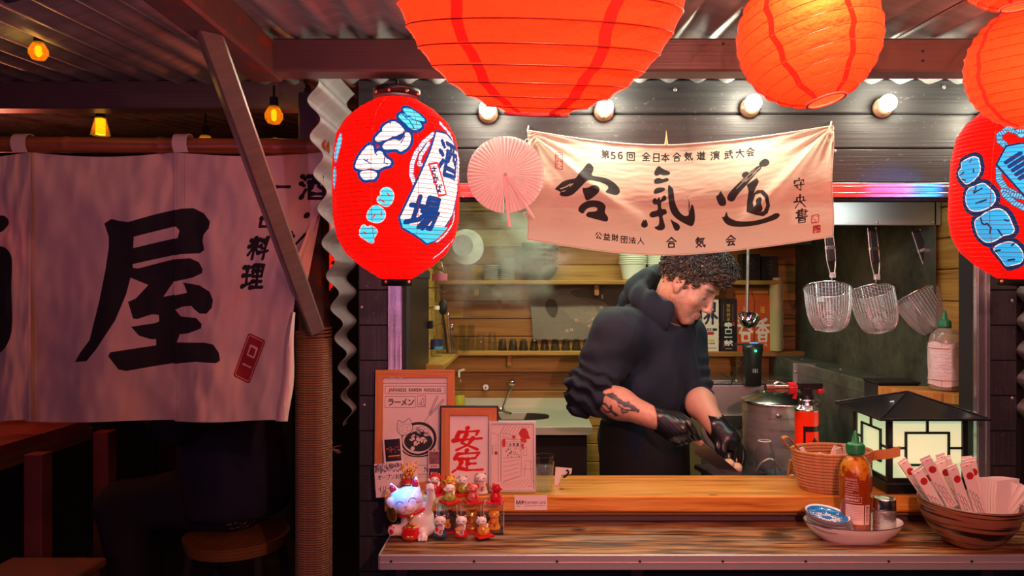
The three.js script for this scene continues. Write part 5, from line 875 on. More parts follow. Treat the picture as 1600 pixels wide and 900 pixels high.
function smallCat(label, px, py, d, hpx, kind, head, coat, apron, emblem, o = {}) {
  const s = hpx * d / F, b = o.at || P(px, py, d), t = thing('lucky_cat', label, 'cat figurine', b, o.turn || 0, 'small lucky cats'); t.scale.setScalar(s);
  const H = part(t, 'head', smallHead, head); if (o.headTilt) { H.rotation.z = o.headTilt; }
  for (const x of [-1, 1]) part(H, 'ear_lining', earIn, catRed, [x * 0.18, 0.9, 0.05]);
  part(H, 'eye', eyeL, inkMat); part(H, 'eye', eyeR, inkMat); part(H, 'mouth', mouthS, inkMat); part(H, 'nose', noseS, catPink, [0, 0.69, 0.262]);
  if (kind === 'coat') { part(t, 'coat', coatBody, coat); part(t, 'apron', apronGeo, apron); part(t, 'paw', pawS, head, [0.15, 0.46, 0.16], [-0.2, 0, -0.2]); part(t, 'paw', pawS, head, [-0.19, 0.3, 0.14], [-0.4, 0, 0.3]); part(t, 'emblem', emblemS, emblem, [-0.15, 0.38, 0.2], [-0.2, -0.5, 0]); for (let i = 0; i < 3; i++) part(t, 'lettering', markS, inkMat, [0.04, 0.34 - i * 0.06, 0.265 + i * 0.012]); }
  else { part(t, 'pot', potGeo, coat); part(t, 'mat', matGeo, catRed, [0, -0.02, 0], [0, 0.5, 0]); part(t, 'paw', pawS, head, [-0.24, 0.66, 0.1], [0, 0, 0.9]); part(t, 'paw', pawS, head, [0.2, 0.52, 0.2], [-0.6, 0, -0.3]); for (let i = 0; i < 3; i++) part(t, 'lettering', markS, inkMat, [-0.04 + i * 0.03, 0.32 - i * 0.07, 0.31 - Math.abs(i - 1) * 0.006]); if (emblem) part(t, 'emblem', emblemS, emblem, [0.16, 0.28, 0.27], [0, 0.5, 0]); }
  return t;
}
const cYellow = glaze([0.80, 0.50, 0.03]), cGreen = glaze([0.42, 0.45, 0.06]), cRosy = glaze([0.72, 0.16, 0.12]), cBlue = glaze([0.02, 0.09, 0.20]), cCream = glaze([0.78, 0.5, 0.42]), cOrange = glaze([0.80, 0.33, 0.03]), cBlack = glaze([0.03, 0.02, 0.025]);
const dU = 1.868;
smallCat('tiny cat in a red hood behind the raised paw of the large cat', 680, 771, dU, 32, 'pot', catWhite, catRed, null, null); part(scene.children[scene.children.length - 1], 'hood', surf((p) => Math.max(ellipsoid(p, V(0, 0.74, -0.01), 0.31, 0.26, 0.25), -(ellipsoid(p, V(0, 0.7, 0.26), 0.22, 0.16, 0.2)), 0.56 - p.y), V(-0.36, 0.5, -0.3), V(0.36, 1.04, 0.3), 0.034), catRed);
smallCat('tiny yellow cat on the upper counter behind the green pot cat', 704, 771, dU, 29, 'pot', cYellow, cYellow, null, null);
smallCat('tiny white cat in a pale green pot on the upper counter', 724, 771, dU, 29, 'pot', catWhite, cGreen, null, null, { turn: -0.2 });
smallCat('tiny white cat with a pink apron in front of the silver frame', 752, 771, dU, 34, 'coat', catWhite, catWhite, cCream, catRed);
smallCat('tiny white cat in a dark blue coat at the ledge front', 688, 838, 1.757, 34, 'coat', catWhite, cBlue, cCream, catRed);
smallCat('tiny white cat in a red coat holding a yellow disc at the ledge front', 721, 838, 1.757, 34, 'coat', catWhite, catRed, cCream, cYellow);
smallCat('tiny white cat lolling in an orange pot at the ledge front', 755, 836, 1.757, 31, 'pot', catWhite, cOrange, null, cYellow, { headTilt: 0.12 });
// clear boxes with figures inside
{
  const acr = M([1, 1, 1], { transmission: 1, thickness: 0, roughness: 0.02, ior: 1.49 });
  const boxes = [[700, 'clear box with a black cat, nearest the large cat', 'tiny black cat with pink ears inside a clear box', cBlack], [737, 'clear box with a golden figure between two other boxes', 'tiny golden heap of a cat inside the middle clear box', catGold], [772, 'clear box with an orange waving cat, beside the paper label', 'tiny orange waving cat inside a clear box', cOrange]];
  const tops = [['tiny white cat in a green pot on top of a clear box', catWhite, cGreen, 0.2], ['tiny rosy cat with a red emblem on top of the middle clear box', cRosy, cRosy, 0], ['tiny red cat turned away on top of a clear box', catRed, catRed, 2.4]];
  boxes.forEach(([px, bl, cl, m], i) => {
    const d = 1.812, s = d / F, w = 31 * s, h = 42 * s, c = P(px, 0, d), z = -d, t = thing('acrylic_box', bl, 'display box', [c.x, Y_LOW, z]);
    part(t, 'base', rbox(w, 0.004, w, 0.001), i === 2 ? cBlack : catRed, [0, 0.002, 0]);
    for (const [x, zz, ww, dd] of [[0, w / 2, w, 0.0012], [0, -w / 2, w, 0.0012], [w / 2, 0, 0.0012, w], [-w / 2, 0, 0.0012, w]]) part(t, 'pane', new THREE.BoxGeometry(ww, h, dd), acr, [x, h / 2 + 0.004, zz]);
    part(t, 'lid', new THREE.BoxGeometry(w, 0.0014, w), acr, [0, h + 0.0047, 0]);
    for (const [a, b] of [[-1, 1], [1, 1], [-1, -1], [1, -1]]) part(t, 'edge', new THREE.BoxGeometry(0.001, h, 0.001), M([0.7, 0.66, 0.66], { roughness: 0.2 }), [a * w / 2, h / 2 + 0.004, b * w / 2]);
    smallCat(cl, px, 0, d, 33, 'coat', m, m, i === 1 ? catGold : cOrange, i === 0 ? catPink : catRed, { at: V(c.x, Y_LOW + 0.0042, z) });
    const [tl, hm, pm, turn] = tops[i]; smallCat(tl, px, 0, d, 29, 'pot', hm, pm, null, i === 1 ? catRed : null, { at: V(c.x + 0.004, Y_LOW + h + 0.0062, z), turn });
  });
}
{ // red bag with gold charm on top of the postcard zone
  const t = thing('lucky_charm', 'tiny red pot heaped with gold behind the large cat', 'figurine', P(638, 771, 1.868)), s = 1.868 / F;
  part(t, 'pot', lathe([[0, 0], [9, 0], [12, 6], [12, 14], [10, 20], [11, 23], [0, 23]].map(([r, y]) => [r * s, y * s]), 24), catRed); for (let i = 0; i < 9; i++) part(t, 'gold_nugget', ball(rr(2.6, 4.4) * s, 1, 0.8, 1, 10, 8), catGold, [rr(-8, 8) * s, (24 + rr(0, 8) + (i > 5 ? 8 : 0)) * s, rr(-4, 6) * s]); part(t, 'band', at(ring(12.3 * s, 1.2 * s, 6, 24), 0, 17 * s, 0), catGold);
}
// ------------------------------------------------------------------ glass and card reader on the upper counter
function tumbler(name, label, b, rb, rt, h, mat, group, facets) {
  const t = thing(name, label, 'glass', b, 0, group); const wall = Math.min(0.0022, rb * 0.12);
  const prof = [[0, 0], [rb * 0.9, 0], [rb, 0.002], [rt, h], [rt - wall * 0.5, h + 0.0006], [rt - wall, h], [rb - wall, h * 0.12], [0, h * 0.1]];
  const g = lathe(prof, facets || 32); part(t, 'glass_wall', facets ? toCreasedNormals(g, 0.4) : g, mat); return t;
}
const clearGlass = M([0.97, 0.99, 0.97], { transmission: 1, thickness: 0, roughness: 0.02, ior: 1.5 });
{
  const d = dUp(768), s = d / F, b = P(850.5, 768, d); const t = tumbler('water_glass', 'faceted glass of water beside the silver frame', [b.x, Y_UP, -d], 12.5 * s, 17.5 * s, 56 * s, clearGlass, undefined, 14);
  part(t, 'water', lathe([[0, 0.0062], [11.2 * s, 0.0065], [14.2 * s, 40 * s], [0, 40 * s]], 28), M([0.90, 0.96, 0.95], { transmission: 0.92, thickness: 0, roughness: 0.02, ior: 1.33 }));
}
{
  const t = thing('card_holder', 'folded white card with a black clip behind the water glass', 'card', [P(879, 0, 1.95).x, Y_UP, -1.95], -0.25), m = M([0.78, 0.72, 0.72], { roughness: 0.6 });
  part(t, 'card', extrude([[-0.022, 0], [-0.012, 0], [-0.004, 0.026], [0.022, 0.03], [0.024, 0.045], [-0.02, 0.046]], 0.0012), m, [0, 0, 0], [-0.15, 0, 0]); part(t, 'back_leaf', extrude([[-0.02, 0], [-0.01, 0], [-0.005, 0.03], [0.022, 0.034], [0.024, 0.045], [-0.02, 0.046]], 0.0012), m, [0, 0, -0.016], [0.2, 0, 0]);
  part(t, 'clip', tube([[0.004, 0.022, 0.004], [0.012, 0.028, 0.008], [0.018, 0.038, 0.008], [0.012, 0.042, 0.006]], 0.0028, 14, 8), MAT.black);
}
// ------------------------------------------------------------------ rope basket with packets
{
  const d = 1.918, s = d / F, c = P(1299, 764, d), t = thing('rope_basket', 'oval coiled rope basket with brown leather handles', 'basket', [c.x, Y_UP, -d]);
  const rope = M([1, 1, 1], { roughness: 0.9, map: pixelTex(256, 32, (u, v) => { const k = 190 + 30 * Math.sin((u * 60 + v * 2) * 6.283) + (fbm(u, v, 30, 6, 2, 46) - 0.5) * 50; return [k, k * 0.70, k * 0.46]; }, [8, 1]) });
  const geos = [], n = 13, rp = 0.0042; for (let i = 0; i < n; i++) { const f = i / (n - 1), R = lerp(46, 60, Math.pow(f, 0.6)) * s, pts = []; for (let k = 0; k < 40; k++) { const a = k / 40 * 6.283; pts.push(V(Math.cos(a) * R, rp + i * rp * 1.9, Math.sin(a) * R * 0.72)); } geos.push(tube(pts, rp * 1.04, 80, 8, true)); }
  part(t, 'coiled_rope', merge(geos), rope);
  const base = []; for (let i = 0; i < 6; i++) { const R = (8 + i * 7.6) * s, pts = []; for (let k = 0; k < 30; k++) { const a = k / 30 * 6.283; pts.push(V(Math.cos(a) * R, rp, Math.sin(a) * R * 0.72)); } base.push(tube(pts, rp, 50, 6, true)); } part(t, 'coiled_base', merge(base), rope);
  const leather = M([0.52, 0.20, 0.06], { roughness: 0.5 });
  const strap = (pts, w) => sheet((u, v) => { const k = v * (pts.length - 1), i = Math.min(pts.length - 2, Math.floor(k)), a = pts[i], b = pts[i + 1], p = a.clone().lerp(b, k - i); return p.add(V(0, 0, (u - 0.5) * w)); }, 2, 28, 0.0022);
  const cur = (p) => new THREE.CatmullRomCurve3(p.map((q) => V((q[0] - 1299) * s, (764 - q[1]) * s, q[2] || 0))).getPoints(20);
  part(t, 'handle', strap(cur([[1246, 720, 0], [1232, 700, 0], [1222, 686, 0], [1230, 682, 0], [1240, 692, 0], [1250, 704, 0]]), 0.022), leather); { const pts = [V(54 * s, 50 * s, 0.012), V(60 * s, 57 * s, 0.035), V(72 * s, 62 * s, 0.058), V(88 * s, 67 * s, 0.064)], cv = new THREE.CatmullRomCurve3(pts); part(t, 'handle', sheet((u, v) => cv.getPoint(v).add(V(0, (u - 0.5) * 15 * s, 0)), 3, 14, 0.0024), leather); }
  for (const [x, y] of [[1247, 718]]) part(t, 'rivet', ball(0.003, 1, 1, 1, 8, 6), MAT.screw, [(x - 1299) * s, (764 - y) * s, 0.012]);
  const pk = M([0.85, 0.80, 0.76], { roughness: 0.6 });
  [[1255, 707, 0.5], [1300, 702, -0.4], [1306, 705, 0.3], [1321, 702, 0.05], [1280, 712, 0.9], [1336, 710, -0.6]].forEach(([x, y, r], i) => { const q = thing('sauce_packet', 'small white sachet poking out of the rope basket', 'sachet', [P(x, 0, d).x, P(0, y, d).y, -d + rr(-0.02, 0.02)], 0, 'sachets in the rope basket'); q.rotation.z = r; part(q, 'sachet', rbox(0.016, 0.026, 0.004, 0.0015), pk); part(q, 'seal_strip', rbox(0.016, 0.004, 0.0045, 0.001), M([0.7, 0.68, 0.68]), [0, 0.011, 0]); });
}
// ------------------------------------------------------------------ gas torch
{
  const d = 2.04, s = d / F, c = P(1260.5, 772, d), t = thing('gas_torch', 'orange gas can with a red and black torch head', 'torch', [c.x, Y_UP, -d]);
  const tex = canvasTex(1024, 512, (g, W, H) => { g.fillStyle = '#f0340c'; g.fillRect(0, 0, W, H); g.fillStyle = '#16120f'; g.fillRect(W * 0.40, H * 0.22, W * 0.32, H); g.fillStyle = '#f0340c'; g.fillRect(W * 0.43, H * 0.30, W * 0.26, H * 0.42); g.fillStyle = '#16120f'; sharp(g, [[W * 0.49, H * 0.66], [W * 0.47, H * 0.56], [W * 0.55, H * 0.38], [W * 0.65, H * 0.50], [W * 0.65, H * 0.68], [W * 0.60, H * 0.68], [W * 0.60, H * 0.56], [W * 0.54, H * 0.50], [W * 0.52, H * 0.62]], '#16120f'); g.fillRect(0, H * 0.75, W, H * 0.25); });
  const y0 = 0, y1 = (772 - 668) * s;
  part(t, 'can', new THREE.CylinderGeometry(18 * s, 18 * s, y1 - y0, 36, 1, true).rotateY(Math.PI), M([1, 1, 1], { map: tex, roughness: 0.3 }), [0, y1 / 2, 0]);
  part(t, 'can_shoulder', lathe([[18, 103], [18.8, 104], [18.6, 106.5], [17, 107], [13, 112], [12.5, 113], [11.5, 118], [12, 119], [11, 122], [0, 122]].map(([r, y]) => [r * s, y * s]), 36), MAT.steelBright);
  part(t, 'bottom_rim', at(ring(18 * s, 0.8 * s, 6, 36), 0, 0.0015, 0), MAT.steelBright);
  part(t, 'collar', new THREE.CylinderGeometry(10.5 * s, 11 * s, 5 * s, 24), MAT.black, [0, 125 * s, 0]);
  const q = (x, y) => V((x - 1260.5) * s, (772 - y) * s, 0);
  part(t, 'valve_body', merge([rbox(15 * s, 17 * s, 13 * s, 0.003), rbox(38 * s, 11 * s, 12 * s, 0.004).translate(5 * s, 11 * s, 0)]), MAT.black, q(1260, 641));
  part(t, 'burner_tube', rod(q(1196, 634), q(1245, 634), 6.2 * s, 6.2 * s, 20), M([0.62, 0.5, 0.4], { metalness: 1, roughness: 0.2 })); part(t, 'nozzle', new THREE.CylinderGeometry(7 * s, 7 * s, 14 * s, 22, 1, true).rotateZ(Math.PI / 2), M([0.35, 0.2, 0.16], { metalness: 0.9, roughness: 0.3 }), q(1203, 634));
  const kn = []; for (let i = 0; i < 14; i++) { const a = i / 14 * 6.283; kn.push(new THREE.CylinderGeometry(1.5 * s, 1.5 * s, 12 * s, 6).rotateZ(Math.PI / 2).translate(0, Math.cos(a) * 8 * s, Math.sin(a) * 8 * s)); } kn.push(new THREE.CylinderGeometry(8 * s, 8 * s, 12 * s, 24).rotateZ(Math.PI / 2));
  const redP = M([0.62, 0.02, 0.03], { roughness: 0.35 }); part(t, 'adjusting_ring', merge(kn), redP, q(1237, 634)); part(t, 'trigger', rbox(5 * s, 10 * s, 6 * s, 0.002), redP, q(1242, 646), [0, 0, -0.25]); part(t, 'end_knob', new THREE.SphereGeometry(6.2 * s, 18, 12).scale(1.1, 1, 1), redP, q(1281, 637)); part(t, 'button', rbox(8 * s, 2 * s, 6 * s, 0.001), redP, q(1257, 631));
}
// ------------------------------------------------------------------ black house shaped paper lamp
{
  const t = thing('paper_house_lamp', 'black roofed square lamp with glowing paper lattice sides', 'lamp', [0.999, Y_UP, -1.97]), w = 0.2, y0 = 0.028, y1 = 0.19, bl = M([0.012, 0.012, 0.014], { roughness: 0.2 });
  const glow = M([0.8, 0.82, 0.6], { roughness: 0.6, emissive: lightColor([0.60, 0.86, 0.46]), emissiveIntensity: 0.66 });
  const hb = (hw) => { const g = new THREE.CylinderGeometry(hw * Math.SQRT2, hw * Math.SQRT2, y1 - y0, 4, 1, true).rotateY(Math.PI / 4); return toCreasedNormals(g, 0.3); };
  part(t, 'paper_shade', hb(0.094), glow, [0, (y0 + y1) / 2, 0]); pointLight(t, [0, 0.11, 0], [0.85, 1, 0.6], LUM.deskLamp, 2);
  for (const [x, z] of [[-1, -1], [1, -1], [1, 1], [-1, 1]]) part(t, 'corner_post', board(0.014, y1 - y0 + 0.01, 0.014, 0.002), bl, [x * 0.0945, (y0 + y1) / 2, z * 0.0945]);
  for (let k = 0; k < 4; k++) {
    const a = k * Math.PI / 2, bar = (x, y, ww, hh) => { const m = part(t, 'lattice_bar', rbox(ww, hh, 0.006, 0.001, 1), bl); m.position.set(x * Math.cos(a) + 0.0975 * Math.sin(a), y, -x * Math.sin(a) + 0.0975 * Math.cos(a)); m.rotation.y = a; };
    const H = (y1 - y0), cy = y0 + H * 0.52; bar(0, y0 + 0.005, 0.19, 0.012); bar(0, y1 - 0.003, 0.19, 0.01);
    for (const sx of [-1, 1]) { bar(sx * 0.054, cy, 0.006, H * 0.50); bar(sx * 0.072, cy + 0.002, 0.036, 0.006); }
    for (const sy of [-1, 1]) { bar(0, cy + sy * H * 0.25, 0.114, 0.006); bar(0, cy + sy * H * 0.37, 0.006, H * 0.25); }
  }
  const roofG = (() => { const g = new THREE.ConeGeometry(0.137 * Math.SQRT2, 0.05, 4, 1).rotateY(Math.PI / 4); return toCreasedNormals(g, 0.2); })(); part(t, 'lamp_roof', roofG, bl, [0, y1 + 0.028, 0]); part(t, 'eave', rbox(0.276, 0.006, 0.276, 0.002), bl, [0, y1 + 0.002, 0]);
  for (const [x, z] of [[-1, 1], [1, 1], [1, -1], [-1, -1]]) part(t, 'roof_ridge', rod([x * 0.136, y1 + 0.005, z * 0.136], [0, y1 + 0.054, 0], 0.0025, 0.002, 6), bl);
  part(t, 'plinth', rbox(0.215, 0.028, 0.215, 0.004), bl, [0, 0.014, 0]); part(t, 'switch', merge([ball(0.004, 2.2, 0.5, 1, 10, 6), ball(0.003, 1, 0.6, 3, 8, 6)]), MAT.chrome, [-0.06, y1 + 0.033, 0.04], [0.3, 0, 0.3]);
}
// ------------------------------------------------------------------ condiments on an oval tray
{
  const d = 1.765, s = d / F, c = P(1333, 838, d), t = thing('oval_tray', 'white oval tray with a thin dark rim carrying condiments', 'tray', [c.x, Y_LOW, -d]);
  const por = glaze([0.80, 0.72, 0.66]); const prof = [[0, 2], [46, 2], [50, 0], [54, 0], [58, 5], [70, 16], [76, 26], [75, 27], [69, 19], [56, 8], [0, 7]].map(([r, y]) => [r * s, y * s]);
  part(t, 'dish', lathe(prof, 56).scale(1, 1, 0.66), por); part(t, 'rim_line', ring(75.6 * s, 0.8 * s, 6, 64).scale(1, 1, 0.66), M([0.05, 0.04, 0.05], { roughness: 0.3 }), [0, 26.6 * s, 0]);
  const tray = Y_LOW + 7.5 * s;
  const blueTex = canvasTex(512, 512, (g, W, H) => { g.fillStyle = '#f2ece4'; g.fillRect(0, 0, W, H); g.fillStyle = '#1178c0'; g.beginPath(); g.arc(256, 256, 236, 0, 7); g.fill(); g.fillStyle = '#f2ece4'; for (let i = 0; i < 150; i++) { const a = rnd() * 6.28, r = 90 + rr(-34, 34); g.beginPath(); g.ellipse(256 + Math.cos(a) * r * 1.25, 256 + Math.sin(a) * r, rr(5, 17), rr(4, 12), a, 0, 7); g.fill(); } for (let i = 0; i < 60; i++) { const a = rnd() * 6.28, r = rr(140, 205); g.beginPath(); g.arc(256 + Math.cos(a) * r, 256 + Math.sin(a) * r, rr(3, 8), 0, 7); g.fill(); } });
  const plateLabels = ['small white dish lowest in the stack on the oval tray', 'small white dish second from below in the stack on the oval tray', 'small white dish under the blue one on the oval tray', 'small blue patterned dish on top of the stack on the oval tray'];
  plateLabels.forEach((l, i) => {
    const y = tray + 0.008 + i * 0.0086, p = thing('sauce_dish', l, 'dish', [P(1292 + [3, 1, 0, -2][i], 0, d).x, y, -d + 0.006], 0, 'stack of small dishes'); p.rotation.set(0.13, 0, -0.05 - 0.02 * i);
    part(p, 'dish', lathe([[0, 1], [18, 1], [20, 0], [22, 0], [28, 4], [34, 9.5], [33.4, 10.2], [27, 5.5], [20, 3], [0, 2.6]].map(([r, y2]) => [r * s, y2 * s]), 44), por); part(p, 'rim_line', at(ring(33.8 * s, 0.5 * s, 5, 44), 0, 10 * s, 0), M([0.04, 0.08, 0.2], { roughness: 0.3 }));
    if (i === 3) { const g = lathe([[0, 3.0], [20, 3.4], [27, 5.9], [32.6, 10]].map(([r, y2]) => [r * s, y2 * s]), 44), uv = g.attributes.uv, q = g.attributes.position; for (let k = 0; k < uv.count; k++) uv.setXY(k, 0.5 + q.getX(k) / (66 * s), 0.5 - q.getZ(k) / (66 * s)); part(p, 'glaze_pattern', g, M([1, 1, 1], { map: blueTex, roughness: 0.15, side: THREE.DoubleSide })); }
  });
  // chilli sauce bottle
  const b = thing('sauce_bottle', 'orange chilli sauce squeeze bottle with green cap on the tray', 'bottle', [P(1340, 0, d).x, tray + 0.0005, -d - 0.012]);
  const bp = [[0, 0], [22, 0], [23, 3], [23.5, 40], [25, 70], [25, 84], [23, 100], [18, 112], [13, 118], [11, 120], [11, 124]];
  part(b, 'bottle_wall', lathe(bp.map(([r, y]) => [r * s, y * s]), 44), M([1, 0.97, 0.85], { transmission: 1, thickness: 0, roughness: 0.04 }));
  const sm = pixelTex(512, 256, (u, v) => { const n = fbm(u, v, 14, 12, 4, 101), top = smooth(0.45, 0.62, v), k = smooth(0.42, 0.6, n + (1 - top) * 0.5); return [lerp(205, 150, k), lerp(140, 60, k), lerp(30, 10, k)]; });
  part(b, 'sauce', lathe(bp.slice(0, 9).map(([r, y]) => [Math.max(0, r - 1) * s, (y + 1) * s]).concat([[0, 118 * s]]), 40), M([1, 1, 1], { map: sm, roughness: 0.35 }));
  const lt = canvasTex(768, 512, (g, W, H) => { g.clearRect(0, 0, W, H); g.fillStyle = 'rgba(0,0,0,0)'; const w = '#f4dcd2'; g.fillStyle = w; for (let i = 0; i < 8; i++) { g.font = `${i ? 20 : 30}px sans-serif`; g.fillText(['CHILI HOT SAUCE', 'ingredients: chili, sugar, salt', 'garlic, distilled vinegar, water', 'xanthan gum, refrigerate after', 'opening for best flavor. shake', 'SAUCE PIQUANTE', 'ingredients: piment, sucre, sel', 'ail, vinaigre distille, eau'][i], 40, 40 + i * 25); } g.strokeStyle = w; g.lineWidth = 5; g.strokeRect(40, 210, 330, 60); g.font = 'bold 34px sans-serif'; g.fillText('SRIRACHA SAUCE', 48, 252, 310); g.fillStyle = '#ecc8be'; g.fillRect(40, 290, 380, 205); g.fillRect(450, 290, 120, 205); g.fillStyle = '#3a2024'; for (let i = 0; i < 9; i++) { g.font = '15px sans-serif'; g.fillText('energy fat carbohydrate sugars protein salt 100 ml', 52, 312 + i * 17, 340); } for (let i = 0; i < 24; i++) g.fillRect(470, 302 + i * 7.6, 74, rr(1.5, 5)); });
  part(b, 'printed_label', sheet((u, v) => { const a = (u - 0.5) * 2.3 + 0.0, y = lerp(14, 90, v), r = (y < 40 ? lerp(23.3, 23.7, y / 40) : lerp(23.7, 25.2, clamp((y - 40) / 30))) + 0.25; return V(Math.sin(a) * r * s, y * s, Math.cos(a) * r * s); }, 20, 4), M([1, 1, 1], { map: lt, transparent: true, roughness: 0.6 }));
  const green = M([0.015, 0.22, 0.07], { roughness: 0.4 }); const cap = part(b, 'cap', lathe([[0, 122], [13.5, 122], [13.8, 124], [13.2, 136], [11, 138], [6, 139], [5.2, 148], [3.6, 150], [2.2, 157], [0, 158]].map(([r, y]) => [r * s, y * s]), 30), green);
  const kk = []; for (let i = 0; i < 26; i++) { const a = i / 26 * 6.283; kk.push(new THREE.BoxGeometry(0.7 * s, 11 * s, 0.7 * s).translate(Math.cos(a) * 13.6 * s, 130 * s, Math.sin(a) * 13.6 * s)); } part(cap, 'grip_ridges', merge(kk), green);
  // steel shaker
  const k = thing('spice_shaker', 'brushed steel spice shaker with twist lid on the tray', 'shaker', [P(1380, 0, d).x, tray + 0.0005, -d + 0.006]);
  part(k, 'body', lathe([[0, 0], [16.6, 0], [17, 1], [16.8, 36], [16.2, 38], [0, 38]].map(([r, y]) => [r * s, y * s]), 40), M([0.62, 0.58, 0.56], { metalness: 0.8, roughness: 0.5, roughnessMap: scratch })); part(k, 'lid', lathe([[0, 37], [16.8, 38], [17.2, 40], [16.6, 42], [16.8, 43], [16.8, 54], [15, 56], [14, 55], [0, 55]].map(([r, y]) => [r * s, y * s]), 40), MAT.steelBright); part(k, 'pour_hole', extrude([[-0.003, -0.006], [0.006, -0.004], [0.007, 0.006], [-0.002, 0.006]], 0.0004).rotateX(-Math.PI / 2), M([0.75, 0.8, 0.5], { roughness: 0.4 }), [0.004, 55.3 * s, 0.002]);
}
// ------------------------------------------------------------------ bowl of chopsticks and napkins
{
  const d = 1.715, s = d / F, c = P(1513, 848, d), t = thing('wooden_bowl', 'brown streaked wooden bowl holding chopsticks and napkins', 'bowl', [c.x, Y_LOW + 0.0025, -d]); t.rotation.set(0.02, 0.6, -0.04);
  const bt = pixelTex(256, 512, (u, v) => { const a = fbm(u, v, 3, 64, 3, 111), b = fbm(u, v, 5, 12, 3, 113), k = smooth(0.50, 0.58, a * 0.75 + b * 0.3); return [lerp(44, 150, k), lerp(24, 96, k), lerp(18, 66, k)]; });
  part(t, 'bowl_wall', lathe([[0, 0], [30, 0], [33, 1.5], [52, 16], [66, 36], [73, 58], [74, 66], [73, 68], [71, 66], [69, 56], [62, 36], [48, 18], [30, 7], [0, 5]].map(([r, y]) => [r * s, y * s]), 56), M([1, 1, 1], { map: bt, roughness: 0.35, clearcoat: 0.4, clearcoatRoughness: 0.2 }));
  const pt = canvasTex(128, 512, (g, W, H) => { g.fillStyle = '#f0e2da'; g.fillRect(0, 0, W, H); g.fillStyle = '#b82018'; g.beginPath(); g.ellipse(70, 110, 44, 34, 0, 0, 7); g.fill(); g.fillStyle = '#7a4038'; g.fillRect(52, 10, 26, 6); for (let i = 0; i < 3; i++) { const x = 30 + i * 30; line(g, [[x - 8, 230 + i * 30], [x + 16, 500]], '#20381c', 4); for (let q = 0; q < 6; q++) { const y = 240 + i * 26 + q * 34, xx = x - 6 + q * 2; line(g, [[xx, y + 16], [xx + (q % 2 ? 18 : -16), y - 6]], '#30481f', 2.6); } } });
  const pm = M([1, 1, 1], { map: pt, roughness: 0.6 });
  const sleeve = (() => { const g = new RoundedBoxGeometry(0.024, 0.128, 0.006, 2, 0.002).toNonIndexed(), p = g.attributes.position, uv = g.attributes.uv; for (let i = 0; i < p.count; i++) uv.setXY(i, p.getX(i) / 0.024 + 0.5, p.getY(i) / 0.128 + 0.5); return g; })();
  const crimp = rbox(0.0245, 0.008, 0.002, 0.0005, 1), stick = rbox(0.007, 0.12, 0.0045, 0.001, 1);
  const packs = [[1436, 738, 1486, 818, -6, 0], [1428, 730, 1484, 812, -30, 0.1], [1444, 716, 1500, 815, 4, -0.2], [1455, 722, 1515, 816, -14, 0.15], [1462, 745, 1520, 816, -40, 0], [1481, 728, 1512, 816, 10, 0.1], [1482, 727, 1520, 818, -20, 0], [1500, 722, 1530, 818, 12, 0], [1492, 722, 1518, 818, -34, 0.2], [1524, 722, 1540, 818, -10, 0], [1532, 725, 1546, 818, -30, -0.2], [1510, 730, 1534, 818, -48, 0]];
  packs.forEach(([x0, y0, x1, y1, z, tw]) => {
    const a = P(x1, y1, d).add(V(0, 0, z * s)), bb = P(x0, y0, d).add(V(0, 0, z * s * 1.2)), dir = bb.clone().sub(a).normalize(), q = thing('chopstick_packet', 'white paper chopstick sleeve with red dot and bamboo print in the bowl', 'chopsticks', bb.clone().addScaledVector(dir, -0.064), 0, 'chopstick sleeves in the bowl');
    const z0 = V(0, 0, 1), zx = dir.clone().cross(z0).normalize(), zz = zx.clone().cross(dir).normalize(); q.quaternion.setFromRotationMatrix(new THREE.Matrix4().makeBasis(zx, dir, zz)); q.rotateY(tw);
    part(q, 'sleeve', sleeve, pm); part(q, 'crimped_end', crimp, M([0.86, 0.78, 0.72], { roughness: 0.7 }), [0, 0.066, 0]);
  });
  const nap = M([0.86, 0.78, 0.72], { roughness: 0.9, bumpMap: weaveBump, bumpScale: 0.0003, side: THREE.DoubleSide });
  for (let i = 0; i < 9; i++) {
    const q = thing('paper_napkin', 'folded white paper napkin upright in the bowl behind the sleeves', 'napkin', P(1553 + i * 2.2, 795, d).add(V(0, 0, (-12 + i * 1.5) * s)), 0, 'upright napkins in the bowl');
    part(q, 'sheet', sheet((u, v) => V((u - 0.5) * 42 * s + (v > 0.6 ? (v - 0.6) * 10 * s * (i / 9) : 0), (v - 0.3) * 66 * s + (u - 0.5) * 4 * s, (Math.sin(u * 3 + i) * 1.2 + (u > 0.75 ? (u - 0.75) * (40 - i * 6) : 0)) * s), 10, 8, 0.0006), nap, [0, 0, i * 0.0012], [-0.12, 0.15, -0.06]);
  }
  for (let i = 0; i < 6; i++) {
    const q = thing('paper_napkin', 'napkin fanned out over the bowl rim at its right side', 'napkin', P(1558 + i * 1.5, 806, d).add(V(0, 0, (-6 + i * 3) * s)), 0, 'fanned napkins in the bowl');
    part(q, 'sheet', sheet((u, v) => { const a = lerp(0.2 + i * 0.02, 1.5 - i * 0.12, u), R = lerp(8, 50 + i * 3, v) * s; return V(Math.cos(a) * R * 1.05, Math.sin(a) * R, (Math.sin(u * 9 + i) * 2.4 * v + i * 1.0) * s); }, 16, 6, 0.0006), nap);
  }
}
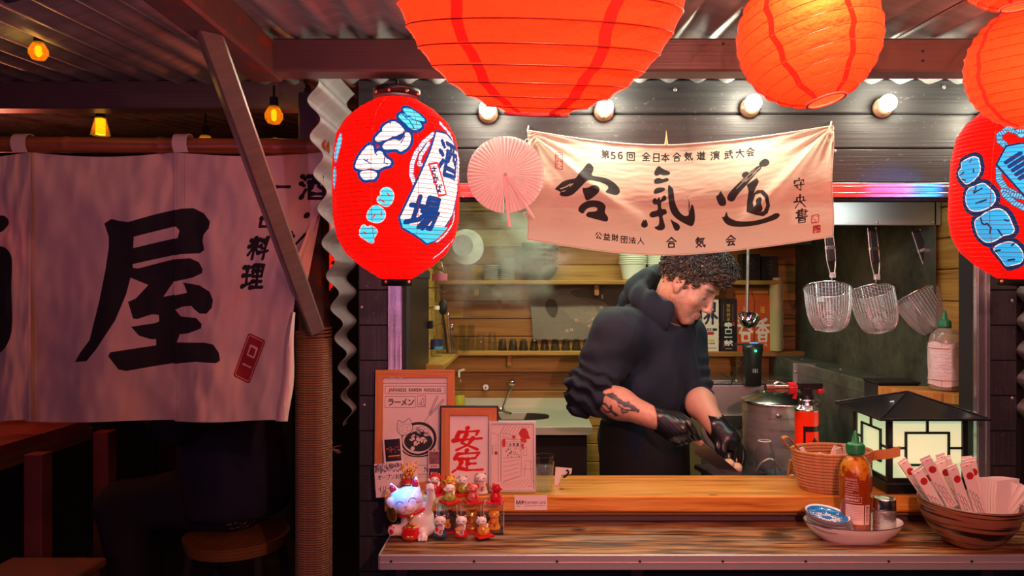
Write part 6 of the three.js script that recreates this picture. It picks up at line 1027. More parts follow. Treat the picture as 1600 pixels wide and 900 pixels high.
// ------------------------------------------------------------------ shelves in the kitchen
const Y_SH1 = P(0, 548, 3.4).y, Y_SH2 = P(0, 438, 3.4).y;
{
  const t = thing('wall_shelf', 'pine corner shelf holding glasses on the back wall', 'shelf', [0, 0, 0]);
  part(t, 'shelf_board', board(P(1075, 0, 3.4).x - KXL, 0.022, 0.11, 0.003), MAT.pine, [(P(1075, 0, 3.4).x + KXL) / 2, Y_SH1 - 0.011, -3.444]);
  part(t, 'side_board', board(0.092, 0.022, 0.615, 0.003), MAT.pine, [KXL + 0.046, Y_SH1 - 0.011, -3.085]);
  for (const x of [-0.1, 0.25, 0.6]) part(t, 'bracket', board(0.02, 0.05, 0.09, 0.003), MAT.pineDark, [x, Y_SH1 - 0.046, -3.455]);
}
const Y_SH3 = P(0, 549, 3.4).y;
{ const t = thing('wall_shelf', 'dark pine shelf carrying the sake cartons', 'shelf', [0, 0, 0]); part(t, 'shelf_board', board(KXR - P(1078, 0, 3.4).x, 0.022, 0.12, 0.003), MAT.pineDark, [(KXR + P(1078, 0, 3.4).x) / 2, Y_SH3 - 0.011, -3.44]); part(t, 'bracket', board(0.02, 0.05, 0.09, 0.003), MAT.pineDark, [0.95, Y_SH3 - 0.046, -3.455]); }
{
  const t = thing('wall_shelf', 'long upper pine shelf holding bowls and plates', 'shelf', [0, 0, 0]), x1 = P(1215, 0, 3.4).x;
  part(t, 'shelf_board', board(x1 - KXL, 0.02, 0.13, 0.004), MAT.pine, [(KXL + x1) / 2, Y_SH2 - 0.01, -3.434]); for (const x of [-0.25, 0.3, 0.85]) part(t, 'bracket', board(0.02, 0.05, 0.1, 0.003), MAT.pineDark, [x, Y_SH2 - 0.044, -3.448]);
}
// upturned tumblers
const darkGlass = M([0.62, 0.66, 0.58], { transmission: 1, thickness: 0, roughness: 0.03 });
{
  const s = 3.42 / F, mk = (label, px, rb, rt, h, mat, group, up) => { const t = thing('shelf_glass', label, 'glass', [P(px, 0, 3.42).x, Y_SH1, -3.42], 0, group); const g = up ? lathe([[0, 0], [rb, 0], [rb, 1], [rt, h], [rt - 0.8, h], [rb - 0.8, 3], [0, 3]].map(([r, y]) => [r * s, y * s]), 22) : lathe([[0, h], [rt * 0.75, h], [rt, h - 3], [rb, 0], [rb - 0.8, 0], [rt - 0.8, h - 4], [0, h - 3]].map(([r, y]) => [r * s, y * s]), 22); part(t, 'glass_wall', g, mat); return t; };
  const label = 'short dark tumbler upturned in the row below the map';
  for (let i = 0; i < 9; i++) mk(label, 785 + i * 16.5, 7.6, 5.6, 18, darkGlass, 'upturned dark tumblers on the shelf');
  const pale = M([0.9, 0.92, 0.88], { transmission: 1, thickness: 0, roughness: 0.03 });
  mk('tall clear glass standing next to the utensil jar', 722, 5.5, 6.2, 40, pale, 'clear glasses on the shelf', true); mk('second tall clear glass from the utensil jar', 736, 5.5, 6.0, 40, pale, 'clear glasses on the shelf', true); mk('squat clear glass between the two tall ones', 728.5, 6, 6.6, 20, pale, 'clear glasses on the shelf', true).position.z += 0.035; mk('upturned clear tumbler beside the tall glasses', 751, 8.2, 6.2, 29, pale, 'clear glasses on the shelf'); mk('upturned clear tumbler next to the dark tumblers', 769, 7.8, 6.2, 29, pale, 'clear glasses on the shelf');
}
// water bottle, utensils, hanging bottle
{
  const d = 3.12, s = d / F, y = Y_SH1, t = thing('water_bottle', 'ribbed clear water bottle with a dark blue label', 'bottle', [P(682, 0, d).x, y, -d]);
  const prof = [[0, 0], [8.5, 0], [9.5, 2]]; for (let i = 0; i < 11; i++) prof.push([9.6 - (i > 7 ? (i - 7) * 1.2 : 0), 5 + i * 5.6], [8.8 - (i > 7 ? (i - 7) * 1.2 : 0), 7.8 + i * 5.6]); prof.push([4.2, 70], [4.2, 74]);
  part(t, 'bottle_wall', lathe(prof.map(([r, yy]) => [r * s, yy * s]), 28), M([0.96, 0.98, 0.98], { transmission: 1, thickness: 0, roughness: 0.03 })); part(t, 'label_band', new THREE.CylinderGeometry(9.9 * s, 9.9 * s, 15 * s, 28, 1, true), M([0.02, 0.03, 0.11], { roughness: 0.4 }), [0, 19 * s, 0]); part(t, 'label_stripe', new THREE.CylinderGeometry(10 * s, 10 * s, 5 * s, 28, 1, true, -0.2, 1.8), M([0.05, 0.25, 0.42], { roughness: 0.4 }), [0, 13.6 * s, 0]); part(t, 'cap', new THREE.CylinderGeometry(4.8 * s, 4.8 * s, 6 * s, 18), MAT.white, [0, 76 * s, 0]);
}
{
  const d = 3.26, s = d / F, t = thing('utensil_jar', 'clear jar of spoons and tongs on the corner shelf', 'jar', [P(703, 0, d).x, Y_SH1, -d]); part(t, 'jar_wall', lathe([[0, 0], [12, 0], [12.5, 30], [11.8, 30], [11.4, 2], [0, 2]].map(([r, y]) => [r * s, y * s]), 24), M([0.9, 0.92, 0.9], { transmission: 1, thickness: 0, roughness: 0.05 }));
  const put = (label, name, x0, y0, x1, y1, head, mat) => { const a = P(x0, y0, d), b = P(x1, y1, d), q = thing(name, label, 'utensil', [a.x, a.y, -d]); part(q, 'handle', rod(V(0, 0, 0), b.clone().sub(a), 1.6 * s, 1.6 * s, 8), mat); if (head) part(q, 'bowl', head, mat, b.clone().sub(a)); };
  put('black plastic ladle standing in the utensil jar', 'serving_spoon', 699, 551, 692, 490, ball(7.4 * s, 0.95, 1.7, 0.4, 16, 12).translate(0, 10 * s, 0), MAT.black); put('steel tongs arm standing in the utensil jar', 'kitchen_tongs', 704, 551, 700, 492, ball(2.4 * s, 1, 1.6, 0.6, 8, 6), MAT.steelBright); put('wooden spoon standing in the utensil jar', 'wooden_spoon', 702, 551, 696, 497, ball(3 * s, 1, 1.8, 0.6, 8, 6), MAT.pineDark); put('short steel whisk leaning out of the utensil jar', 'whisk', 708, 552, 706, 512, ball(3 * s, 1, 2.4, 1, 8, 6), MAT.steelBright);
}
{
  const d = 2.95, s = d / F, t = thing('hanging_bottle', 'upside down bottle with a pink band on the left kitchen wall', 'bottle', P(687, 434, d)); part(t, 'bottle_wall', lathe([[0, -23], [10, -23], [12, -20], [12, 8], [9, 18], [4, 26], [4, 34]].map(([r, y]) => [r * s, y * s]), 28), M([0.95, 0.97, 0.95], { transmission: 1, thickness: 0, roughness: 0.03 })); part(t, 'label_band', new THREE.CylinderGeometry(12.3 * s, 12.3 * s, 11 * s, 28, 1, true), M([0.55, 0.12, 0.17], { roughness: 0.5 }), [0, 1 * s, 0]); part(t, 'wall_holder', rod(V(-9 * s, 28 * s, 0), V(-0.06, 28 * s, 0), 0.006, 0.006, 8), MAT.blackMatt); part(t, 'neck_clip', at(ring(5 * s, 1.6 * s, 6, 20), 0, 28 * s, 0), MAT.blackMatt);
}
// plates, bowls, cups on the upper shelf
{
  const s = 3.42 / F; const plateM = glaze([0.62, 0.60, 0.54]);
  const pile = (px, n, rpx, step, name, label, cat, group, prof, mat, y0 = Y_SH2, d = 3.42) => { const g = lathe(prof.map(([r, y]) => [r * rpx * d / F, y * d / F]), 30); for (let i = 0; i < n; i++) { const t = thing(name, label, cat, [P(px, 0, d).x + rr(-0.001, 0.001), y0 + i * step * d / F, -d], 0, group); part(t, cat, g, mat); if (i === n - 1) part(t, 'rim', at(ring(prof[prof.length - 3][0] * rpx * d / F * 0.99, 0.0012, 5, 30), 0, prof[prof.length - 3][1] * d / F, 0), mat); } };
  const flat = [[0, 0], [0.7, 0], [0.8, 0.6], [1, 2.6], [0.98, 3.1], [0.75, 1.4], [0, 1.2]];
  pile(767, 7, 13.5, 3.4, 'side_plate', 'pale side plate in the lower stack nearest the hanging plates', 'plate', 'side plates in a stack', flat, plateM);
  pile(793, 10, 12.5, 3.3, 'saucer', 'pale saucer in the taller stack beside the black bowls', 'saucer', 'saucers in a stack', flat, plateM);
  const bowl = [[0, 0], [0.55, 0], [0.55, 2], [0.62, 3], [0.85, 9], [0.97, 17], [1.0, 18], [1.01, 21], [0.97, 21], [0.82, 11], [0, 4]];
  pile(843, 6, 29, 7.4, 'noodle_bowl', 'black noodle bowl in the stack on the upper shelf', 'bowl', 'black bowls in a stack', bowl, M([0.010, 0.010, 0.011], { roughness: 0.16 }));
  const cup = [[0, 0], [0.72, 0], [0.75, 2], [0.97, 25], [1.05, 25.4], [1.06, 27], [0.97, 27], [0.94, 24], [0, 3]];
  const cupM = M([0.72, 0.78, 0.62], { roughness: 0.5 });
  pile(989, 6, 21, 3.4, 'paper_cup', 'white paper cup nested in the stack left of the cook', 'cup', 'paper cups in a stack', cup, cupM); pile(1030, 7, 19, 3.2, 'paper_cup', 'white paper cup nested in the stack behind the hood', 'cup', 'paper cups behind the hood', cup, cupM);
  // round plates hung on the left wall, one over the other
  [[728, 386, 28, 3.18, 'larger round pale plate hung on the left kitchen wall', 0], [722, 384, 17, 3.13, 'smaller round plate hung in front of the larger one', 1]].forEach(([px, py, r, d, l, i]) => { const q = d / F, t = thing('hung_plate', l, 'plate', P(px, py, d), 0, 'plates hung on the kitchen wall'); t.rotation.y = 0.35; part(t, 'plate', lathe([[0, 0], [r * 0.6, 0], [r, 3.5], [r * 0.98, 4.5], [r * 0.62, 1.8], [0, 1.6]].map(([a, y]) => [a * q, y * q]), 36).rotateX(Math.PI / 2), i ? glaze([0.36, 0.33, 0.30]) : plateM); part(t, 'wire_hanger', rod([0, 0, -0.004], [-0.10, 0.0, -0.05], 0.0015, 0.0015, 6), MAT.steel); });
}
// black boxes on the upper shelf at the right
for (const [x0, x1, y0, l] of [[1158, 1186, 398, 'black carton with a round mark on the upper shelf'], [1188, 1214, 402, 'black carton at the right end of the upper shelf']]) {
  const d = 3.4, t = thing('black_carton', l, 'box', [P((x0 + x1) / 2, 0, d).x, Y_SH2, -d - 0.02]); const w = (x1 - x0) * d / F, h = (438 - y0) * d / F; const tex = canvasTex(256, 256, (g, W, H) => { g.fillStyle = '#16130f'; g.fillRect(0, 0, W, H); g.strokeStyle = '#6a5a44'; g.lineWidth = 5; g.beginPath(); g.arc(128, 90, 44, 0, 7); g.stroke(); g.fillStyle = '#7a684c'; g.font = 'bold 44px sans-serif'; g.fillText('o', 114, 104); g.font = '22px sans-serif'; g.fillText('oooo', 96, 190); });
  part(t, 'carton', new THREE.BoxGeometry(w, h, 0.08), M([1, 1, 1], { map: tex, roughness: 0.5 }), [0, h / 2, 0]); part(t, 'lid_flap', board(w, 0.003, 0.08, 0.001), MAT.blackMatt, [0, h + 0.0015, 0]);
}
// map cloth on the back wall
{
  const tex = canvasTex(700, 480, (g, W, H) => {
    g.fillStyle = '#7d7466'; g.fillRect(0, 0, W, H); g.fillStyle = '#5c564c'; poly(g, [[250, 40], [700, 20], [700, 240], [560, 250], [520, 160], [400, 120], [300, 110]], '#5f594e'); poly(g, [[180, 90], [300, 110], [430, 170], [460, 260], [420, 340], [300, 330], [240, 240], [170, 190]], '#8a8070');
    poly(g, [[120, 120], [170, 130], [190, 220], [160, 300], [120, 270], [90, 190]], '#4c463f'); for (let i = 0; i < 900; i++) { g.fillStyle = `rgba(${rnd() > 0.5 ? '200,190,170' : '40,36,32'},0.10)`; g.fillRect(rnd() * W, rnd() * H, rr(2, 22), rr(1, 8)); }
    const spots = [[470, 190], [500, 215], [530, 212], [500, 250], [535, 246], [510, 285], [470, 310], [490, 306], [560, 200], [590, 180], [385, 350], [410, 340], [230, 390], [262, 384], [296, 300], [414, 290], [560, 270], [600, 230], [640, 200], [620, 260]]; for (const [x, y] of spots) { g.fillStyle = '#c8b8a4'; g.fillRect(x, y, 19, 20); g.fillStyle = '#9a5040'; g.fillRect(x + 4, y + 5, 11, 10); } g.fillStyle = '#d0c8b8'; g.fillRect(482, 90, 12, 36);
  });
  const t = thing('map_cloth', 'faded cloth map with small pictures on the back wall', 'map', [0, 0, 0]); part(t, 'cloth', sheet((u, v) => P(lerp(827 + 6 * (1 - v), 990, u), lerp(531, 444, v), 3.487 - 0.003 * Math.sin(u * 9 + v * 5) - 0.003), 24, 12, 0.001), M([1, 1, 1], { map: tex, roughness: 0.9 }));
}
// sake cartons and film roll
{
  const d = 3.40, s = d / F;
  const carton = (name, label, x0, x1, ytop, draw, gable) => {
    const w = (x1 - x0) * s - 0.002, h = (549 - ytop) * s, body = gable ? h - 12 * s : h, t = thing(name, label, 'carton', [P((x0 + x1) / 2, 0, d).x, Y_SH3, -d - 0.03]); const tex = canvasTex(256, 720, draw), m = M([1, 1, 1], { map: tex, roughness: 0.45 });
    part(t, 'carton', new THREE.BoxGeometry(w, body, w * 0.9), m, [0, body / 2, 0]);
    if (gable) { const z = w * 0.45, g = new THREE.BufferGeometry(), A = [-w / 2, body, z], B = [w / 2, body, z], C = [w / 2, body, -z], D = [-w / 2, body, -z], E = [-w / 2, body + 11 * s, 0], G = [w / 2, body + 11 * s, 0]; g.setAttribute('position', new THREE.Float32BufferAttribute([A, B, G, A, G, E, C, D, E, C, E, G, D, A, E, B, C, G].flat(), 3)); g.computeVertexNormals(); part(t, 'gable_top', uvMetres(g), gable); part(t, 'gable_fin', rbox(w, 5 * s, 0.003, 0.001, 1), M([0.55, 0.38, 0.05], { roughness: 0.5 }), [0, body + 12 * s, 0]); }
    else part(t, 'lid', board(w, 0.003, w * 0.9, 0.001), m, [0, body + 0.0015, 0]);
  };
  carton('sake_carton', 'white sake carton with a large blue character beside the cook', 1097, 1123, 468, (g, W, H) => { g.fillStyle = '#d6cfbe'; g.fillRect(0, 0, W, H); glyph(g, '界', 20, 40, 220, 300, 44, '#14233c', 0.5); g.fillStyle = '#222'; g.fillRect(30, 400, 200, 36); glyph(g, '香', 50, 404, 30, 28, 4, '#ddd'); glyph(g, '米', 90, 404, 30, 28, 4, '#ddd'); glyph(g, '酒', 130, 404, 30, 28, 4, '#ddd'); g.fillStyle = '#a02020'; g.fillRect(80, 446, 100, 44); g.fillStyle = '#c0a030'; g.fillRect(70, 560, 120, 18); ['本', '合', '酒', '場'].forEach((c, i) => glyph(g, c, 70 + i * 32, 595, 26, 26, 4, '#333')); g.fillStyle = '#333'; g.fillRect(40, 670, 180, 8); });
  carton('sake_carton', 'black sake carton with white and gold characters next to the white one', 1125, 1151, 468, (g, W, H) => { g.fillStyle = '#0e0d10'; g.fillRect(0, 0, W, H); ['特', '別', '純', '米'].forEach((c, i) => glyph(g, c, 98, 60 + i * 62, 56, 54, 8, '#b8861c')); for (let i = 0; i < 12; i++) { g.fillStyle = '#8a8478'; g.fillRect(44, 70 + i * 19, 8, 12); g.fillRect(192, 70 + i * 19, 8, 12); } ['辛', '口', '一', '献'].forEach((c, i) => glyph(g, c, 62, 320 + i * 82, 130, 76, 18, '#e6e2da', 0.4)); g.fillStyle = '#b81c1c'; g.fillRect(196, 310, 26, 56); g.fillRect(48, 628, 26, 26); g.fillStyle = '#999'; g.fillRect(80, 676, 100, 10); });
  const orange = M([0.50, 0.11, 0.02], { roughness: 0.45 });
  const od = (ch) => (g, W, H) => { g.fillStyle = '#b84a16'; g.fillRect(0, 0, W, H); for (let i = -6; i < 12; i++) line(g, [[i * 60, 0], [i * 60 - 200, 720]], 'rgba(230,120,60,0.35)', 5); glyph(g, '福', 90, 90, 70, 90, 11, '#d8a020'); glyph(g, ch, 10, 260, 240, 330, 44, '#d9cdbd', 0.5); glyph(g, '大', 150, 600, 60, 60, 6, '#d9cdbd', 0.4); };
  carton('sake_carton', 'orange gable top carton behind the hanging ladle', 1151, 1178, 457, od('呑'), orange); carton('sake_carton', 'orange gable top carton beside the film roll', 1178.5, 1204, 457, od('香'), orange);
  const r = thing('film_roll', 'tall yellowish roll of wrapping film standing on the shelf', 'roll', [P(1212.5, 0, d).x, Y_SH3, -d]); part(r, 'film', new THREE.CylinderGeometry(10 * s, 10 * s, 114 * s, 28), M([0.50, 0.42, 0.20], { roughness: 0.3, clearcoat: 0.5 }), [0, 58 * s, 0]); part(r, 'core_tube', new THREE.CylinderGeometry(6 * s, 6 * s, 116.5 * s, 20), M([0.4, 0.3, 0.16]), [0, 58.25 * s, 0]); part(r, 'loose_edge', tube(Array.from({ length: 10 }, (_, i) => V(9.6 * s + Math.sin(i * 2) * 0.6 * s, (5 + i * 11.5) * s, 4 * s)), 0.0008, 30, 4), M([0.8, 0.75, 0.5], { roughness: 0.2 }));
}
// ------------------------------------------------------------------ hood, strainers, ladle
{
  const t = thing('range_hood', 'stainless range hood box under the window header', 'range hood', [0, 0, 0]), x0 = 0.80, x1 = KXR - 0.004, y0 = P(0, 352, 2.29).y, y1 = KTOP - 0.04;
  part(t, 'front_panel', board(x1 - x0, y1 - y0, 0.012, 0.002), MAT.steel, [(x0 + x1) / 2, (y0 + y1) / 2, -2.296]); part(t, 'side_panel', board(0.012, y1 - y0, 1.0, 0.002), MAT.steel, [x0 + 0.006, (y0 + y1) / 2, -2.80]); part(t, 'rear_panel', board(x1 - x0, y1 - y0, 0.012, 0.002), MAT.steel, [(x0 + x1) / 2, (y0 + y1) / 2, -3.305]); part(t, 'filter', board(x1 - x0 - 0.02, 0.01, 0.98, 0.002), MAT.steelPanel, [(x0 + x1) / 2, y0 + 0.12, -2.8]);
  for (const px of [1371, 1459]) part(t, 'rivet', ball(0.0045, 1, 1, 0.6, 10, 8), MAT.screw, P(px, 347, 2.2885)); part(t, 'hanging_rail', rod([x0, y0 + 0.012, -2.36], [x1 - 0.02, y0 + 0.012, -2.36], 0.005, 0.005, 8), MAT.steelBright);
}
const wireM = M([0.8, 0.8, 0.8], { metalness: 0.6, roughness: 0.25 });
function strainer(label, handle, hb, rimC, rimR, tilt, yaw, basketDepth, neck) {
  // handle from rail to rim, bowl of woven wire below
  const d = 2.36, s = d / F, a = P(...handle, d), b = P(...hb, d), c = P(...rimC, d), t = thing('noodle_strainer', label, 'strainer', a, 0, 'noodle strainers on the rail'), L = (p) => p.clone().sub(a);
  part(t, 'grip', (() => { const g = rbox(12 * s, 1, 6 * s, 0.003); return g; })(), MAT.black); const grip = t.children[0], ga = a.clone().lerp(b, 0.02), gb = a.clone().lerp(b, 0.72); grip.geometry = rbox(12 * s, ga.distanceTo(gb), 7 * s, 0.004); grip.position.copy(L(ga.clone().lerp(gb, 0.5))); grip.quaternion.setFromUnitVectors(V(0, 1, 0), a.clone().sub(b).normalize());
  const dir = b.clone().sub(a).normalize(), side = V(-dir.y, dir.x, 0);
  for (const k of [-1, 1]) part(t, 'handle_wire', tube([L(a).addScaledVector(side, k * 6.5 * s), L(a.clone().lerp(b, 0.7)).addScaledVector(side, k * 6.5 * s), L(b).addScaledVector(side, k * 3 * s)], 0.0018, 16, 6), wireM);
  part(t, 'band', rbox(14 * s, 5 * s, 8 * s, 0.001), MAT.steelBright, L(a.clone().lerp(b, 0.42))); grip.userData = {}; t.children[t.children.length - 1].quaternion.copy(grip.quaternion); part(t, 'clasp', rbox(9 * s, 9 * s, 5 * s, 0.002), wireM, L(b)); part(t, 'neck', rod(L(b), L(neck ? P(...neck, d) : c.clone().add(V(0, rimR * 0.36 * s, 0.03))), 0.0018, 0.0018, 6), wireM);
  const basket = new THREE.Group(); basket.name = 'basket'; t.add(basket); basket.position.copy(L(c)); basket.rotation.set(-0.38, yaw, tilt); const R = rimR * s, D = basketDepth * s;
  const rOf = (v) => R * Math.pow(Math.cos(Math.pow(v, 1.35) * 1.45), 0.42) * (1 - 0.12 * v), pt = (th, v) => V(Math.cos(th) * rOf(v), -D * Math.sin(v * 1.571 * 0.98) * 1.0, Math.sin(th) * rOf(v) * 0.92);
  const wires = []; for (let i = 0; i < 44; i++) { const v = (i + 0.5) / 44, pts = []; for (let k = 0; k < 22; k++) pts.push(pt(k / 22 * 6.283, v)); wires.push(tube(pts, 0.0006, 40, 3, true)); } for (let i = 0; i < 44; i++) { const th = i / 44 * 6.283, pts = []; for (let k = 0; k <= 9; k++) pts.push(pt(th, k / 9)); wires.push(tube(pts, 0.0006, 16, 3)); }
  part(basket, 'wire_mesh', merge(wires), M([0.85, 0.86, 0.88], { metalness: 0.6, roughness: 0.32 })); part(basket, 'rim', ring(R * 1.01, 0.0032, 8, 48).scale(1, 1, 0.92), MAT.steelBright); for (let i = 0; i < 4; i++) { const th = 0.8 + i * 1.571, pts = []; for (let k = 0; k <= 10; k++) pts.push(pt(th, k / 10).multiplyScalar(1.015)); part(basket, 'rib', tube(pts, 0.0013, 18, 5), MAT.steelBright); }
  part(basket, 'hook_tab', rbox(12 * s, 9 * s, 2 * s, 0.001), MAT.steel, [0, -6 * s, R * -0.86]);
}
strainer('wire noodle strainer partly covered by the banner corner', [1294, 356], [1301, 430], [1293, 452], 35, -0.10, 0, 66);
strainer('wire noodle strainer hanging in the middle of the three', [1362, 356], [1370, 433], [1361, 455], 34, 0.06, 0, 66);
strainer('tilted wire noodle strainer next to the sauce bottle', [1431, 360], [1456, 432], [1430, 460], 36, 0.42, 0, 62, [1461, 441]);
{
  const d = 2.75, s = d / F, t = thing('soup_ladle', 'steel soup ladle hanging beside the head of the cook', 'ladle', P(1170, 390, d)), L = (x, y) => V((x - 1170) * s, (390 - y) * s, 0);
  part(t, 'handle', rod(L(1171, 330), L(1167, 488), 0.006, 0.006, 10), MAT.steel); part(t, 'bowl', lathe([[0, -14], [8, -12], [14, -6], [16.5, 3], [17, 5], [16, 5], [13, -4], [7, -10], [0, -12]].map(([r, y]) => [r * s, y * s]), 32).rotateX(0.5), MAT.chrome, L(1170, 499)); part(t, 'hook', tube([L(1171, 330), L(1171, 318), L(1176, 312), L(1180, 318)], 0.003, 14, 6), MAT.steel);
}
// ------------------------------------------------------------------ sink corner
{
  const t = thing('sink_counter', 'pale steel sink counter along the back wall', 'sink', [0, 0, 0]), Y = P(0, 637, 3.49).y, x1 = P(925, 0, 3.0).x, pale = M([0.52, 0.56, 0.44], { metalness: 0.35, roughness: 0.42 }), w = x1 - KXL;
  const bx = P(800, 0, 3.25).x, hole = Array.from({ length: 32 }, (_, i) => { const a = -i / 32 * 6.283; return [bx + Math.sign(Math.cos(a)) * Math.pow(Math.abs(Math.cos(a)), 0.6) * 0.165, 3.25 + Math.sign(Math.sin(a)) * Math.pow(Math.abs(Math.sin(a)), 0.6) * 0.10]; });
  const top = extrude([[KXL + 0.006, 3.0], [x1, 3.0], [x1, 3.488], [KXL + 0.006, 3.488]], 0.03, 0.002, [hole]).rotateX(-Math.PI / 2); part(t, 'worktop', uvMetres(top), pale, [0, Y - 0.03, 0]);
  const basin = lathe([[1, 0], [0.98, -0.02], [0.9, -0.14], [0.7, -0.16], [0, -0.16]], 36); basin.scale(0.17, 1, 0.105); part(t, 'basin', basin, M([0.14, 0.13, 0.13], { metalness: 0.8, roughness: 0.35, side: THREE.DoubleSide }), [bx, Y, -3.25]); part(t, 'backsplash', board(w - 0.012, 0.05, 0.006, 0.002), pale, [(KXL + x1) / 2, Y + 0.02, -3.494]); part(t, 'cabinet', board(w - 0.03, Y - 0.05, 0.40, 0.004), MAT.blackMatt, [(KXL + x1) / 2, (Y - 0.05) / 2, -3.27]);
  const f = thing('sink_faucet', 'chrome spray tap on a bent hose above the sink', 'tap', [P(783, 0, 3.4).x, Y, -3.40]), s = 3.4 / F, q = (x, y) => V((x - 783) * s, P(0, y, 3.4).y - Y, 0.02); part(f, 'hose', tube([V(0, 0, 0.02), q(786, 635), q(792, 620), q(798, 606)], 0.005, 20, 8), MAT.chrome); part(f, 'spray_head', lathe([[0, -0.012], [0.012, -0.01], [0.017, 0], [0.015, 0.012], [0, 0.015]], 20).rotateX(1.1), MAT.chrome, q(800, 597)); part(f, 'spout', tube([V(-0.12, 0.0, 0.0), V(-0.1, 0.02, 0.06), V(-0.03, 0.026, 0.1), V(0.05, 0.012, 0.14)], 0.005, 24, 8), MAT.chrome); part(f, 'base', new THREE.CylinderGeometry(0.016, 0.02, 0.02, 18), MAT.chrome, [0, 0.01, 0.02]);
  const k = thing('wall_socket', 'round white socket on the pine wall above the sink', 'socket', P(759, 605, 3.484)); part(k, 'plate', lathe([[0, 0.012], [0.011, 0.012], [0.0135, 0.009], [0.014, 0], [0, 0]].reverse(), 22).rotateX(Math.PI / 2), MAT.white); part(k, 'toggle', rbox(0.005, 0.01, 0.006, 0.001), MAT.blackMatt, [0.001, 0, 0.013]);
  const b = thing('soap_bottle', 'yellow green soap bottle with pump behind the large frame', 'bottle', [P(717, 0, 3.3).x, Y + 0.001, -3.3]), z = 3.3 / F; part(b, 'liquid', lathe([[0, 1], [9, 1], [9, 30], [0, 30]].map(([r, y]) => [r * z, y * z]), 24), M([0.50, 0.48, 0.04], { roughness: 0.3 })); part(b, 'bottle_wall', lathe([[0, 0], [10, 0], [10.5, 4], [10.5, 44], [8, 52], [4, 56], [4, 60]].map(([r, y]) => [r * z, y * z]), 24), M([0.95, 0.97, 0.9], { transmission: 1, thickness: 0, roughness: 0.05 })); part(b, 'pump', merge([rod(V(0, 58 * z, 0), V(0, 68 * z, 0), 2 * z), rod(V(0, 67 * z, 0), V(9 * z, 70 * z, 0), 2 * z)]), M([0.7, 0.68, 0.55]));
  const sp = thing('black_sponge', 'black scouring pad on the sink edge behind the frames', 'sponge', [P(735, 0, 3.2).x, Y + 0.001, -3.2]); part(sp, 'pad', rbox(0.05, 0.03, 0.03, 0.006), MAT.blackMatt, [0, 0.016, 0], [0, 0.3, -0.2]);
}
// ------------------------------------------------------------------ cooking bench on the right
{
  const t = thing('cooking_bench', 'stainless steel cooking bench in front of the cook', 'bench', [0, 0, 0]), Y = 0.905; part(t, 'worktop', rbox(0.68, 0.04, 0.30, 0.004), MAT.steel, [0.71, Y - 0.02, -2.28]); part(t, 'front_board', board(0.68, 0.8, 0.012, 0.002), MAT.steel, [0.71, 0.45, -2.15]); part(t, 'side_board', board(0.012, 0.8, 0.27, 0.002), MAT.steel, [0.38, 0.45, -2.285]); for (const [x, z] of [[0.40, -2.41], [1.02, -2.41]]) part(t, 'leg', board(0.04, Y - 0.04, 0.04, 0.003), MAT.steel, [x, (Y - 0.04) / 2, z]);
  const c = thing('bain_marie', 'steel food warmer with lidded trays behind the stock pot', 'food warmer', [0, 0, 0]); const yb = P(0, 597, 3.1).y; part(c, 'housing', rbox(0.42, yb - 0.0, 0.36, 0.006), MAT.steel, [0.90, yb / 2, -3.2]); part(c, 'rim', rbox(0.43, 0.008, 0.37, 0.003), MAT.steelBright, [0.90, yb + 0.004, -3.2]); for (const x of [0.77, 0.90, 1.03]) part(c, 'tray_lid', rbox(0.12, 0.008, 0.3, 0.003), MAT.steelBright, [x, yb + 0.012, -3.2]); part(c, 'control_strip', rbox(0.40, 0.05, 0.01, 0.002), MAT.steelBright, [0.90, P(0, 658, 3.02).y, -3.015]); for (const x of [0.86, 1.0]) part(c, 'knob', new THREE.CylinderGeometry(0.016, 0.016, 0.02, 18).rotateX(Math.PI / 2), MAT.black, [x, 0.86, -3.01]);
  const p = thing('heat_shield', 'small upright steel plate with a bolt behind the pot', 'steel plate', P(1257, 590, 2.95)), s = 2.95 / F; part(p, 'plate', rbox(36 * s, 90 * s, 0.006, 0.002), MAT.steelBright, [0, -22 * s, 0]); part(p, 'flange', rbox(7 * s, 90 * s, 0.012, 0.002), MAT.steel, [-15 * s, -22 * s, 0.004]); part(p, 'bolt', ball(0.006, 1, 1, 0.6, 10, 8), MAT.screw, [-15 * s, 9 * s, 0.01]);
  const b = thing('fryer_box', 'black appliance box against the steel wall ledge', 'appliance', [P(1395, 0, 2.35).x, 0, -2.36]); part(b, 'housing', rbox(0.13, P(0, 600, 2.32).y, 0.1, 0.004), MAT.black, [0, P(0, 600, 2.32).y / 2, 0]); part(b, 'lid', rbox(0.135, 0.008, 0.105, 0.003), MAT.black, [0, P(0, 598, 2.32).y, 0]);
}
